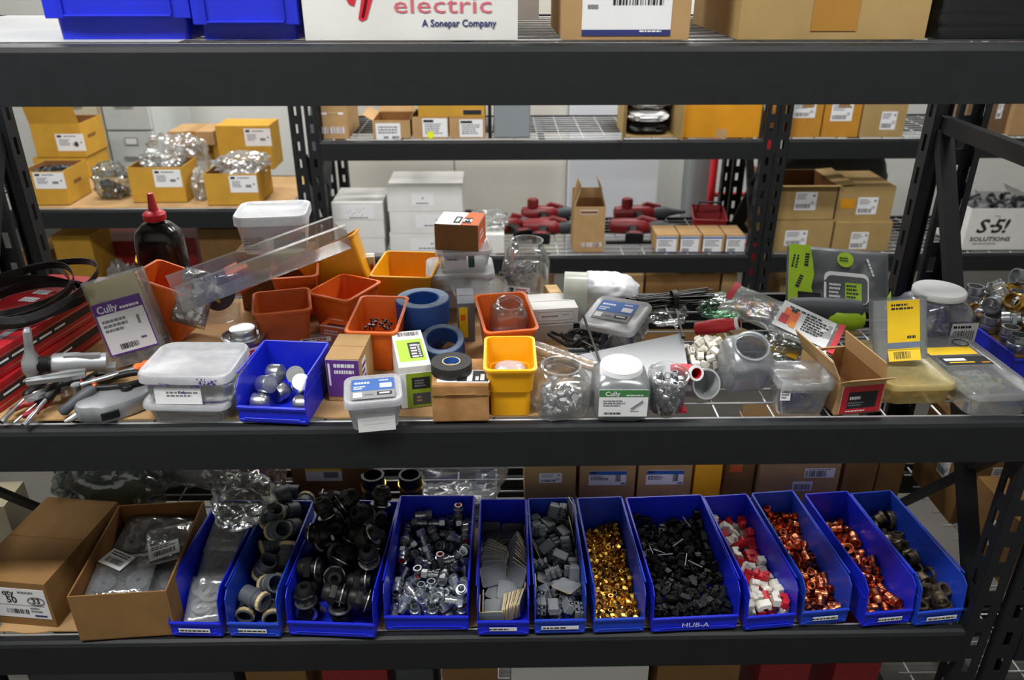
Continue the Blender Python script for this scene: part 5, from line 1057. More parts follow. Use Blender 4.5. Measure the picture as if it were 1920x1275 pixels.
# ------------------------------------------------------------------ middle shelf
ZW = ZM + .001      # on the bare wire deck
def V(px, py, z):
    return at(px, py, z)
def base_from_rim(px, py, h, zr, rot):
    m = Euler([R(a) for a in rot]).to_matrix()
    return at(px, py, zr) - m @ Vector((0, 0, h))
def front_at(px, py, z, d, rz=0):
    p = at(px, py, z)
    return Vector((p.x - math.sin(R(rz)) * d / 2, p.y + math.cos(R(rz)) * d / 2, z))

# --- red boxes and saw blades at the left
def red_side(w, h):
    return [('r', 0, h * .02, w, h * .30, INK), ('r', 0, h * .24, w, h * .03, STEEL), ('l', -w * .1, h * .02, w * .7, h * .14, 1, PAPER), ('r', 0, -h * .30, w, h * .025, STEEL)]
def red_top(w, h):
    return [('r', w * .30, 0, w * .10, h, GREYINK), ('r', w * .18, 0, w * .05, h, INK), ('l', -w * .1, h * .2, w * .3, h * .2, 2, PAPER), ('r', -w * .2, -h * .2, w * .2, h * .14, NAVY)]
RW, RD, RH = .165, .40, .052
for i, (x, y, rz, lab) in enumerate(((-.955, .262, -9, 'red printed carton, lower of two at the left end of the middle shelf'), (-.957, .266, -11, 'red printed carton, upper of two at the left, under the saw blades'))):
    t = thing('tool_carton', lab, 'box', (x, y, Z0 + i * (RH + .001)), (0, 0, R(rz)), 'red printed cartons')
    mb = MB(); mb.box((0, 0, RH / 2), (RW, RD, RH), M_('red_carton_%d' % i, '#a3161f', .4, 0, .08)); mb.build('body', t, .002)
    label(t, FM('right', RW, RD, RH), RD * .98, RH * .96, red_side(RD, RH), None, 'side_print')
    label(t, FM('front', RW, RD, RH), RW * .98, RH * .96, red_side(RW, RH), None, 'end_print')
    if i:
        label(t, FM('top', RW, RD, RH), RW * .98, RD * .98, red_top(RW, RD), None, 'top_print')
ZR = Z0 + 2 * RH + .003
p = at(52, 562, ZR + .02)
t = thing('saw_blades', 'coil of dark band saw blades lying on the red cartons', 'blades', (p.x, p.y, ZR), (0, 0, 0))
rnd = random.Random(3)
for i in range(6):
    mb = MB(); rx, ry = .085 + .012 * (i % 3), .10 + .01 * i
    n = 40
    path = []
    for k in range(n):
        a = 2 * PI * k / n
        path.append((rx * math.cos(a) + .008 * math.sin(2 * a + i), ry * math.sin(a) + .006 * math.cos(3 * a), .012 + .007 * i + .006 * math.sin(a * 2 + i * 1.3)))
    vs = []
    for (x, y, z) in path:
        vs += [(x, y, z - .007), (x, y, z + .007), (x * 1.012, y * 1.012, z + .007), (x * 1.012, y * 1.012, z - .007)]
    fs = []
    for k in range(n):
        a, b = 4 * k, 4 * ((k + 1) % n)
        for q in range(4):
            r_ = (q + 1) % 4
            fs.append((a + q, b + q, b + r_, a + r_))
    mb.add(vs, fs, DARKSTEEL if i % 2 else BLACKP, T(rnd.uniform(-.02, .02), rnd.uniform(-.02, .02), 0), True)
    mb.build('blade_loop', t)

# --- pipe puller with T handle
t = thing('pipe_puller', 'aluminium clamp tool with a grey T-handle on the left of the shelf', 'tool', at(58, 684, .062), (R(0), R(8), R(20)))
mb = MB()
mb.loft([ring_rect(th, wd, .006, zz) for wd, th, zz, q in ((.014, .010, -.062, 0), (.026, .013, -.060, 0), (.026, .014, -.035, 0), (.020, .017, -.022, 0), (.031, .028, -.008, 0), (.031, .028, .012, 0), (.020, .016, .026, 0), (.026, .013, .042, 0), (.026, .012, .070, 0), (.014, .008, .073, 0))], SILVERP)
mb.build('t_handle', t, label='grey cast handle')
mb = MB(); mb.lathe([(.0145, .008)] + [(.0145 + .0012 * (k % 2), .010 + .0018 * k) for k in range(12)] + [(.0145, .034)], BLACKP, 20, RY(90)); mb.build('threaded_collar', t, label='black threaded collar')
mb = MB(); mb.lathe([(.017, .034), (.020, .038), (.021, .075), (.017, .10), (.019, .125), (.014, .128)], ALU, 20, RY(90))
mb.box((.085, -.006, .016), (.06, .012, .010), ALU); mb.box((.125, .0, -.012), (.03, .026, .012), ALU)
mb.build('clamp_body', t)
mb = MB(); mb.box((.108, 0, .012), (.03, .012, .005), DARKSTEEL); mb.build('jaw', t, .001, label='dark jaw plate')

# --- clear clamshell of anchors with purple label
def cully_items(w, h, col):
    return [('r', 0, h * .39, w, h * .22, col), ('t', -w * .22, h * .38, h * .19, 'Cully', PAPER, True), ('l', w * .24, h * .34, w * .42, h * .08, 1, PAPER), ('r', 0, -h * .485, w, h * .03, col), ('r', -w * .487, 0, w * .026, h, col), ('r', w * .487, 0, w * .026, h, col),
            ('l', -w * .15, h * .06, w * .52, h * .26, 3), ('c', -w * .05, -h * .36, w * .38, h * .10), ('l', w * .30, -h * .28, w * .16, h * .07, 1, PURPLE), ('r', w * .30, h * .06, w * .05, h * .16, GREYINK)]
CW, CD, CH = .118, .045, .178
p = at(266, 684, Z0 + .012)
t = thing('clamshell_pack', 'tall clear pack of anchors with purple and white label, leaning left', 'package', (p.x, p.y + .02, Z0 + .014), (R(-12), R(-15), R(2)))
mb = MB()
rs = [ring_rect(CW, CD, .01, 0), ring_rect(CW, CD, .01, CH), ring_rect(CW - .002, CD - .002, .009, CH), ring_rect(CW - .002, CD - .002, .009, .001)]
mb.loft(rs, CLEARH); mb.build('shell', t)
mb = MB(); mb.box((0, -CD / 2 + .006, CH * .80), (CW - .01, .001, CH * .34), M_('mustard_card', '#b39a2e', .6, 0, .08)); mb.build('header_card', t, label='mustard card at the top')
label(t, T(0, -CD / 2 - .0006, CH * .44) @ RX(90), CW * .86, CH * .60, cully_items(CW * .86, CH * .60, PURPLE), seed=3)
mb = MB(); rnd = random.Random(2)
for i in range(26):
    mb.lathe([(.0045, -.013), (.006, -.010), (.006, .010), (.0045, .013)], GREYP, 8, T(rnd.uniform(-.045, .045), rnd.uniform(-.012, .012), .010 + .034 * rnd.random()) @ RZ(rnd.random() * 180) @ RY(60 + rnd.random() * 60))
o = mb.build('anchors_inside', t, label='grey anchors inside'); o['kind'] = 'stuff'

# --- chalk reel
p = at(216, 752, Z0 + .02)
t = thing('chalk_reel', 'silver chalk line reel lying at the front left edge of the shelf', 'tool', (p.x, p.y, Z0), (0, 0, R(33)))
out = []
for i in range(28):
    a = 2 * PI * i / 28
    x = .066 * math.cos(a); y = .036 * math.sin(a) * (1 - .35 * math.cos(a) * (1 if math.cos(a) < 0 else .1))
    k = 1.0 if x > -.03 else .72
    out.append((x, y * k))
mb = MB(); mb.loft([[(x * s, y * s, z) for x, y in out] for s, z in ((.93, 0), (1, .004), (1, .026), (.95, .031), (.80, .033))], SILVERP); mb.build('case', t)
mb = MB(); mb.box((-.014, -.0385, .015), (.030, .006, .014), BLACKP, RZ(-2)); mb.build('window', t, .001, label='dark window')
mb = MB(); mb.lathe([(.009, .031), (.010, .033), (.010, .041), (.007, .043)], BLACKP, 16, T(.024, .008, 0)); mb.box((.034, .010, .041), (.045, .011, .005), BLACKP); mb.build('crank', t, label='black crank')
mb = MB(); mb.tube([(-.064, 0, .012), (-.078, -.004, .009), (-.086, -.004, .008)], .004, STEEL, 8, rr=[.007, .005, .002]); mb.build('line_hook', t, label='metal hook')

# --- hand tools in a pile at the left
def rod_tool(name, lab, px0, px1, z0, z1, hm, hr, hl, sr=.0032, tipm=None, hollow=False):
    """screwdriver-like tool: handle end at px1, tip at px0"""
    a, b = at(px0[0], px0[1], z0), at(px1[0], px1[1], z1)
    d = b - a; L = d.length
    t = thing(name, lab, 'hand tool', a, d.to_track_quat('X', 'Z').to_euler(), 'hand tools piled at the left')
    mb = MB()
    if hollow:
        mb.ringloft([(sr * .55, 0), (sr, 0), (sr, .03), (sr * .75, .032), (sr * .75, L - hl), (sr * .5, L - hl)], STEEL, 12, RY(90))
    else:
        mb.lathe([(sr * .6, 0), (sr, .003), (sr, L - hl + .002)], STEEL, 10, RY(90))
    mb.build('shaft', t)
    mb = MB(); mb.lathe([(hr * .6, L - hl), (hr * .95, L - hl + .006), (hr * .8, L - hl + .02), (hr, L - hl * .5), (hr * .95, L - .01), (hr * .5, L)], hm, 14, RY(90)); mb.build('handle', t)
    return t
rod_tool('nut_driver', 'steel nut driver with black handle, leftmost of the tool pile', (2, 792), (92, 700), .006, .030, BLACKP, .011, .07, .0048, hollow=True)
rod_tool('nut_driver', 'steel nut driver with hollow tip at the front of the tool pile', (44, 798), (118, 712), .006, .040, BLACKP, .011, .05, .0050, hollow=True)
rod_tool('screwdriver', 'thin screwdriver between the two nut drivers', (26, 793), (108, 722), .006, .032, BLACKP, .009, .05, .0024)
rod_tool('screwdriver', 'screwdriver with dark handle pointing at the silver chalk reel', (112, 775), (178, 726), .010, .040, DGREYP, .011, .07, .0032)
rod_tool('screwdriver', 'screwdriver with orange-tipped handle reaching the clear pack', (150, 722), (292, 680), .046, .030, ORANGEP, .010, .045, .0050)
rod_tool('screwdriver', 'slim screwdriver lying under the clamp tool', (60, 738), (150, 712), .030, .036, BLACKP, .009, .06, .003)
# black sleeve with orange ring: pliers
def pliers(lab, px, z, rot, hm, hm2, L=.19):
    t = thing('pliers', lab, 'hand tool', at(px[0], px[1], z), tuple(R(a) for a in rot), 'hand tools piled at the left')
    mb = MB()
    for s in (-1, 1):
        mb.loft([[(x, s * .004 + y * 1.0, z + q) for (x, y, q) in [(X, a, b) for a, b in ((-.006 * k, -.004), (.006 * k, -.004), (.006 * k, .004), (-.006 * k, .004))]] for X, k in ((-.075, .35), (-.05, .8), (-.02, 1.2), (.0, 1.5), (.02, 1.0))], STEEL, smooth=False, M=T(0, 0, .006))
    mb.lathe([(.010, 0), (.010, .013)], STEEL, 14)
    mb.build('jaws', t)
    for s, m in ((-1, hm), (1, hm)):
        mb = MB(); mb.tube([(.015, s * .006, .006), (.045, s * .016, .006), (L * .45, s * .022, .006), (L * .66, s * .018, .006)], .006, m, 10, rr=[.005, .0062, .0066, .005]); h_ = mb.build('handle', t)
        mb = MB(); mb.ringloft([(.0062, -.003), (.0075, -.003), (.0075, .003), (.0062, .003)], hm2, 12, T(.030, s * .0105, .006) @ RZ(s * 20) @ RY(90)); mb.build('collar', h_, label='orange collar')
    return t
pliers('silver pliers with black handles and orange collars across the tool pile', (146, 732), .028, (4, 0, 20), BLACKP, ORANGEP)
pliers('dark pliers at the front of the tool pile beside the chalk reel', (128, 738), .012, (0, 4, 58), BLACKP, REDP, .15)
pliers('pliers with dark red handles at the bottom of the tool pile', (108, 748), .004, (0, 0, 236), DREDP, DREDP, .11)

# --- two snap containers smudged with purple
PSM = M_('purple_marker_smudge', '#45227c', .6, 0, .25, 60)
def smudge(t, M, n, w, h, seed):
    rnd = random.Random(seed); mb = MB()
    for i in range(n):
        u, v = rnd.gauss(0, w * .22), rnd.gauss(0, h * .22)
        a, b = w * rnd.uniform(.02, .10), h * rnd.uniform(.02, .10)
        an = rnd.random() * PI
        z = .0006 + i * .00002
        mb.quad([(u + a * math.cos(2 * PI * k / 9 + an) * rnd.uniform(.5, 1), v + b * math.sin(2 * PI * k / 9 + an) * rnd.uniform(.5, 1), z) for k in range(9)], PSM, M)
    return mb.build('marker_smudge', t, label='purple marker smudges')
c0 = front_at(352, 793, Z0, .12, -2)
container('snap_container', 'shallow hazy container under the purple-smudged one', c0, (.15, .125, .034), (0, 0, -3), CLEARH, MILKY, lidh=.008, r=.02)
c1 = Vector((c0.x + .004, c0.y + .006, Z0 + .039))
t = container('snap_container', 'hazy container with purple smudges and white label, upper of two', c1, (.158, .13, .052), (0, 0, -2), CLEARH, MILKY, lidh=.016, r=.022, taper=.9)
label(t, T(-.012, -.0635, .014) @ RX(84), .082, .030, [('l', .01, .004, .06, .012, 2, GREYINK), ('t', .008, .008, .007, 'Cully', NAVY, True)], seed=4)
smudge(t, T(.042, -.0695, .044) @ RX(88), 34, .05, .028, 5)
smudge(t, T(-.02, -.0695, .040) @ RX(88), 14, .09, .012, 6)
smudge(t, T(.02, -.0635, .0035) @ RX(84), 16, .13, .010, 7)
mb = MB(); rnd = random.Random(8)
for i in range(30):
    mb.lathe([(.004, -.012), (.005, -.010), (.003, .012)], GREYP, 7, T(rnd.uniform(-.05, .05), rnd.uniform(-.045, .045), .010 + .012 * rnd.random()) @ RZ(rnd.random() * 180) @ RY(90))
o = mb.build('anchors_inside', t, label='small grey anchors inside'); o['kind'] = 'stuff'

# --- can of purple primer
p = at(458, 640, .045)
t = thing('primer_can', 'round metal can with purple label behind the purple-smudged container', 'can', (p.x, p.y, Z0))
CR_ = .041
mb = MB(); mb.lathe([(CR_, 0), (CR_, .058), (CR_ + .002, .060), (CR_ + .002, .0635), (CR_ - .002, .064), (CR_ - .004, .060), (CR_ * .72, .060), (CR_ * .70, .063), (.001, .063)], STEEL, 30); mb.build('body', t)
mb = MB(); mb.lathe([(CR_ * .62, .063), (CR_ * .64, .066), (CR_ * .64, .076), (CR_ * .60, .078), (.001, .077)], STEEL, 26); mb.build('cap', t)
mb = MB(); mb.lathe([(CR_ + .0005, .004), (CR_ + .0005, .055)], PURPLE, 30, cap0=False, cap1=False); lb = mb.build('can_label', t, label='purple label with white panel')
mb = MB()
for (a0, a1, z0, z1, m, k) in ((-75, -35, .018, .050, PAPER, .0010), (-66, -46, .030, .046, REDP, .0014), (-120, -85, .012, .02, PAPER, .0010)):
    r_ = CR_ + k; n = 8
    mb.grid(lambda u, v: (r_ * math.cos(R(a0 + (a1 - a0) * u)), r_ * math.sin(R(a0 + (a1 - a0) * u)), z0 + (z1 - z0) * v), n, 1, m)
mb.build('printed_panel', lb)

# --- blue bin of steel caps
BBW, BBD, BBH = .124, .150, .088
bx_ = at(511, 799, Z0)
BBM = shelf_bin('blue bin holding bright steel plugs, front of the middle shelf', (bx_.x, .012, Z0), BBW, BBD, BBH, R(-6), BLUE, lip=.38, slope=.022, group='blue bins on the middle shelf')
pour('cap', [p_cap('bright steel domed plug lying in the blue bin on the middle shelf')], 'bright steel plugs', BBM @ T(0, .018, .0028))

# --- cartons at the front
def lav(w, h):
    return [('r', 0, 0, w, h, PURPLE), ('l', w * .08, h * .26, w * .7, h * .34, 2, PAPER), ('r', -w * .42, h * .1, w * .06, h * .6, PAPER)]
carton('cardboard_box', 'small kraft carton with purple front beside the blue bin of caps', front_at(647, 752, Z0, .105, -6), (.062, .105, .088), -4, CARD, [('front', 0, .004, .060, .076, lav), ('right', -.02, 0, .03, .06, [('l', 0, 0, .03, .05, 4, PURPLE)])], tape=None)
# small container with blue label overhanging the beam
t = container('snap_container', 'small clear container with blue lid label, overhanging the shelf edge', (-.222, .020, Z0 + .004), (.094, .080, .060), (5, 0, 9), MILKY, MILKY, lidh=.012, r=.012, taper=.84)
def bluel(w, h):
    return [('r', 0, h * .20, w, h * .60, BLUEINK), ('l', -w * .18, h * .30, w * .5, h * .16, 1, PAPER), ('r', w * .30, h * .12, w * .28, h * .22, PAPER), ('l', w * .3, h * .38, w * .3, h * .1, 1, PAPER), ('l', -w * .3, h * .06, w * .3, h * .2, 2, PAPER), ('r', -w * .36, -h * .30, w * .2, h * .24, PAPER), ('l', -w * .1, -h * .3, w * .2, h * .14, 1), ('r', w * .26, -h * .28, w * .34, h * .16, INK), ('r', w * .26, -h * .28, w * .24, h * .07, PAPER)]
label(t, T(0, -.002, .0635), .074, .060, bluel(.074, .060), GREYP, 'lid_label')
MBX = T(.002, -.0365, .024) @ RX(84)
label(t, MBX, .064, .050, [('l', -.008, .014, .026, .006, 1, INK), ('l', 0, -.004, .048, .016, 2, PAPER)], seed=9)
# lime box
def limetop(w, h):
    return [('r', 0, -h * .07, w * .86, h * .62, LIME), ('c', w * .04, h * .40, w * .7, h * .11), ('r', w * .14, -h * .08, w * .42, h * .44, INK), ('l', w * .12, -h * .10, w * .24, h * .40, 5, PAPER), ('l', w * .28, -h * .1, w * .1, h * .36, 6, PAPER)]
def limefront(w, h):
    return [('r', w * .1, 0, w * .8, h, M_('shaded_lime_print', '#7f9a1e', .5, 0, .1)), ('r', w * .16, h * .20, w * .58, h * .34, INK), ('l', w * .16, h * .2, w * .4, h * .22, 3, GREYINK), ('r', w * .16, -h * .26, w * .56, h * .34, DGREYP), ('l', w * .1, -h * .26, w * .2, h * .2, 2, CARD)]  # olive front is the lime with its vertical shade painted in
lp = front_at(780, 764, Z0, .15, 10)
carton('cardboard_box', 'lime green carton with barcode and black panel on the shelf front', (lp.x, lp.y, lp.z), (.058, .15, .085), 12, WHITEBOX, [('top', 0, 0, .057, .147, limetop), ('front', 0, -.006, .057, .070, limefront), ('right', 0, -.01, .13, .06, [('r', 0, 0, .13, .06, LIME), ('r', -.02, .01, .06, .03, INK)])], tape=None)
# brown paper-wrapped carton with tape roll on it
bp = front_at(864, 791, Z0, .098, 0)
def pl(w, h):
    return [('r', w * .18, 0, w * .6, h * .85, INK), ('l', -w * .3, 0, w * .3, h * .6, 3), ('r', w * .12, 0, w * .10, h * .8, PAPER), ('r', w * .36, -h * .1, w * .08, h * .5, PAPER), ('r', w * .26, -h * .2, w * .06, h * .3, PAPER), ('l', -w * .02, 0, w * .08, h * .5, 2, PAPER)]
t = thing('wrapped_carton', 'stained brown paper-wrapped carton under the black tape roll', 'box', bp, (0, 0, R(1)))
PW = M_('stained_kraft_paper', '#9c6f42', .8, 0, .22, 22, .25, .2, hex2='#b98c5c')
mb = MB(); mb.box((0, 0, .038), (.100, .098, .076), PW); mb.build('body', t, .003)
mb = MB(); mb.box((0, -.0500, .064), (.098, .0016, .020), PW); mb.box((.0, -.0510, .057), (.05, .002, .002), CARDD); mb.build('paper_fold', t, .0008)
label(t, T(.006, -.020, .0762) @ RZ(-3), .092, .046, pl(.092, .046), seed=6)
p = at(847, 668, Z0 + .095)
t = thing('tape_roll', 'roll of black electrical tape lying on the brown wrapped carton', 'tape', (bp.x - .016, bp.y - .002, Z0 + .0775), (0, 0, 0))
mb = MB(); mb.ringloft([(.0165, 0), (.036, 0), (.0365, .001), (.0365, .019), (.036, .020), (.0165, .020)], BLACKR, 36); mb.build('tape', t)
mb = MB(); mb.ringloft([(.0145, .0), (.0163, .0), (.0163, .0204), (.0145, .0204)], CREAM, 28); mb.build('core', t, label='pale cardboard core')
mb = MB(); mb.ringloft([(.0143, .008), (.0144, .008), (.0144, .0203), (.0143, .0203)], BLUEINK, 28); mb.box((0, 0, .001), (.018, .018, .0006), BLUEINK); mb.build('core_print', t, label='blue printed inside of the core')
# yellow tub at the front
YP = at(955, 781, Z0)
t = tub('hopper_bin', 'yellow hopper bin with a milky packet inside, front of the shelf', (YP.x + .002, YP.y + .054, Z0), (.088, .125, .104), (0, 0, 0), YELLOW, 'hopper bins', taper=.80, drop=.004)
bag('parts_bag', 'milky packet lying in the front yellow hopper bin', (YP.x + .002, YP.y + .05, Z0 + .056), (.06, .07, .02), (0, 0, 0), clear('milky_packet', '#e4e2e4', .5, .05, '#d9cfd6'), 91, .1)

# --- orange and yellow hopper bins
GH = 'hopper bins'
def htub(lab, px, py, size, rot, mat=None, zr=None, **kw):
    h = size[2]
    b = base_from_rim(px, py, h, zr if zr else Z0 + h, rot)
    return tub('hopper_bin', lab, b, size, rot, mat or ORANGE, GH, taper=kw.pop('taper', .78), step=False, **kw)
htub('orange hopper bin behind the lime carton, with dark screws inside', 708, 582, (.098, .150, .104), (0, 0, -4), drop=.012)
D0 = [o for o in COL.objects if o.name.startswith('hopper_bin') and not o.parent][-1]
pour('screw', [p_screw('dark screw heaped in the orange hopper bin behind the lime carton', DARKSTEEL)], 'screws in the orange bin', Matrix.Translation(D0.location) @ RZ(-4) @ T(0, -.03, .068))
htub('orange hopper bin turned cornerwise, behind the orange and white carton', 646, 537, (.104, .122, .104), (0, 0, -27))
htub('dusty orange hopper bin behind the metal can', 528, 563, (.112, .118, .104), (0, 0, 14), ORANGED)
htub('orange hopper bin tilted under the clear channel', 553, 494, (.098, .130, .104), (6, 0, 10), ORANGED, zr=Z0 + .128)
htub('orange hopper bin holding an upturned clear jar, behind the black tape', 948, 574, (.104, .140, .106), (0, 0, 10), drop=.022)
htub('orange hopper bin lying tilted at the left beside the clear pack', 330, 520, (.130, .130, .118), (-6, 20, -4), zr=Z0 + .142)
htub('yellow hopper bin with an empty mouth at the back of the shelf', 764, 494, (.138, .165, .098), (0, 0, -6), YELLOW)
q = aty(612, 462, .55)
tub('hopper_bin', 'yellow hopper bin tipped over at the far end of the clear channel', q - Euler((R(-12), R(-26), R(8))).to_matrix() @ Vector((0, 0, .105)), (.150, .115, .105), (-12, -26, 8), YELLOW, GH, taper=.74, step=False)
p = at(255, 520, .07)
tub('hopper_bin', 'yellow hopper bin peeking out beside the dark bottle', (p.x + .02, p.y + .09, Z0), (.09, .09, .10), (0, 0, 20), YELLOW, GH)
# supports hidden in the heap
carton('cardboard_box', 'brown carton under the tub with the white lid', (-.51, .545, Z0), (.17, .07, .142), 0, CARD2, tape=None)
# tub with white lid
t = container('lidded_tub', 'clear tub with a big white snap lid at the back of the shelf', (-.507, .545, Z0 + .144), (.152, .125, .085), (0, 0, 6), MILKY, clear('white_lid_plastic', '#ffffff', .5, .05, '#eef3f8', .3), lidh=.022, r=.022, taper=.86, lip=.004)
label(t, T(.038, -.0565, .030) @ RX(82) @ RZ(0), .070, .036, [('r', 0, 0, .070, .036, M_('pale_blue_label', '#87a9c0', .5))], seed=12)
label(t, T(-.04, -.0565, .026) @ RX(82), .050, .036, [('l', 0, 0, .042, .03, 5)], seed=13)
# bottle
p = aty(310, 505, .545)
t = thing('oil_bottle', 'black oil bottle with a red spout cap at the back left', 'bottle', (p.x - .0, .545, Z0))
BOT = M_('dark_oil_bottle', '#1a1414', .18, 0, .2, 10)
mb = MB()
mb.loft([ring_rect(w_, d_, r_, z_, 6) for w_, d_, r_, z_ in ((.094, .062, .018, 0), (.100, .068, .02, .006), (.104, .070, .022, .125), (.104, .070, .026, .158), (.096, .066, .027, .182), (.062, .050, .022, .199), (.032, .032, .0158, .204), (.030, .030, .0148, .210))], BOT)
mb.build('body', t)
mb = MB(); mb.tube([(.034, -.034, .05), (.040, -.039, .08), (.040, -.039, .125), (.030, -.035, .160)], .006, BOT, 8); mb.build('grip_ridge', t)
mb = MB(); mb.lathe([(.024, .208), (.025, .210), (.025, .222), (.021, .226), (.012, .230), (.010, .236), (.0065, .268), (.003, .27)], REDPL, 20); mb.build('spout_cap', t, label='red spout cap')
# long clear channel running across the bins
a, b = at(350, 566, .125), at(634, 458, .180)
d = b - a
t = thing('clear_tray', 'long clear plastic channel lying across the orange bins', 'tray', (a + b) / 2, (R(0), -math.asin(d.z / d.length), math.atan2(d.y, d.x)))
L = d.length + .03
mb = MB()
mb.box((0, -.03, .022), (L, .0016, .056), CLEARH); mb.box((0, .03, .022), (L, .0016, .056), CLEARH); mb.box((0, 0, -.006), (L, .06, .0016), CLEARH)
mb.box((L / 2, 0, .015), (.0016, .06, .042), CLEARH)
mb.box((0, -.0345, .050), (L, .009, .0016), CLEARH); mb.box((0, .0345, .050), (L, .009, .0016), CLEARH)
mb.build('channel', t)
# foil pouches hanging out of its lower end
t = thing('foil_pouch', 'shiny foil pouch spilling from the lower end of the clear channel', 'pouch', at(372, 560, .11), (R(62), R(10), R(-14)))
sheet_bag_mesh(.075, .115, .03, clear('foil_film', '#c9ced2', .3, .45, '#b9bec4', .12, .9, 60), 71, wr=.012).build('film', t)
t = thing('parts_pouch', 'clear pouch with round purple printing beside the metal can', 'pouch', at(424, 562, .085), (R(58), R(-6), R(-8)))
sheet_bag_mesh(.078, .105, .022, BAG, 72, wr=.006).build('film', t)
mb2 = MB(); mb2.lathe([(.036, 0), (.036, .001)], M_('dusky_purple_print', '#4d3b4b', .5), 30, T(0, .008, .028)); print_on(mb2, .05, .03, [('l', 0, .006, .05, .016, 2, PAPER), ('l', 0, -.014, .03, .01, 1, YELLOWP)], None, T(0, .008, .0285) @ RZ(-30)); mb2.build('round_label', t, label='round purple label')
carton('cardboard_box', 'orange and black printed carton under the clear channel', at(462, 535, .06), (.05, .06, .05), 24, ORANGEP, [('front', 0, 0, .04, .02, [('l', 0, 0, .04, .02, 2, INK)])], tape=None, rot=(0, R(-20), R(24)))
# orange and white carton between the bins
def oran(w, h):
    return [('r', 0, 0, w, h, ORANGEP), ('l', 0, h * .22, w * .7, h * .3, 2, PAPER), ('r', w * .1, -h * .36, w * .7, h * .16, INK)]
carton('cardboard_box', 'orange and white carton between the orange bins', (at(630, 610, .05).x, at(630, 610, .05).y + .02, Z0 + .0), (.058, .05, .052), -18, WHITEBOX, [('front', 0, .003, .056, .044, oran), ('top', 0, 0, .056, .048, oran)], tape=None)
# long clear container in the middle
t = container('snap_container', 'long flat clear container with white label behind the blue bin', (at(575, 640, .03).x, at(575, 640, .03).y, Z0), (.150, .060, .032), (0, 0, 14), CLEARH, CLEARH, lidh=.008, r=.012)
label(t, T(.018, 0, .0335), .062, .022, [('l', 0, .004, .05, .008, 1, INK), ('r', .012, -.004, .02, .006, REDP), ('l', -.02, -.002, .02, .008, 2)], seed=14)
# blue masking tape
def tape(lab, loc, rot, ro, ri, hh, m, core=CREAM, group=None):
    t = thing('tape_roll', lab, 'tape', loc, tuple(R(a) for a in rot), group)
    mb = MB(); mb.ringloft([(ri, 0), (ro - .001, 0), (ro, .001), (ro, hh - .001), (ro - .001, hh), (ri, hh)], m, 40); mb.build('tape', t)
    mb = MB(); mb.ringloft([(ri - .0022, 0.0002), (ri - .0002, .0002), (ri - .0002, hh - .0003), (ri - .0022, hh - .0003)], core, 36); mb.build('core', t, label='cardboard core')
    mb = MB(); mb.ringloft([(ri, hh + .0001), (ro - .0015, hh + .0001), (ro - .0015, hh + .0004), (ri, hh + .0004)], M_('dusty_tape_edge_' + lab[:8].replace(' ', '_'), '#76869c', .7, 0, .2, 90), 36); mb.build('layered_edge', t, label='dusty layered side')
    return t
BT = M_('blue_masking_tape', '#1d4f9e', .55, 0, .08)
p = at(792, 560, Z0 + .098)
tape('upper wide roll of blue masking tape, behind the lime carton', (p.x, p.y, Z0 + .052), (0, 0, 0), .056, .036, .048, BT, BT, 'rolls of blue tape')
tape('lower roll of blue masking tape under the wide roll', (p.x - .004, p.y + .004, Z0 + .001), (0, 0, 0), .054, .034, .049, BT, BT, 'rolls of blue tape')
p = at(829, 634, Z0 + .05)
tape('blue masking tape roll leaning forward just behind the black tape', (p.x, p.y + .012, Z0 + .014), (18, 0, 0), .045, .033, .036, BT, BT, 'rolls of blue tape')
# carton with yellow edge beside the tape
carton('cardboard_box', 'grey carton with a yellow stripe between blue tape and orange bin', (at(868, 600, .05).x + .004, at(868, 600, .05).y + .05, Z0), (.036, .085, .088), 4, M_('slate_card', '#6e7278', .7, 0, .1), [('front', -.006, .0, .018, .07, [('r', 0, 0, .018, .07, YELLOWP), ('r', -.001, .012, .010, .014, ORANGEP)])], tape=None)

# --- container stack with the orange-white carton on top
sx = at(866, 560, .02)
carton('cardboard_box', 'pale carton under the stacked clear containers', (sx.x + .0, .555, Z0), (.13, .09, .052), 0, WHITEBOX, tape=None)
sp = Vector((sx.x - .004, .540, Z0 + .054))
container('snap_container', 'wide flat clear container, bottom of the stack under the orange carton', sp, (.150, .120, .038), (0, 0, 4), CLEARH, MILKY, lidh=.008, r=.018)
t = container('snap_container', 'clear container with a paper label, middle of the stack under the orange carton', (sp.x + .008, sp.y + .003, sp.z + .043), (.122, .100, .046), (0, 0, 6), CLEARH, MILKY, lidh=.008, r=.016)
label(t, T(-.02, -.0475, .024) @ RX(84), .050, .032, [('l', 0, .006, .036, .008, 1), ('r', .036, 0, .014, .028, TEAL)], seed=15)
def ob(w, h):
    return [('r', w * .30, 0, w * .4, h, ORANGEP), ('r', -w * .02, -h * .12, w * .16, h * .5, INK), ('r', -w * .02, -h * .12, w * .08, h * .3, PAPER), ('r', w * .22, -h * .16, w * .2, h * .42, INK), ('t', w * .22, -h * .16, h * .3, 'M', PAPER, True), ('r', w * .08, h * .28, w * .10, h * .36, PAPER)]
OBW, OBD, OBH = .098, .095, .060
t = carton('cardboard_box', 'kraft carton with orange and white top on the clear container stack', (sp.x + .004, sp.y + .0, sp.z + .094), (OBW, OBD, OBH), -9, CARD2, [('top', 0, 0, OBW * .98, OBD * .98, ob), ('right', 0, 0, OBD * .98, OBH * .98, [('r', 0, 0, OBD, OBH, ORANGEP), ('l', 0, 0, OBD * .6, OBH * .4, 2, PAPER)])], tape=None)
t = thing('shallow_tray', 'loose clear tray leaning below the container stack', 'tray', at(900, 540, .075), (R(12), R(8), R(14)))
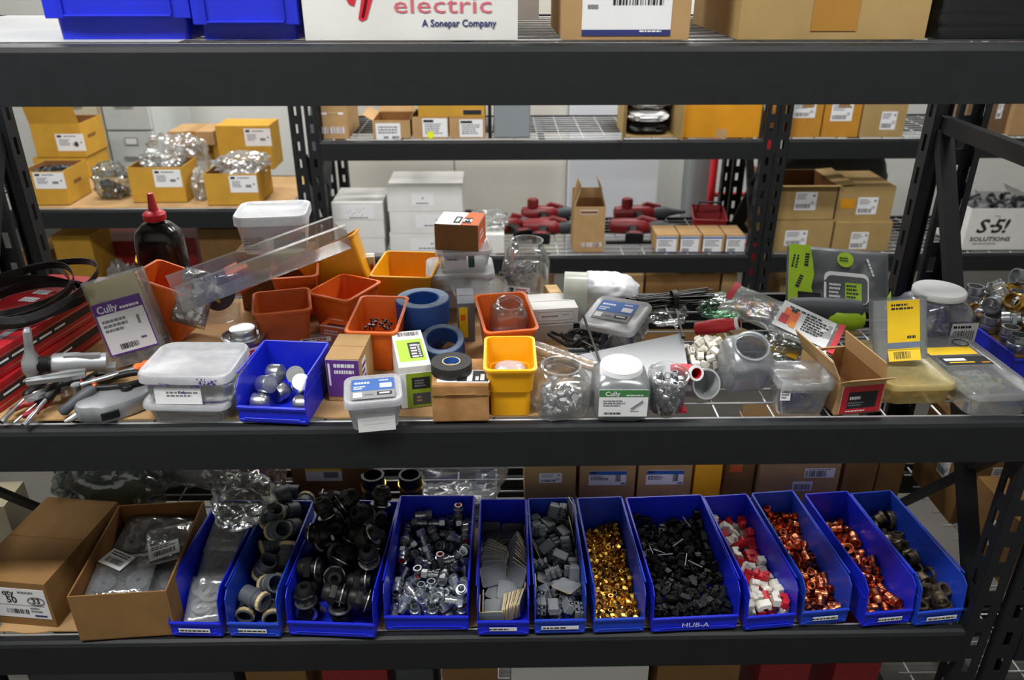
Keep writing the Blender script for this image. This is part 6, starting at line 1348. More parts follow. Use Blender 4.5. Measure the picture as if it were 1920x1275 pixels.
mb = MB(); mb.loft([ring_rect(.13, .09, .014, 0), ring_rect(.134, .094, .016, .004), ring_rect(.124, .084, .014, .004), ring_rect(.12, .08, .012, .001)], CLEARH); mb.build('body', t)
# printed white carton behind the bins
carton('cardboard_box', 'small white carton with blue and red print behind the yellow tipped bin', (at(680, 500, .07).x, .585, Z0 + .0), (.062, .03, .105), 8, WHITEBOX, [('front', -.008, .02, .034, .03, [('r', 0, .004, .03, .012, NAVY), ('r', .004, -.01, .02, .01, REDP)]), ('front', .024, .02, .008, .03, [('r', 0, 0, .006, .03, REDP)])], tape=None)
# glass jar and pouch of bolts
p = at(988, 520, .06)
t = thing('glass_jar', 'tall empty clear jar with an open mouth at the back of the shelf', 'jar', (p.x, .560, Z0), (0, 0, R(8)))
jar_mesh(.098, .150, .036, CLEAR).build('body', t)
t = thing('parts_pouch', 'clear pouch of zinc bolts leaning on the tall clear jar', 'pouch', at(976, 527, .062), (R(48), R(-4), R(-16)))
sheet_bag_mesh(.088, .092, .032, BAG, 73, wr=.006).build('film', t)
mb = MB(); rnd = random.Random(12)
for i in range(26):
    M = T(rnd.uniform(-.032, .032), rnd.uniform(-.034, .032), .010 + .016 * rnd.random()) @ RZ(rnd.random() * 180)
    mb.tube([(-.012, 0, 0), (.012, 0, 0)], .0028, ZINC, 7, M)
    mb.loft([hexring(.0052, .012), hexring(.0052, .016)], ZINC, M=M @ RY(90), smooth=False)
o = mb.build('bolts', t, label='zinc bolts inside'); o['kind'] = 'stuff'
label(t, T(.004, -.036, .034) @ RZ(-4), .060, .018, [('r', -.014, 0, .012, .012, TEAL), ('l', .012, 0, .03, .012, 2, REDP)], seed=16)
# upturned clear jar in the orange bin
ob_ = [o for o in COL.objects if o.get('label', '').startswith('orange hopper bin holding')][0]
t = thing('plastic_jar', 'empty clear jar standing in the orange hopper bin', 'jar', (ob_.location.x + .004, ob_.location.y + .012, Z0 + .034), (R(12), R(0), R(16)))
jar_mesh(.068, .085, .025, CLEAR).build('body', t)
# wood block, clear tape roll
p = at(1034, 568, .03)
t = thing('wood_block', 'pale wood block beside the roll of clear tape', 'block', (p.x, p.y + .02, ZW), (0, R(4), R(12)))
mb = MB(); mb.box((0, 0, .032), (.030, .05, .064), WOOD); mb.build('body', t, .002)
TP = M_('clear_tape_roll', '#cdd2c8', .15, 0, .10, 30, 0, .6)
p = at(1080, 545, .05)
tape('wide roll of clear packing tape standing on edge', (p.x - .030, .455, ZW + .0555), (0, 90, -6), .056, .040, .052, TP, CREAM)
# instruction cartons
def inst(w, h):
    return [('r', 0, 0, w * .94, h * .70, GREYINK), ('r', 0, 0, w * .925, h * .64, PAPER), ('l', -w * .12, 0, w * .5, h * .2, 1), ('l', w * .28, h * .1, w * .2, h * .1, 1)]
carton('cardboard_box', 'clear-grey carton beneath the flat white instruction carton', (at(1030, 635, .02).x, at(1030, 635, .0).y + .05, ZW), (.098, .09, .036), 8, M_('pale_grey_card', '#b9bab8', .6, 0, .06), tape=None)
carton('cardboard_box', 'flat white carton with an outlined label, behind the brown tube', (at(1038, 605, .04).x, at(1030, 635, .0).y + .055, ZW + .0375), (.098, .085, .034), 7, WHITEBOX, [('front', .0, 0, .082, .030, inst)], tape=None)
# brown wrapped tube
a, b = at(1003, 652, .042), at(1124, 694, .030)
t = thing('wrapped_tube', 'brown tube in clear wrapping lying behind the clear jar', 'tube', a, (b - a).to_track_quat('Z', 'Y').to_euler())
L = (b - a).length
mb = MB(); mb.ringloft([(.010, 0), (.0125, 0), (.0125, L), (.010, L)], M_('tan_sleeve', '#8d6a45', .35, 0, .35, 30, .1, hex2='#cdb79a'), 20); mb.build('tube', t)
mb = MB(); mb.loft([[(x * (1 + .08 * noise.noise(Vector((x * 90, y * 90, i * .7)))), y * (1 + .08 * noise.noise(Vector((y * 90, i, x * 90)))), L * i / 12) for x, y, _ in ring_circ(.015, 0, 20)] for i in range(13)], BAG, False, False); mb.build('wrapping', t)

# --- front jars
p = at(1053, 792, Z0)
t = thing('plastic_jar', 'open clear jar of steel bolts beside the front yellow bin', 'jar', (p.x, p.y + .055, Z0), (R(2), 0, R(14)))
jar_mesh(.098, .088, .034, CLEAR).build('body', t)
JM = Matrix.Translation(t.location) @ t.rotation_euler.to_matrix().to_4x4()
pour('jarbit', [p_jarbit('steel bolt lying in the open clear jar')], 'bolts in the open clear jar', JM @ T(0, -.04, .0035))
p = at(1167, 794, ZM)
t = thing('plastic_jar', 'white-capped jar of anchors with green and white label', 'jar', (p.x, p.y + .051, ZW), (0, 0, R(-1)))
jar_mesh(.100, .092, .034, GREYCLEAR).build('body', t)
mb = MB()
mb.lathe([(.0375, .080)] + [(.0375 + .0006 * (k % 2), .081 + .0010 * k) for k in range(10)] + [(.0370, .093), (.034, .095), (.002, .0955)], WHITEP, 40); mb.build('cap', t, label='white screw cap')
def cg(w, h):
    return [('r', 0, h * .37, w, h * .26, GREENP), ('t', -w * .23, h * .36, h * .23, 'Cully', PAPER, True), ('l', w * .26, h * .30, w * .42, h * .07, 1, PAPER), ('l', -w * .16, 0, w * .5, h * .26, 3), ('c', -w * .22, -h * .38, w * .36, h * .08), ('l', w * .25, -.3 * h, w * .2, h * .06, 1)]
label(t, T(.0, -.0512, .041) @ RX(90), .086, .054, cg(.086, .054), seed=17)
mb = MB(); mb.bar((.014, -.0525, .030), (.034, -.0525, .046), .0016, .003, GREYINK); mb.build('printed_drawing', t)
mb = MB(); mb.loft([ring_rect(.080, .080, .012, .004), ring_rect(.086, .086, .014, .03), ring_rect(.085, .085, .014, .054)], M_('grey_anchors', '#8a8f8f', .6, 0, .35, 160, .5)); o = mb.build('anchors_inside', t, label='mass of grey anchors inside'); o['kind'] = 'stuff'
# round jar of metal bushings
p = at(1254, 790, ZW)
AJ = (p.x, p.y + .045, ZW + .006)
t = thing('round_jar', 'round clear jar brimming with shiny metal bushings', 'jar', AJ, (R(8), 0, 0))
mb = MB(); mb.loft([ring_circ(r_, z_, 30) for r_, z_ in ((.031, 0), (.0345, .004), (.0355, .05), (.0345, .066), (.037, .068), (.037, .075), (.0345, .0755), (.0335, .066), (.0335, .05), (.0335, .006), (.030, .002))], CLEAR); mb.build('body', t)
JM = Matrix.Translation(t.location) @ t.rotation_euler.to_matrix().to_4x4()
pour('anchor', [p_anchor('shiny metal bushing heaped in the round clear jar')], 'bushings in the round jar', JM @ T(0, -.031, .0035))
carton('cardboard_box', 'red and white printed carton lying under the round jar', (p.x + .008, p.y + .05, ZW), (.060, .045, .005), 0, REDP, tape=None)
# PVC cap lying with its mouth to the front
d = (at(1325, 719, .036) - at(1302, 640, .058)).normalized()
c = at(1325, 720, ZW + .034)
t = thing('pipe_coupling', 'grey pipe sleeve lying with its open mouth to the front', 'fitting', c, (R(66), 0, R(16)))
mb = MB(); mb.ringloft([(.0255, .0), (.0290, .0), (.0290, -.065), (.0255, -.065)], M_('pale_grey_pvc', '#a9adae', .45, 0, .06), 36); mb.lathe([(.0254, -.045), (.0254, -.043)], M_('pale_grey_pvc_end', '#8c8f90', .5, 0, .06), 36); mb.build('sleeve', t)
def red_sleeve(lab, px, z, rot):
    t = thing('pipe_fitting', lab, 'fitting', at(px[0], px[1], z), tuple(R(a) for a in rot), 'red pipe fittings')
    mb = MB(); mb.ringloft([(.0095, 0), (.0120, 0), (.0120, -.020), (.0150, -.024), (.0150, -.060), (.0135, -.090), (.0095, -.090)], REDPL, 26); mb.build('body', t)
    mb = MB(); mb.ringloft([(.0100, .0008), (.0140, .0008), (.0140, -.006), (.0100, -.006)], PAPER, 26); mb.build('end_ring', t, label='white end ring')
    return t
red_sleeve('red pipe fitting lying on the grey sleeve, mouth to the front', (1306, 700), ZW + .070, (66, 0, 14))
red_sleeve('red pipe fitting lying behind the white wire connectors', (1386, 606), .075, (70, 0, 62))
# smoky panel and wire connectors on it
a, b, c_, d_ = at(1082, 668, .040), at(1279, 626, .052), at(1296, 735, .020), at(1092, 735, .012)
t = thing('plastic_sheet', 'large smoky plastic sheet lying between the jars', 'sheet', (a + b + c_ + d_) / 4)
o0 = Vector(t.location)
mb = MB(); up = (b - a).cross(d_ - a).normalized()
if up.z < 0:
    up = -up
vs = [q - o0 for q in (a, d_, c_, b)] + [q - o0 + up * .003 for q in (a, d_, c_, b)]
mb.add(vs, [(0, 1, 2, 3)[::-1], (4, 5, 6, 7), (0, 1, 5, 4), (1, 2, 6, 5), (2, 3, 7, 6), (3, 0, 4, 7)], M_('smoky_panel', '#8d9094', .25, 0, .06, 12)); mb.build('sheet', t)
wp = at(1332, 655, .045)
t = thing('shallow_tray', 'shallow clear tray holding the white wire connectors', 'tray', (wp.x, wp.y + .005, ZW), (0, 0, 0))
mb = MB(); mb.loft([ring_rect(.10, .105, .014, 0), ring_rect(.112, .117, .016, .030), ring_rect(.109, .114, .015, .030), ring_rect(.097, .102, .013, .002)], GREYCLEAR); mb.build('body', t)
pour('wirenut', [p_wirenut('white wire connector heaped beside the red pipe fittings')], 'heap of white wire connectors', Matrix.Translation((wp.x, wp.y - .036, ZW + .014)))
# tilted open square jar
p = at(1399, 745, ZW)
t = thing('plastic_jar', 'empty hazy square jar tilted to show its round mouth', 'jar', (p.x, p.y + .052, ZW + .022), (R(30), R(-4), R(4)))
jar_mesh(.086, .100, .030, GREYCLEAR).build('body', t)
# small container of blue pieces
p = at(1505, 784, ZW)
t = container('snap_container', 'small clear container with blue pieces at the shelf front', (p.x, p.y + .040, ZW), (.096, .075, .072), (0, 0, -1), CLEARH, CLEARH, lidh=.018, r=.012, taper=.82)
mb = MB(); rnd = random.Random(4)
BP_ = M_('blue_nylon', '#27357f', .4, 0, .2)
for i in range(40):
    mb.tube([(-.010, 0, 0), (.010, 0, 0)], .0034, BP_, 7, T(rnd.uniform(-.026, .026), rnd.uniform(-.018, .018), .006 + .026 * rnd.random()) @ RZ(rnd.random() * 180))
o = mb.build('anchors_inside', t, label='blue plastic anchors inside'); o['kind'] = 'stuff'
mb = MB()
for i in range(7):
    mb.tube([(-.009, 0, 0), (.009, 0, 0)], .0035, WHITEP, 7, T(rnd.uniform(-.02, .028), rnd.uniform(-.018, .018), .047 + .008 * rnd.random()) @ RZ(rnd.random() * 180))
mb.box((0, 0, .043), (.072, .05, .001), CLEARH)
o = mb.build('screws_inside', t, label='white screws inside'); o['kind'] = 'stuff'
label(t, T(-.036, -.036, .046) @ RX(84), .018, .022, [('l', 0, 0, .014, .016, 3)], seed=18)
# open carton with red label
p = at(1597, 779, ZW)
def rl(w, h):
    return [('r', 0, 0, w, h, REDP), ('r', .02 * w, -.02 * h, w * .72, h * .6, INK), ('l', -w * .1, h * .06, w * .4, h * .2, 1, PAPER), ('l', -w * .12, -h * .16, w * .4, h * .18, 2, GREYINK), ('l', -w * .1, -h * .42, w * .5, h * .08, 1, PAPER)]
t = carton('cardboard_box', 'open carton with a red and black label at the shelf front', (p.x + .002, p.y + .075, ZW), (.090, .140, .066), 8, CARD, [('front', .002, -.002, .078, .056, rl)], open_=True, flaps=(('front', 35, .03), ('left', 62, .05), ('right', 100, .035)))
fl = [c for c in t.children if c.name.startswith('flap')][1]
label(fl, T(.036, -.026, .0028), .055, .044, [('r', -.016, 0, .02, .044, REDP), ('l', .01, 0, .026, .03, 4, INK)], seed=19, name='flap_label')
# yellowish flat container and large container at the right
p = at(1716, 756, ZW)
t = container('snap_container', 'yellowish flat container below the yellow-card pack', (p.x + .002, p.y + .085, ZW), (.128, .185, .040), (0, 0, 2), YCLEAR, YCLEAR, lidh=.010, r=.02, taper=.93)
YAN = M_('yellow_nylon', '#e0b81a', .45, 0, .15)
def pieces(t, n, w, d, z0, z1, m, seed, r=.004, l=.012, nm='anchors_inside', lab='yellow plastic anchors inside'):
    mb = MB(); rnd = random.Random(seed)
    for i in range(n):
        mb.tube([(-l, 0, 0), (l, 0, 0)], r, m, 6, T(rnd.uniform(-w, w), rnd.uniform(-d, d), rnd.uniform(z0, z1)) @ RZ(rnd.random() * 180) @ RY(rnd.uniform(-20, 20)))
    o = mb.build(nm, t, label=lab); o['kind'] = 'stuff'
pieces(t, 60, .040, .070, .007, .014, YAN, 5)
p = at(1862, 782, ZW)
t = container('snap_container', 'large flat container with a black and yellow label at the right end', (p.x + .008, p.y + .115, ZW), (.124, .235, .046), (0, 0, 3), CLEARH, CLEARH, lidh=.012, r=.022, taper=.93)
label(t, T(-.002, .012, .0475), .096, .036, [('r', 0, 0, .096, .036, INK), ('r', -.018, .006, .042, .010, PAPER), ('r', -.01, -.006, .05, .004, YELLOWP), ('r', .036, -.008, .016, .004, CARDY)], seed=20)
label(t, T(-.008, .055, .0475), .096, .032, [('r', 0, 0, .096, .032, YELLOWP)], seed=21, name='yellow_label')
pieces(t, 60, .042, .048, .008, .030, M_('pale_green_nylon', '#b7c2ba', .4, 0, .15), 6, lab='pale plastic anchors inside')
pieces(t, 30, .05, .03, .008, .020, YAN, 7, nm='yellow_anchors_inside')
q = at(1801, 644, .05)
cl = Vector(t.location)
t = thing('rubber_ring', 'black rubber ring lying on the large flat container', 'ring', (at(1800, 644, ZW + .05).x, at(1800, 644, ZW + .05).y, ZW + .0505), (0, 0, R(-15)))
mb = MB(); mb.tube([(.0145 * math.cos(2 * PI * k / 28), .0145 * math.sin(2 * PI * k / 28), .0012) for k in range(28)], .0012, BLACKR, 7, closed=True); mb.build('ring', t)
# yellow-card clamshell leaning on the yellowish container
p = at(1690, 676, ZW + .05)
t = thing('clamshell_pack', 'clear pack with a long yellow card leaning at the right', 'package', (p.x, p.y + .012, ZW + .048), (R(-16), R(-7), R(-6)))
w_, d_, h_ = .098, .036, .118
mb = MB(); mb.loft([ring_rect(w_, d_, .008, 0), ring_rect(w_, d_, .008, h_), ring_rect(w_ - .002, d_ - .002, .007, h_), ring_rect(w_ - .002, d_ - .002, .007, .001)], GREYCLEAR); mb.build('shell', t)
label(t, T(.004, -d_ / 2 - .0006, h_ * .58) @ RX(90), .058, h_ * .80, [('r', 0, 0, .058, h_ * .8, YELLOWP), ('l', 0, h_ * .30, .044, .014, 2, INK), ('l', .016, -h_ * .2, .02, .01, 1, INK), ('r', 0, -h_ * .33, .058, .012, M_('slate_print', '#6b7a90', .5))], seed=22, name='yellow_card')
label(t, T(.004, -d_ / 2 - .003, h_ * .09) @ RX(70), .058, .022, [('r', 0, 0, .058, .022, YELLOWP), ('c', -.004, 0, .03, .014), ], seed=23, name='barcode_fold')
# jar with a white lid at the right
p = at(1776, 664, ZW)
t = thing('plastic_jar', 'big clear jar with a white lid and a white barcode label', 'jar', (p.x - .014, p.y + .060, ZW), (0, 0, R(3)))
jar_mesh(.120, .118, .048, clear('lilac_clear', '#f1f1fa', .12, .10, '#c9c9dc')).build('body', t)
mb = MB(); mb.lathe([(.0515, .110), (.0525, .112), (.0525, .120), (.050, .123), (.002, .1235)], WHITEP, 40); mb.build('lid', t, label='white lid')
label(t, T(.030, -.0655, .050) @ RX(90), .056, .044, [('l', 0, .014, .05, .010, 1, INK), ('c', 0, -.006, .046, .024)], seed=24)
pieces(t, 30, .042, .042, .010, .045, ZINC, 9, .005, .014, 'clips_inside', 'zinc clips inside')
# lime and grey pouch
p = Vector((.757, .458, .080))
t = thing('glove_pouch', 'lime green and grey printed pouch standing at the back right', 'pouch', p, (R(50), R(4), R(-6)))
w_, h_ = .225, .145
mb = sheet_bag_mesh(w_, h_, .026, M_('slate_grey_film', '#55585c', .35, 0, .08), 81, 24, .003); mb.build('film', t)
def onp(mb, u, v, w, h, m, z=.0275, rot=0):
    mb.box((u, v, z), (w, h, .0008), m, None if not rot else RZ(rot))
mb = MB()
sp_ = [( -.112, -.068), (-.050, -.068), (-.062, -.03), (-.056, .0), (-.060, .035), (-.066, .068), (-.112, .068)]
mb.prism(sp_, .0012, LIME, T(0, 0, .0268)); mb.build('lime_panel', t, label='lime green panel')
mb = MB()
for u, v, n_, a_ in ((-.097, .034, 3, 80), (-.072, .040, 2, 84), (-.086, -.012, 2, 70)):
    print_on(mb, .04, .02, [('l', 0, 0, .044, .016, 2 if n_ > 2 else 1, INK)], None, T(u, v, .0272) @ RZ(a_))
mb.box((-.066, -.05, .0278), (.05, .016, .001), BLACKP, RZ(0)); mb.build('black_print', t, label='black print on lime')
mb = MB()
mb.loft([ring_rect(.098, .072, .014, .0272, 4, .015, -.024), ring_rect(.098, .072, .014, .0278, 4, .015, -.024)], PAPER); mb.loft([ring_rect(.090, .062, .012, .0279, 4, .016, -.028), ring_rect(.090, .062, .012, .0282, 4, .016, -.028)], M_('slate_print_panel', '#4b4e52', .4)); 
print_on(mb, .08, .05, [('r', .014, -.004, .036, .040, LIME), ('l', .014, -.004, .030, .034, 4, INK), ('l', -.026, -.004, .026, .036, 4, PAPER)], None, T(.016, -.028, .0276))
mb.build('white_panel', t, label='white-framed panel')
mb = MB(); mb.lathe([(.018, .0274), (.018, .0282)], LIME, 24, T(.012, .042, 0)); print_on(mb, .03, .02, [('l', .012, .042, .026, .012, 2, INK)], None, T(0, 0, .0278)); mb.build('round_badge', t, label='lime round badge')
mb = MB(); print_on(mb, .03, .02, [('l', .070, .02, .06, .008, 1, PAPER)], None, T(0, 0, .0272) @ T(.07, .02, 0) @ RZ(-70) @ T(-.07, -.02, 0)); mb.build('white_print', t, label='white line of print')
mb = MB(); mb.prism([(.098, -.066), (.112, -.06), (.112, -.02), (.104, -.036)], .0012, LIME, T(0, 0, .0268)); mb.build('lime_corner', t)
# grey and lime cordless tool in front of the pouch
a, b = at(1478, 575, .062), at(1612, 585, .045)
t = thing('cordless_tool', 'grey and lime barrel-shaped tool lying in front of the pouch', 'power tool', a, (b - a).to_track_quat('X', 'Z').to_euler())
L = (b - a).length
mb = MB(); mb.lathe([(.012, 0), (.020, .006), (.024, L * .3), (.027, L * .7), (.026, L * .95), (.018, L)], DGREYP, 24, RY(90)); mb.build('barrel', t)
mb = MB(); mb.lathe([(.018, L * .52), (.026, L * .60), (.027, L * .9), (.020, L * 1.02)], LIME, 24, T(0, -.008, -.014) @ RY(90)); mb.build('lime_shell', t, label='lime green underside')
# zip bag with red bands and coloured parts
t = thing('printed_pouch', 'white printed zip pouch with red bands and coloured parts', 'pouch', at(1462, 602, .075), (R(14), R(12), R(-31)))
w_, h_ = .235, .100
sheet_bag_mesh(w_, h_, .016, BAGM, 82, 22, .003).build('film', t)
label(t, T(.046, .0, .0172) @ RY(4), .110, .086, [('r', -.03, 0, .03, .05, ORANGEP), ('r', -.040, -.012, .016, .03, REDP), ('r', -.028, .022, .012, .010, INK), ('r', -.02, -.02, .012, .02, M_('amber_print', '#d98a2b', .5)), ('l', .022, 0, .05, .05, 6, INK), ('l', .0, .030, .08, .010, 1, TEAL)], M_('white_film_print', '#cdd0d2', .4), 'printed_panel', seed=25)
for u, v, wd, hd in ((.112, 0, .012, .098), (-.110, .02, .014, .06)):
    mb = MB(); mb.box((u, v, .0125), (wd, hd, .002), REDP); mb.build('red_band', t, label='red edge band')
mb = MB(); rnd = random.Random(6)
for i in range(22):
    mb.lathe([(.005, -.006), (.007, -.003), (.007, .003), (.004, .008)], rnd.choice([REDPL, YAN, ORANGEP, GREENP, PURPLE, GREYP]), 9, T(rnd.uniform(-.095, -.02), rnd.uniform(-.034, .034), .008) @ RZ(rnd.random() * 360) @ RY(70))
o = mb.build('coloured_parts', t, label='coloured plastic parts inside'); o['kind'] = 'stuff'
p = at(1365, 562, .045)
bag('plastic_bag', 'clear bag of green pieces behind the printed zip pouch', (p.x, p.y + .02, ZW), (.13, .09, .055), (0, 0, 8), GLASSG, 83, .3)
# yellow clear strip under the pouch
t = thing('plastic_strip', 'amber plastic strip under the printed zip pouch', 'strip', at(1430, 640, .034), (0, R(10), R(-32)))
mb = MB(); mb.box((.0, 0, 0), (.15, .04, .004), M_('amber_plastic', '#a98318', .35, 0, .1)); mb.build('body', t, .001)
bag('plastic_bag', 'dusty clear bag behind the small container of blue pieces', at(1475, 690, ZW) + Vector((0, .04, 0)), (.09, .10, .05), (0, 0, 0), BAGD, 84, .3)
# --- white bag and tilted container with blue label
p = at(1128, 580, .02)
bag('plastic_bag', 'smooth white plastic bag behind the blue-labelled container', (p.x + .012, .505, ZW), (.165, .14, .085), (0, 0, -12), M_('white_bag_film', '#dfe1e8', .3, 0, .04, 12, .1), 85, .14)
p = at(1162, 640, .02)
t = container('snap_container', 'tilted clear container of dark parts with a blue lid label', (p.x + .002, p.y + .030, ZW + .022), (.116, .104, .058), (14, -4, -33), CLEARH, MILKY, lidh=.010, r=.012, taper=.9)
label(t, T(-.006, .010, .0595), .082, .064, bluel(.082, .064), GREYP, 'lid_label')
pieces(t, 50, .038, .034, .008, .036, M_('blue_grey_parts', '#4f5a6d', .5, .3, .2), 10, .004, .012, 'anchors_inside', 'blue-grey anchors inside')
# black cable ties
t = thing('cable_ties', 'bundle of black cable ties behind the blue-labelled container', 'cable ties', at(1255, 565, .05), (0, 0, R(6)))
mb = MB(); rnd = random.Random(15)
for i in range(34):
    y, z = rnd.uniform(-.016, .016), rnd.uniform(-.012, .012)
    x0, x1 = -.075 + rnd.uniform(-.02, .02), .085 + rnd.uniform(-.02, .02)
    a_ = rnd.uniform(-.012, .012)
    mb.bar((x0, y + a_ * 1.6, z + rnd.uniform(-.006, .01)), (x1, y - a_, z + .012), .0036, .0014, BLACKP)
    mb.box((x0, y + a_ * 1.6, z), (.006, .006, .005), BLACKP)
mb.build('ties', t)
mb = MB(); mb.ringloft([(.019, -.006), (.021, -.006), (.021, .006), (.019, .006)], BLACKR, 16, T(.01, 0, .004) @ RY(90)); mb.build('band', t)
def stick(lab, p0, z0, p1, z1, r=.0022, head=True):
    a, b = at(p0[0], p0[1], z0), at(p1[0], p1[1], z1)
    t = thing('cable_tie', lab, 'cable tie', a, (b - a).to_track_quat('X', 'Z').to_euler(), 'loose black cable ties')
    L = (b - a).length
    mb = MB(); mb.bar((0, 0, 0), (L, 0, 0), r * 2, r * 1.1, BLACKP); mb.build('strap', t)
    if head:
        mb = MB(); mb.box((L, 0, .001), (.008, .007, .006), BLACKP); mb.build('head', t, .001)
stick('loose black cable tie standing up beside the white-capped jar', (1094, 592), .085, (1133, 702), .030)
stick('loose black cable tie pointing down in front of the cable tie bundle', (1268, 580), .070, (1281, 632), .058, .0018)
stick('short black cable tie crossing behind the brown tube', (1092, 640), .05, (1130, 660), .04, head=False)
# black cord heap behind the jars
t = thing('cord_heap', 'tangle of black cord behind the brown tube', 'cord', at(1085, 650, .012))
mb = MB(); rnd = random.Random(21); P_ = []
for i in range(60):
    a_ = i * .55
    P_.append((.045 * math.cos(a_) * (.6 + .4 * rnd.random()) + .02 * math.sin(a_ * .3), .035 * math.sin(a_) * (.6 + .4 * rnd.random()), .010 + .022 * rnd.random()))
mb.tube(P_, .0038, BLACKR, 7); mb.build('cord', t)
bag('plastic_bag', 'dark clear bag with brown contents in front of the cable ties', at(1250, 612, ZW) + Vector((0, .015, 0)), (.10, .07, .055), (0, 0, 0), BAGD, 87, .35)
# --- bin of couplings cropped by the right edge
RBW, RBD, RBH = .210, .27, .125
RB = shelf_bin('blue bin heaped with steel and brass couplings, at the right edge', (1.175, .255, ZN + .001), RBW, RBD, RBH, R(2), BLUE, lip=.93, slope=.004, group=None)
pour('coupling', [[p_coupling('steel pipe coupling heaped in the blue bin at the right edge', ZINC), p_coupling('brass pipe coupling heaped in the blue bin at the right edge', BRASS), p_coupling('steel pipe coupling heaped in the blue bin at the right edge', STEEL)]], 'couplings at the right edge', RB @ T(0, .020, .116))
carton('cardboard_box', 'plain brown carton under the couplings in the right-edge bin', RB @ Vector((0, RBD / 2, .004)), (RBW - .012, RBD - .03, .108), 2, CARD2, tape=None)
# ------------------------------------------------------------------ across the aisle
ZC, ZCL, ZLEFT, ZBOT = .006, -.529, -.296, -1.02
LINER_L = ZLEFT + .0045
def bbox(lab, x0, x1, yb, yt, z, d, mat=None, labels=(), rz=0, group=None, ymin=2.348, **kw):
    """carton whose front face is seen between x0,x1 and yb,yt, standing at height z"""
    p = at((x0 + x1) / 2, yb, z)
    Y = max(p.y, ymin)
    a, b = aty(x0, yb, Y), aty(x1, yb, Y)
    mx = (a.x + b.x) / 2
    lo, hi = (-.766, 1.156) if -.775 < mx < 1.165 else ((1.283, 9) if mx > 1.165 else (-9, -.905))
    a.x = max(a.x, lo); b.x = min(b.x, hi)
    w = (b.x - a.x) - .003
    h = aty((x0 + x1) / 2, yt, Y).z - z
    c = Vector(((a.x + b.x) / 2, Y, z)) + Matrix.Rotation(R(rz), 3, 'Z') @ Vector((0, d / 2, 0))
    L = []
    for it in labels:      # px label rectangles -> face coordinates
        lx0, lx1, ly0, ly1, items = it
        q0, q1 = aty(lx0, ly1, Y), aty(lx1, ly0, Y)
        L.append(('front', (q0.x + q1.x) / 2 - (a.x + b.x) / 2, (q0.z + q1.z) / 2 - z - h / 2, q1.x - q0.x, q1.z - q0.z, items))
    t = carton('cardboard_box', lab, tuple(c), (w, d, h), rz, mat or CARD, L, group=group, **kw)
    return t, Y, w, h
GL = 'golden cartons across the aisle'
def parts_fill(t, w, d, z, n, seed, mats, lab, cat='fitting', r=.018, name='pipe_fitting'):
    rnd = random.Random(seed)
    base = Vector(t.location); rz = t.rotation_euler.z
    protos = []
    for i in range(n):
        u, v = rnd.uniform(-.5, .5) * (w - 3 * r), rnd.uniform(-.5, .5) * (d - 3 * r)
        q = base + Matrix.Rotation(rz, 3, 'Z') @ Vector((u, v, z + rnd.uniform(0, r)))
        e = Euler((rnd.random() * 3, rnd.random() * 3, rnd.random() * 3))
        k = i % len(mats)
        if len(protos) <= k:
            mb = MB()
            mb.ringloft([(r * .55, -r), (r * .8, -r), (r * .8, 0), (r, 0), (r, r * .6), (r * .55, r * .6)], mats[k], 14)
            o = tag(mb.build(name, None), lab, cat, lab[:40])
            protos.append(o)
            o.location = q; o.rotation_euler = e
        else:
            dup(protos[k], q, e)

t, Y, w, h = bbox('golden open carton of black fittings, front left on the rear left shelf', 52, 132, 385, 322, LINER_L, .22, CARDG, [(68, 118, 320.5 + 3, 354, brand_items)], rz=0, group=GL, open_=True)
parts_fill(t, w, .20, h * .72, 40, 1, [BLACKP, DGREYP], 'black plastic fitting heaped in the golden open carton')
label(t, FM('right', w, .22, h, .02, .01), .10, .035, [('l', 0, 0, .1, .03, 1, CARDD)], None)
t1, Y, w, h = bbox('golden carton under the flapped carton, rear of the left shelf', 70, 170, 335, 296, LINER_L, .24, CARDG, group=GL, ymin=2.62)
t2, Y2, w2, h2 = bbox('golden carton with a small dark picture label, stacked high at left', 70, 163, 296, 232, LINER_L + h + .001, .24, CARDG, [(110, 155, 251, 283, lambda w, h: brand_items(w, h) + [('r', w * .2, -h * .1, w * .1, h * .3, INK)])], group=GL, ymin=Y, open_=True, flaps=(('front', 75, .10), ('left', 80, .08)))
label(t2, FM('right', w2, .24, h2, 0, .01), .12, .03, [('l', 0, 0, .12, .028, 1, CARDD)], None)
t, Y, w, h = bbox('golden carton with clear bag spilling out, middle of the rear left shelf', 250, 352, 380, 314, LINER_L, .20, CARDG, [(292, 337, 318, 351, brand_items)], group=GL, open_=True)
c = t.location
bag('plastic_bag', 'crumpled clear bag over the middle golden carton', (c.x, c.y + .02, LINER_L + h - .03), (.22, .22, .10), (0, 0, 10), BAG, 41, .4)
t, Y, w, h = bbox('golden carton topped by a clear bag, right end of the rear left shelf', 391, 490, 393, 326, LINER_L, .24, CARDG, [(433, 480, 329, 361, brand_items)], group=GL, open_=True)
c = t.location
bag('plastic_bag', 'crumpled clear bag bulging from the rightmost golden carton', (c.x + .03, c.y, LINER_L + h - .03), (.25, .24, .10), (0, 0, -10), BAG, 42, .4)
t, Y, w, h = bbox('dark-topped golden carton standing behind the rightmost golden carton', 415, 515, 318, 236, LINER_L, .20, CARDG, [(461, 506, 241, 274, brand_items)], group=GL, ymin=2.64)
bbox('flat tan carton with tape at the rear of the left shelf', 318, 404, 272, 247, LINER_L + .11, .22, CARD, group=GL, ymin=2.72, tape=.05)
bbox('plain golden carton below the flat tan carton', 318, 404, 300, 272, LINER_L, .2, CARDG, group=GL, ymin=2.73)
p = aty(215, 355, 2.50)
bag('plastic_bag', 'clear bag of dark fittings between golden cartons', (p.x, 2.50, LINER_L), (.17, .18, .17), (0, 0, 0), BAGD, 43, .35)
rnd = random.Random(9)
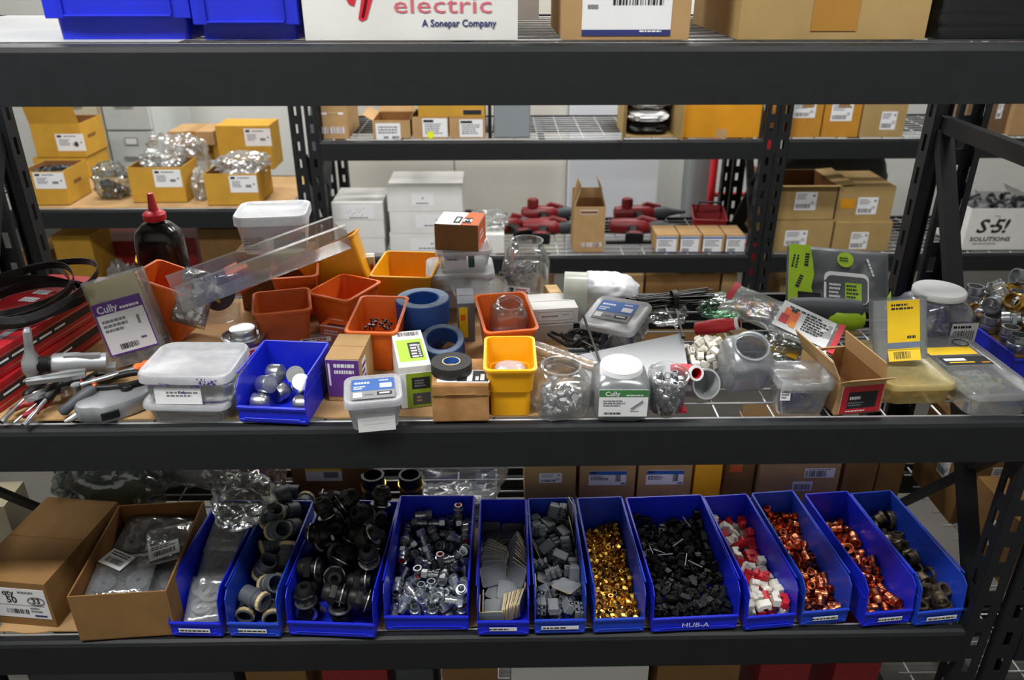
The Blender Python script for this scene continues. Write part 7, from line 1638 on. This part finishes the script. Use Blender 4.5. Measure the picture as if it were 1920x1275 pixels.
for i in range(14):
    mb = MB(); mb.ringloft([(.010, -.014), (.016, -.014), (.016, .012), (.010, .012)], BLACKP, 12)
    o = mb.build('pipe_fitting', None); o.location = (p.x + rnd.uniform(-.04, .04), 2.50 + rnd.uniform(-.045, .045), LINER_L + .02 + .05 * rnd.random())
    o.rotation_euler = (rnd.random() * 3, rnd.random() * 3, 0)
    tag(o, 'dark fitting inside the clear bag between golden cartons', 'fitting', 'dark fittings in a bag')
p = aty(330, 310, 2.66)
bag('plastic_bag', 'large inflated clear bag behind the middle golden carton', (p.x, 2.68, LINER_L), (.34, .20, .26), (0, 0, 8), BAG, 44, .35)
p = aty(378, 360, 2.46)
bag('plastic_bag', 'narrow clear bag of shiny parts between the golden cartons', (p.x, 2.47, LINER_L), (.07, .16, .15), (0, 0, 0), BAGM, 45, .4)

# filing cabinets and tall cabinets along the back wall
def filing(lab, x0, x1, Y, ztop, m, d=.6):
    a, b = aty(x0, 240, Y), aty(x1, 240, Y)
    w = b.x - a.x
    t = thing('filing_cabinet', lab, 'cabinet', ((a.x + b.x) / 2, Y + d / 2, FLOOR_Z), (0, 0, 0))
    h = ztop - FLOOR_Z
    mb = MB(); mb.box((0, .01, h / 2), (w, d - .02, h), m); mb.build('body', t, .004)
    n = 5; dh = (h - .06) / n
    for i in range(n):
        z = .05 + dh * (i + .5)
        mb = MB(); mb.box((0, -d / 2 + .006, z), (w - .02, .022, dh - .012), m); dr = mb.build('drawer', t, .003)
        mb = MB(); mb.box((0, -d / 2 - .008, z + dh * .30), (.075, .008, .045), GREYP); mb.box((0, -d / 2 - .0125, z + dh * .30), (.062, .003, .032), PAPER); mb.build('label_holder', dr)
        mb = MB(); mb.tube([(-.05, -d / 2 - .005, z), (-.05, -d / 2 - .025, z), (.05, -d / 2 - .025, z), (.05, -d / 2 - .005, z)], .006, STEEL, 8); mb.build('handle', dr)
    return t
FC = M_('grey_white_enamel', '#c3c8c8', .45, 0, .04)
FCC = M_('cream_enamel', '#cfc6ac', .45, 0, .04)
filing('grey-white filing cabinet against the back wall, left of the rack posts', 197, 288, 3.5, .42, FC)
filing('cream filing cabinet against the back wall, left of the grey-white one', 104, 193, 3.5, .42, FCC)
def tall_cab(lab, x0, x1, Y, ztop, m, doors, d=.55, name='storage_cabinet', cat='cabinet', handle=True):
    a, b = aty(x0, 320, Y), aty(x1, 320, Y)
    w = b.x - a.x; h = ztop - FLOOR_Z
    t = thing(name, lab, cat, ((a.x + b.x) / 2, Y + d / 2, FLOOR_Z))
    mb = MB(); mb.box((0, .012, h / 2), (w, d - .024, h), m); mb.build('body', t, .004)
    for i in range(doors):
        mb = MB(); x = -w / 2 + w / doors * (i + .5)
        mb.box((x, -d / 2 + .010, h / 2 + .03), (w / doors - .006, .022, h - .08), m); dr = mb.build('door', t, .004)
        if handle:
            mb = MB(); mb.box((x + (.5 - i) * (w / doors - .12) * .9, -d / 2 - .012, h * .55), (.02, .02, .14), STEEL); mb.build('handle', dr, .003)
    return t
IVORY = M_('ivory_enamel', '#d5d2c8', .5, 0, .03, 5)
FRIDGE = M_('white_enamel', '#dde3ea', .35, 0, .02, 5)
tall_cab('tall ivory double-door cabinet against the back wall behind the rack', 640, 1063, 3.72, .92, IVORY, 2)
tall_cab('white upright freezer beside the ivory cabinet', 1066, 1236, 3.62, .72, FRIDGE, 1, .65, 'freezer', 'freezer')

# ---- centre rack, upper deck
GC = 'cartons on the centre deck across the aisle'
bbox('tall tan carton at the left end of the centre deck', 588, 655, 266, 176, ZC, .30, CARD, [(605, 645, 238, 251, [('c', 0, 0, .09, .03, CARDD)]), (603, 643, 211, 215, [('r', 0, 0, .05, .008, CARDT)])], group=GC)
t, Y, w, h = bbox('open tan carton with a raised flap on the centre deck', 700, 771, 265, 226, ZC, .22, CARD, [(706, 750, 231, 262, lambda w, h: [('c', w * .3, -h * .36, w * .3, h * .18), ('r', -w * .1, -h * .36, w * .2, h * .14, GREYINK), ('l', 0, h * .1, w * .8, h * .5, 3)])], group=GC, open_=True, flaps=(('left', 30, .05), ('back', 55, .08), ('right', 60, .07)))
t3, Y3, w3, h3 = bbox('tan carton with white label and a yellow sticker on the centre deck', 774, 842, 265, 220, ZC, .22, CARD, [(793, 838, 222, 257, lambda w, h: [('r', -w * .25, h * .36, w * .4, h * .14, INK), ('l', 0, -.05 * h, w * .8, h * .6, 5)])], group=GC)
mb = MB(); mb.lathe([(.016, 0), (.016, .0012)], M_('fluorescent_yellow_sticker', '#d8e01f', .6), 20, FM('front', w3, .22, h3, .0, -h3 * .5 + .017)); mb.build('sticker', t3, label='round yellow sticker')
bbox('tan carton with white label beside the grey box on the centre deck', 843, 911, 265, 220, ZC, .22, CARD, [(862, 905, 224, 257, lambda w, h: [('r', -w * .2, h * .36, w * .5, h * .14, INK), ('l', 0, -.05 * h, w * .8, h * .6, 5)])], group=GC)
bbox('yellow-brown carton lying across the two labelled tan cartons', 784, 910, 220, 188, ZC + h3 + .001, .2, CARDG, [(868, 903, 206, 215, [('r', 0, 0, .08, .02, INK)])], group=GC)
bbox('black thin panel standing left of the grey box', 915, 922, 264, 176, ZC, .2, BLACKP, group=None)
GREYBOX = M_('grey_enamel_box', '#7f868b', .5, 0, .04, 8)
t = thing('enclosure_box', 'plain grey metal enclosure standing on the centre deck', 'box', aty(960, 265, 2.345) + Vector((0, .1, 0)))
t.location.z = ZC
q0, q1 = aty(926, 265, 2.345), aty(994, 265, 2.345)
mb = MB(); mb.box((0, 0.004, .13), (q1.x - q0.x, .19, .26), GREYBOX); mb.build('body', t, .003)
mb = MB(); mb.box((0, -.0965, .13), (q1.x - q0.x - .008, .006, .25), GREYBOX); mb.build('cover', t, .002)
# carton lying on its side, mouth to the front
q0, q1 = aty(1176, 262, 2.36), aty(1268, 262, 2.36)
w = q1.x - q0.x
t = thing('cardboard_box', 'open-fronted kraft carton stuffed with black and white packets', 'box', ((q0.x + q1.x) / 2 - .01, 2.36 + .13, ZC), (0, 0, 0), GC)
mb = MB(); q = .004
for c, s in (((0, 0, q / 2), (w, .26, q)), ((0, 0, .24), (w, .26, q)), ((-w / 2, 0, .12), (q, .26, .24)), ((w / 2, 0, .12), (q, .26, .24)), ((0, .13, .12), (w, q, .24))):
    mb.box(c, s, CARDT)
mb.build('body', t, .0006, 1)
mb = MB(); mb.box((-.0, -.045, 0), (.003, .09, .235), CARDT); mb.build('flap', t, M=T(-w / 2, -.13, .12) @ RZ(-18))
mb = MB(); mb.box((-.0, -.04, 0), (.003, .08, .235), CARDT); mb.build('flap', t, M=T(w / 2, -.13, .12) @ RZ(12))
for i, (z, m, s, lab) in enumerate(((.008, BLACKP, 51, 'black packet at the bottom of the open-fronted carton'), (.055, WHITEP, 52, 'white packet in the middle of the open-fronted carton'), (.115, M_('printed_white_film', '#b9b9b6', .4, 0, .5, 30, .2), 53, 'printed white packet at the top of the open-fronted carton'))):
    bag('plastic_packet', lab, (t.location.x + .0, t.location.y - .03, ZC + z), (w * .92, .20, .055), (0, 0, 0), m, s, .3, group='packets in the open-fronted carton', cat='packet', n=16)
bbox('large orange-yellow carton at the right end of the centre deck', 1276, 1428, 263, 186, ZC, .30, CARDY, [(1343, 1362, 243, 259, [('r', 0, 0, .05, .04, CARD)])], group=GC)
# ---- centre rack, lower deck
GW = 'white cartons stacked across the aisle'
def prt(w, h):
    return [('l', 0, -h * .3, w * .6, h * .14, 1, INK), ('r', 0, h * .1, w * .05, h * .14, GREYINK), ('r', w * .06, h * .12, w * .03, h * .1, GREYINK)]
def stack(specs, z, ymin, d):
    for lab, x0, x1, yb, yt, lb in specs:
        t, Y, w, h = bbox(lab, x0, x1, yb, yt, z, d, WHITEBOX, lb, group=GW, ymin=ymin, tape=None)
        z += h + .0015
    return z
dots = lambda w, h: [('r', w * (rx - .5), h * (ry - .5), w * .02, h * .06, INK) for rx, ry in ((.2, .5), (.3, .6), (.35, .35), (.5, .7), (.55, .5), (.6, .65), (.42, .45), (.7, .8), (.65, .3))] + [('l', w * .1, -h * .38, w * .7, h * .1, 1, INK)]
stack([('white carton at the bottom of the narrower white stack', 618, 724, 490, 447, ()),
       ('white carton in the middle of the narrower white stack', 616, 722, 447, 413, ()),
       ('white carton with ink specks, top of the narrower white stack', 612, 720, 413, 380, [(640, 700, 385, 411, dots)])], ZCL, 2.36, .26)
stack([('white carton at the bottom of the wider white stack', 733, 868, 484, 438, [(770, 850, 448, 470, prt)]),
       ('white carton in the middle of the wider white stack', 732, 868, 438, 397, [(780, 860, 403, 428, prt)]),
       ('white carton with dark lid edge, top of the wider white stack', 727, 868, 397, 350, [(772, 812, 362, 386, prt)])], ZCL, 2.36, .28)
t, Y, w, h = bbox('low white carton right of the wider white stack', 872, 946, 484, 441, ZCL, .24, WHITEBOX, (), group=GW, tape=None)
c = t.location
bag('plastic_bag', 'clear bag of shiny parts on the low white carton', (c.x + .02, c.y, ZCL + h + .001), (.20, .20, .08), (0, 0, 10), BAGM, 61, .4)
t, Y, w, h = bbox('tall open tan carton with raised flaps among the red tools', 1074, 1132, 478, 388, ZCL, .16, CARD, [(1088, 1128, 455, 463, [('c', 0, 0, .10, .02, CARDD)]), (1088, 1122, 394, 402, [('r', 0, 0, .08, .014, CARDD)])], open_=True, flaps=(('left', 105, .10), ('right', 105, .11), ('back', 95, .05)))
def minil(w, h):
    return [('r', 0, h * .42, w, h * .1, BLUEINK), ('l', 0, h * .1, w * .8, h * .4, 3), ('c', -w * .2, -h * .32, w * .4, h * .2), ('r', 0, -h * .46, w, h * .06, NAVY)]
for i, (x0, x1, lab) in enumerate(((1228, 1271, 'leftmost'), (1273, 1313, 'second from left'), (1315, 1356, 'third from left'), (1358, 1400, 'rightmost'))):
    bbox('small tan carton with blue-edged label, %s of a row of four' % lab, x0, x1, 477, 441, ZCL, .15, CARD, [(x0 + 1.5, x1 - 1.5, 443.5, 474, minil)], group='row of four small cartons', tape=None)
# power tools
TR = M_('oxblood_plastic', '#7d171e', .42, 0, .15)
def tool(lab, loc, rot, L=.34, kind=0):
    t = thing('power_tool', lab, 'power tool', loc, tuple(R(a) for a in rot), 'red cordless tools')
    mb = MB()   # motor housing along x
    mb.lathe([(.018, -L * .5), (.034, -L * .48), (.040, -L * .30), (.040, -L * .02), (.036, 0), (.030, .02)], TR, 20, T(0, 0, .045) @ RY(90))
    mb.build('motor_housing', t)
    mb = MB(); mb.lathe([(.031, .018), (.034, .03), (.030, L * .22), (.020, L * .30), (.012, L * .42), (.010, L * .5)], DGREYP, 20, T(0, 0, .045) @ RY(90)); mb.build('nose', t, label='dark grey nose')
    mb = MB(); mb.loft([ring_rect(.05, .036, .014, 0), ring_rect(.044, .032, .014, .05), ring_rect(.05, .034, .014, .10)], BLACKP, M=T(-L * .18, -.035, .045) @ RX(90)); mb.build('grip', t, label='black rubber grip')
    mb = MB(); mb.box((-L * .18, -.155, .038), (.085, .04, .05), BLACKP); mb.box((-L * .18, -.156, .064), (.06, .036, .006), TR); mb.build('battery', t, .006)
    if kind:
        mb = MB(); mb.lathe([(.022, .03), (.030, .035), (.030, .070), (.024, .078)], TR, 20, T(-L * .32, 0, .045)); mb.build('end_cap', t)
    mb = MB(); mb.tube([(-L * .1, .0, .082), (-.02, 0, .092), (L * .14, 0, .075)], .012, TR, 8); mb.build('top_handle', t)
    return t
for px, py, Y, rz, L, zz, lab in ((966, 395, 2.66, 25, .22, 0, 'red cordless tool tilted beside the clear bag on the far deck'),
                              (1040, 412, 2.60, -8, .34, 0, 'red cordless tool lying just left of the tall open carton'),
                              (1205, 416, 2.60, -5, .36, 0, 'long red cordless tool in front, right of the tall open carton'),
                              (1035, 385, 2.84, 4, .34, 0, 'red cordless tool behind, left of the tall open carton'),
                              (1210, 384, 2.84, 3, .38, 0, 'long red cordless tool behind, right of the tall open carton')):
    p = at(px, py + 18, ZCL)
    tool(lab, (p.x, Y, ZCL + DZ), (0, 0, rz), L, 'behind' in lab)
t = thing('rubber_mat', 'black rubber mat under the red tools', 'mat', (.72, 2.62, ZCL + DZ))
mb = MB(); mb.box((.05, -.03, -.0), (.5, .02, .012), BLACKP); mb.build('edge_strip', t)
t.location.y = 2.50; t.location.z = ZCL + .008
p = aty(890, 392, 2.6)
t = thing('cable_coil', 'coil of black hose beside the wider white stack', 'coil', (p.x, 2.66, ZCL + DZ))
mb = MB()
for i in range(5):
    mb.tube([(.055 * math.cos(2 * PI * k / 20), .05 * math.sin(2 * PI * k / 20), .012 + .021 * i + .004 * math.sin(k)) for k in range(20)], .010, BLACKP, 7, closed=True)
mb.build('hose', t)
# red tray and hand-truck upright at the right of the tools
p = aty(1315, 405, 2.72)
t = thing('tool_tray', 'red open tool tray at the right end of the far deck', 'tray', (p.x + .02, 2.66, ZCL + DZ), (0, 0, R(-10)))
tub_mesh(.16, .26, .10, DREDP, step=False).build('body', t)
mb = MB(); mb.tube([(-.06, .0, .10), (-.05, 0, .15), (.05, 0, .15), (.06, 0, .10)], .006, BLACKP, 8); mb.build('handle', t)
p = aty(1337, 330, 3.3)
t = thing('hand_truck', 'red hand truck standing behind the right rack post', 'hand truck', (p.x, 3.3, FLOOR_Z))
mb = MB()
for s in (-.0, .30):
    mb.tube([(s, 0, .1), (s, 0, 1.28), (s + (.03 if s == 0 else -.03), .03, 1.33)], .022, REDPL, 10)
for z in (.3, .6, .9, 1.2):
    mb.tube([(0, 0, z), (.30, 0, z)], .014, REDPL, 8)
mb.build('frame', t)
mb = MB(); mb.box((.15, -.12, .01), (.36, .24, .012), DARKSTEEL); mb.build('toe_plate', t)
for s in (-.04, .34):
    mb = MB(); mb.ringloft([(.04, -.025), (.11, -.025), (.12, 0), (.11, .025), (.04, .025)], BLACKR, 24, T(s, .06, .12) @ RY(90)); mb.build('wheel', t)
p = aty(1312, 330, 3.6)
t = thing('wrapped_roll', 'plastic-wrapped upright roll behind the red hand truck', 'roll', (p.x, 3.62, FLOOR_Z))
mb = MB(); mb.lathe([(.08, 0), (.085, .01), (.085, 1.5), (.08, 1.51)], M_('grey_white_roll', '#b3bac0', .5, 0, .06), 24); mb.build('core', t)
bag_mesh(.19, .19, 1.55, BAGM, 66, .10, 20).build('film', t)
# ---- right rack
CARDO = M_('orange_brown_cardboard', '#b5802f', .8, 0, .1, 14, .05, .2)
bbox('tall tan carton at the right end of the far deck, beside the rack post', 1380, 1408, 470, 322, ZCL, .14, CARD, ymin=2.62)
t = thing('equipment_bag', 'black equipment bag behind the four stacked tan cartons', 'bag', (1.66, 2.76, ZCL + DZ))
bag_mesh(.62, .20, .44, BLACKP, 95, .12, 20).build('body', t)
GRT = 'tan cartons on the right rack across the aisle'
bbox('tan carton with label, leftmost of the row on the right rack', 1469, 1535, 263, 178, ZC, .28, CARDO, [(1486, 1532, 192, 221, ship_items)], group=GRT, tape=.05)
bbox('tan carton with label, middle of the row on the right rack', 1537, 1606, 264, 178, ZC, .28, CARDO, [(1556, 1602, 194, 227, ship_items)], group=GRT, tape=.05)
bbox('pale tan carton with low label, right of the row on the right rack', 1608, 1690, 265, 178, ZC, .28, CARDT, [(1648, 1684, 209, 243, ship_items)], group=GRT)
ta, Ya, wa, ha = bbox('tan carton, bottom left of the four stacked on the right rack', 1436, 1553, 478, 414, ZCL, .3, CARDT, [(1469, 1515, 432, 461, ship_items)], group=GRT)
tb_, Yb_, wb, hb = bbox('tan carton, bottom right of the four stacked on the right rack', 1556, 1662, 480, 417, ZCL, .3, CARDT, [(1591, 1630, 435, 467, ship_items)], group=GRT)
bbox('tan carton with lifted flap, top left of the four stacked on the right rack', 1444, 1561, 413, 348, ZCL + ha + .001, .3, CARDT, [(1488, 1534, 360, 394, ship_items)], group=GRT, ymin=Ya, open_=True, flaps=(('front', 10, .05), ('right', 5, .08)))
bbox('tan carton with yellow sticker, top right of the four stacked on the right rack', 1563, 1668, 415, 350, ZCL + hb + .001, .3, CARDT, [(1604, 1648, 370, 402, ship_items), (1577, 1602, 373, 390, [('r', 0, 0, .066, .046, CARDY)])], group=GRT, ymin=Yb_)
def s5(w, h):
    k = h
    sl = M_('outline_grey', '#8a8a8a', .6)
    return [('t', -w * .22, h * .10, k * .50, 'S', INK, True, 1.15, .25), ('r', -w * .02, h * .10, w * .10, h * .07, INK), ('t', w * .12, h * .10, k * .50, '5', INK, True, 1.15, .25), ('t', w * .29, h * .10, k * .50, '!', INK, True, 1.2, .25),
            ('r', w * .03, h * .36, w * .13, h * .016, sl), ('r', w * .09, h * .27, w * .012, h * .18, sl),
            ('t', 0, -h * .245, k * .155, 'SOLUTIONS', INK, True, 1.25), ('l', 0, -h * .37, w * .74, h * .05, 1, GREYINK)]
t, Y, w, h = bbox('white open carton marked S-5! SOLUTIONS on the right rack', 1800, 1932, 476, 391, ZCL, .30, WHITEBOX, (), open_=True, inside=WHITEBOX, flaps=(('right', 120, .05),))
q0, q1 = aty(1808, 470, Y), aty(1912, 398, Y)
label(t, FM('front', w, .30, h, (q0.x + q1.x) / 2 - t.location.x, 0), q1.x - q0.x, h * .9, s5(q1.x - q0.x, h * .9), None, 'printed_lettering')
cc = t.location
parts_fill(t, w, .27, h * .9, 26, 4, [GREYP, DARKSTEEL], 'grey metal bracket heaped in the white S-5 carton', 'bracket', .022, 'metal_bracket')
CR = M_('brown_crate', '#6b5238', .7, 0, .15)
bbox('brown carton with two white labels behind the right post, on the right rack', 1800, 1884, 262, 170, ZC, .3, CR, [(1823, 1856, 180, 246, lambda w, h: [('c', 0, h * .3, w * .7, h * .2), ('l', 0, -.02, w * .8, h * .2, 3), ('c', 0, -h * .3, w * .7, h * .14)]), (1866, 1884, 193, 222, ship_items)], ymin=2.40)
bbox('pale tan carton cropped by the right edge on the right rack', 1886, 1990, 264, 170, ZC, .3, CARD, ymin=2.37)
# ---- bottom shelf of the centre rack and left rack
GB2 = 'cartons low across the aisle'
def low(lab, x0, x1, ytop, z, mat, Y=2.40, d=.3, labels=(), **kw):
    a, b = aty(x0, ytop, Y), aty(x1, ytop, Y)
    h = aty((x0 + x1) / 2, ytop, Y).z - z
    return carton('cardboard_box', lab, ((a.x + b.x) / 2, Y + d / 2, z), (b.x - a.x - .003, d, h), 0, mat, labels, group=GB2, **kw)
low('tan carton low across the aisle, below the tall open carton', 1115, 1208, 516, ZBOT, CARD)
low('brown carton low across the aisle, right of the tan one', 1212, 1352, 514, ZBOT, CARD2)
low('cream carton low across the aisle, near the right rack post', 1356, 1384, 514, ZBOT, CARDT)
low('cream carton low across the aisle, below the four stacked cartons', 1465, 1640, 520, ZBOT, CARDT, Y=2.45)
low('brown carton low across the aisle, behind the glass jar', 930, 1040, 514, ZBOT, CARD2)
low('white carton low across the aisle, below the white stacks', 630, 920, 520, ZBOT, WHITEBOX)
a = at(50, 500, -.78)
for i, (x0, x1, y0, Y, m, lab) in enumerate(((95, 168, 442, 2.42, CARDG, 'open kraft carton low in the left rack, near the left post'), (168, 300, 452, 2.62, DREDP, 'dark red box low in the left rack'), (368, 452, 430, 2.42, CARD2, 'brown carton low in the left rack, behind the dark bottle'), (30, 94, 470, 2.6, CARD2, 'brown carton low in the left rack, at the far left'), (302, 366, 446, 2.6, DREDP, 'dark red box low in the left rack, behind the bottle'))):
    low(lab, x0, x1, y0, ZBOT, m, Y=Y, d=.2)
for i, (px, py, s, lab) in enumerate(((225, 505, .17, 'pale crumpled bag low in the left rack'),)):
    p = aty(px, py, 2.45)
    bag('plastic_bag', lab, (p.x, 2.47, ZBOT + DZ), (s, .16, aty(px, py - 20, 2.45).z - ZBOT), (0, 0, 0), BAGM, 70 + i, .35, group='pale bags low across the aisle')
# ------------------------------------------------------------------ upper shelf
ZT = ZU + .001
def topbox(lab, x0, x1, h, d, mat, labels=(), Y=.045, **kw):
    a, b = aty(x0, 78, Y), aty(x1, 78, Y)
    c = ((a.x + b.x) / 2, Y + d / 2, ZT)
    return carton('cardboard_box', lab, c, (b.x - a.x - .002, d, h), kw.pop('rz', 0), mat, labels, **kw), c, b.x - a.x
# white carton with red and navy lettering
LOGO = M_('logo_red', '#c31f33', .5, 0, .04)
LET = M_('lettering_red', '#c9626f', .6, 0, .04)
t, c, w = topbox('white carton with red "electric" lettering on the upper shelf', 572, 972, .26, .30, WHITEBOX, tape=None)
def topprint(t, c, w, d, h, Y, specs, name):
    mb = MB()
    M = FM('front', w, d, h)
    for k, px, py, hp, s, m, b, sx in specs:
        p = aty(px, py, Y)
        u, v = p.x - c[0], p.z - c[2] - h / 2
        size = (aty(px, py - hp / 2, Y).z - aty(px, py + hp / 2, Y).z)
        if k == 't':
            mb.text(s, size, m, M, b, u, v, .0008, sx)
        else:
            pts = [aty(x, y, Y) for x, y in s]
            mb.quad([(q.x - c[0], q.z - c[2] - h / 2, .0008) for q in pts], m, M)
    return mb.build(name, t)
topprint(t, c, w, .30, .26, .045, [('t', 830, 8, 46, 'electric', LET, False, 1.48), ('t', 861, 43, 19, 'A Sonepar Company', NAVY, True, .93)], 'printed_lettering')
topprint(t, c, w, .30, .26, .045, [('p', 0, 0, 0, [(676, 40), (688, 36), (706, -30), (690, -30)], LOGO, 0, 0), ('p', 0, 0, 0, [(654, 8), (664, 12), (672, -20), (640, -20)], LOGO, 0, 0), ('p', 0, 0, 0, [(672, 36), (682, 40), (690, 0), (678, -4)], LOGO, 0, 0)], 'logo_mark')
def tl(w, h):
    return [('r', 0, -h * .46, w, h * .08, NAVY), ('c', w * .12, h * -.02, w * .56, h * .16), ('l', -w * .36, -h * .12, w * .16, h * .1, 1), ('l', w * .1, h * .2, w * .6, h * .1, 2), ('l', w * .3, -h * .44, w * .3, h * .04, 1, PAPER)]
q0, q1 = aty(1090, 67, .045), aty(1268, -80, .045)
t, c, w = topbox('brown carton with a barcode label on the upper shelf', 1052, 1292, .24, .27, CARD, tape=None)
u = (q0.x + q1.x) / 2 - c[0]; lh = q1.z - q0.z
label(t, FM('front', w, .27, .24, u, (q0.z + q1.z) / 2 - c[2] - .12), q1.x - q0.x, lh, tl(q1.x - q0.x, lh))
t, c, w = topbox('large tan carton with a brown tape strip on the upper shelf', 1381, 1733, .25, .30, CARDT, tape=None)
mb = MB(); p0, p1 = aty(1517, 70, .045), aty(1602, 70, .045)
mb.box(((p0.x + p1.x) / 2 - c[0], -.1505, .13), (p1.x - p0.x, .001, .236), TAPE); mb.build('packing_tape', t)
# black stretch-wrapped bundle
a, b = aty(1752, 78, .05), aty(2060, 78, .05)
t = thing('wrapped_bundle', 'bundle in glossy black stretch wrap at the right of the upper shelf', 'bundle', ((a.x + b.x) / 2, .21, ZT))
mb = MB(); W2 = b.x - a.x
rg = []
for i in range(26):
    z = .22 * i / 25
    k = 1 - .010 * (i % 3) - .004 * math.sin(i * 2.1)
    rg.append([(x * (1 + .006 * math.sin(y * 60 + i)), y, zz) for x, y, zz in ring_rect(W2 * k, .30 * k, .02, z)])
mb.loft(rg, M_('black_stretch_wrap', '#0f1113', .22, 0, .2, 20, .1)); mb.build('wrap', t)
# blue hopper bins
def hopper(lab, x0, x1, ylip, h, d, Y):
    a, b = aty(x0, ylip, Y), aty(x1, ylip, Y)
    w = b.x - a.x
    zl = a.z - ZT
    t = thing('storage_bin', lab, 'bin', ((a.x + b.x) / 2, Y + d / 2, ZT), (0, 0, 0), 'blue bins on the upper shelf')
    mb = MB(); q = .003; k = .90
    # tapering lower walls
    rr = [ring_rect(w * k, d * .95, .008, 0, 3, 0, .006), ring_rect(w * .92, d * .95, .010, zl, 3, 0, .006), ring_rect(w * .96, d * .97, .010, h, 3, 0, .004),
          ring_rect(w * .96 - 2 * q, d * .97 - 2 * q, .009, h, 3, 0, .004), ring_rect(w * k - 2 * q, d * .90 - 2 * q, .007, q, 3, 0, .012)]
    mb.loft(rr, BLUE)
    mb.build('body', t)
    mb = MB()
    mb.box((0, -d / 2 + .012, zl + .035), (w, .022, .07), BLUE)
    mb.box((0, -d / 2 - .0005, zl + .004), (w * .74, .004, .003), BLUE)
    mb.box((-w * .37, -d / 2 - .0005, zl + .03), (.003, .004, .05), BLUE)
    mb.box((w * .37, -d / 2 - .0005, zl + .03), (.003, .004, .05), BLUE)
    mb.build('front_lip', t, .003)
    return t
hopper('wide blue bin at the left of the upper shelf', 84, 358, 35, .17, .26, .05)
hopper('narrower blue bin beside the white carton on the upper shelf', 362, 560, 47, .17, .26, .045)
# far things seen between the cartons of the upper shelf
p = aty(992, 60, .45)
carton('cardboard_box', 'small stack of white cartons at the rear of the upper shelf', (.03, .50, ZT), (.10, .12, .060), 0, WHITEBOX, tape=None)
carton('cardboard_box', 'dark grey box on white cartons at the rear of the upper shelf', (.03, .50, ZT + .061), (.10, .12, .05), 0, DGREYP, tape=None)
carton('cardboard_box', 'brown carton on the dark grey box at the rear of the upper shelf', (.03, .50, ZT + .112), (.10, .12, .08), 0, CARD, tape=None)
# ------------------------------------------------------------------ light
def troffer(lab, x, y, z, power, lx=1.2, ly=.3, rz=0):
    t = thing('ceiling_light', lab, 'light', (x, y, z), (0, 0, R(rz)))
    mb = MB()
    mb.box((0, 0, .05), (lx + .06, ly + .06, .06), WHITEP)
    mb.build('housing', t)
    ld = bpy.data.lights.new('lamp', 'AREA')
    ld.shape = 'RECTANGLE'; ld.size = lx; ld.size_y = ly
    ld.energy = power; ld.color = (1.0, .985, .96)
    lo = bpy.data.objects.new('lamp', ld); COL.objects.link(lo)
    lo.parent = t; lo.location = (0, 0, .012)
    return t
troffer('strip light above the aisle, left in front of the rack', -1.1, -.64, 1.95, 54)
troffer('strip light above the aisle, right in front of the rack', 1.0, -.64, 1.95, 32)
troffer('strip light above the rear aisle, left end', -1.5, 1.45, 1.95, 46)
troffer('strip light above the rear aisle, right end', .9, 1.45, 1.95, 46)
troffer('strip light near the back wall, left', -1.3, 3.55, 1.95, 46)
troffer('strip light near the back wall, right', 1.2, 3.55, 1.95, 46)
w = bpy.data.worlds.new('room_air'); SC.world = w
w.use_nodes = True
w.node_tree.nodes['Background'].inputs[0].default_value = (.8, .86, 1, 1)
w.node_tree.nodes['Background'].inputs[1].default_value = .12
vs = SC.view_settings
vs.view_transform = 'Standard'; vs.look = 'None'; vs.gamma = 1.0; vs.use_curve_mapping = False
vs.exposure = 0.14
SC.cycles.transparent_max_bounces = 32
SC.cycles.max_bounces = 8
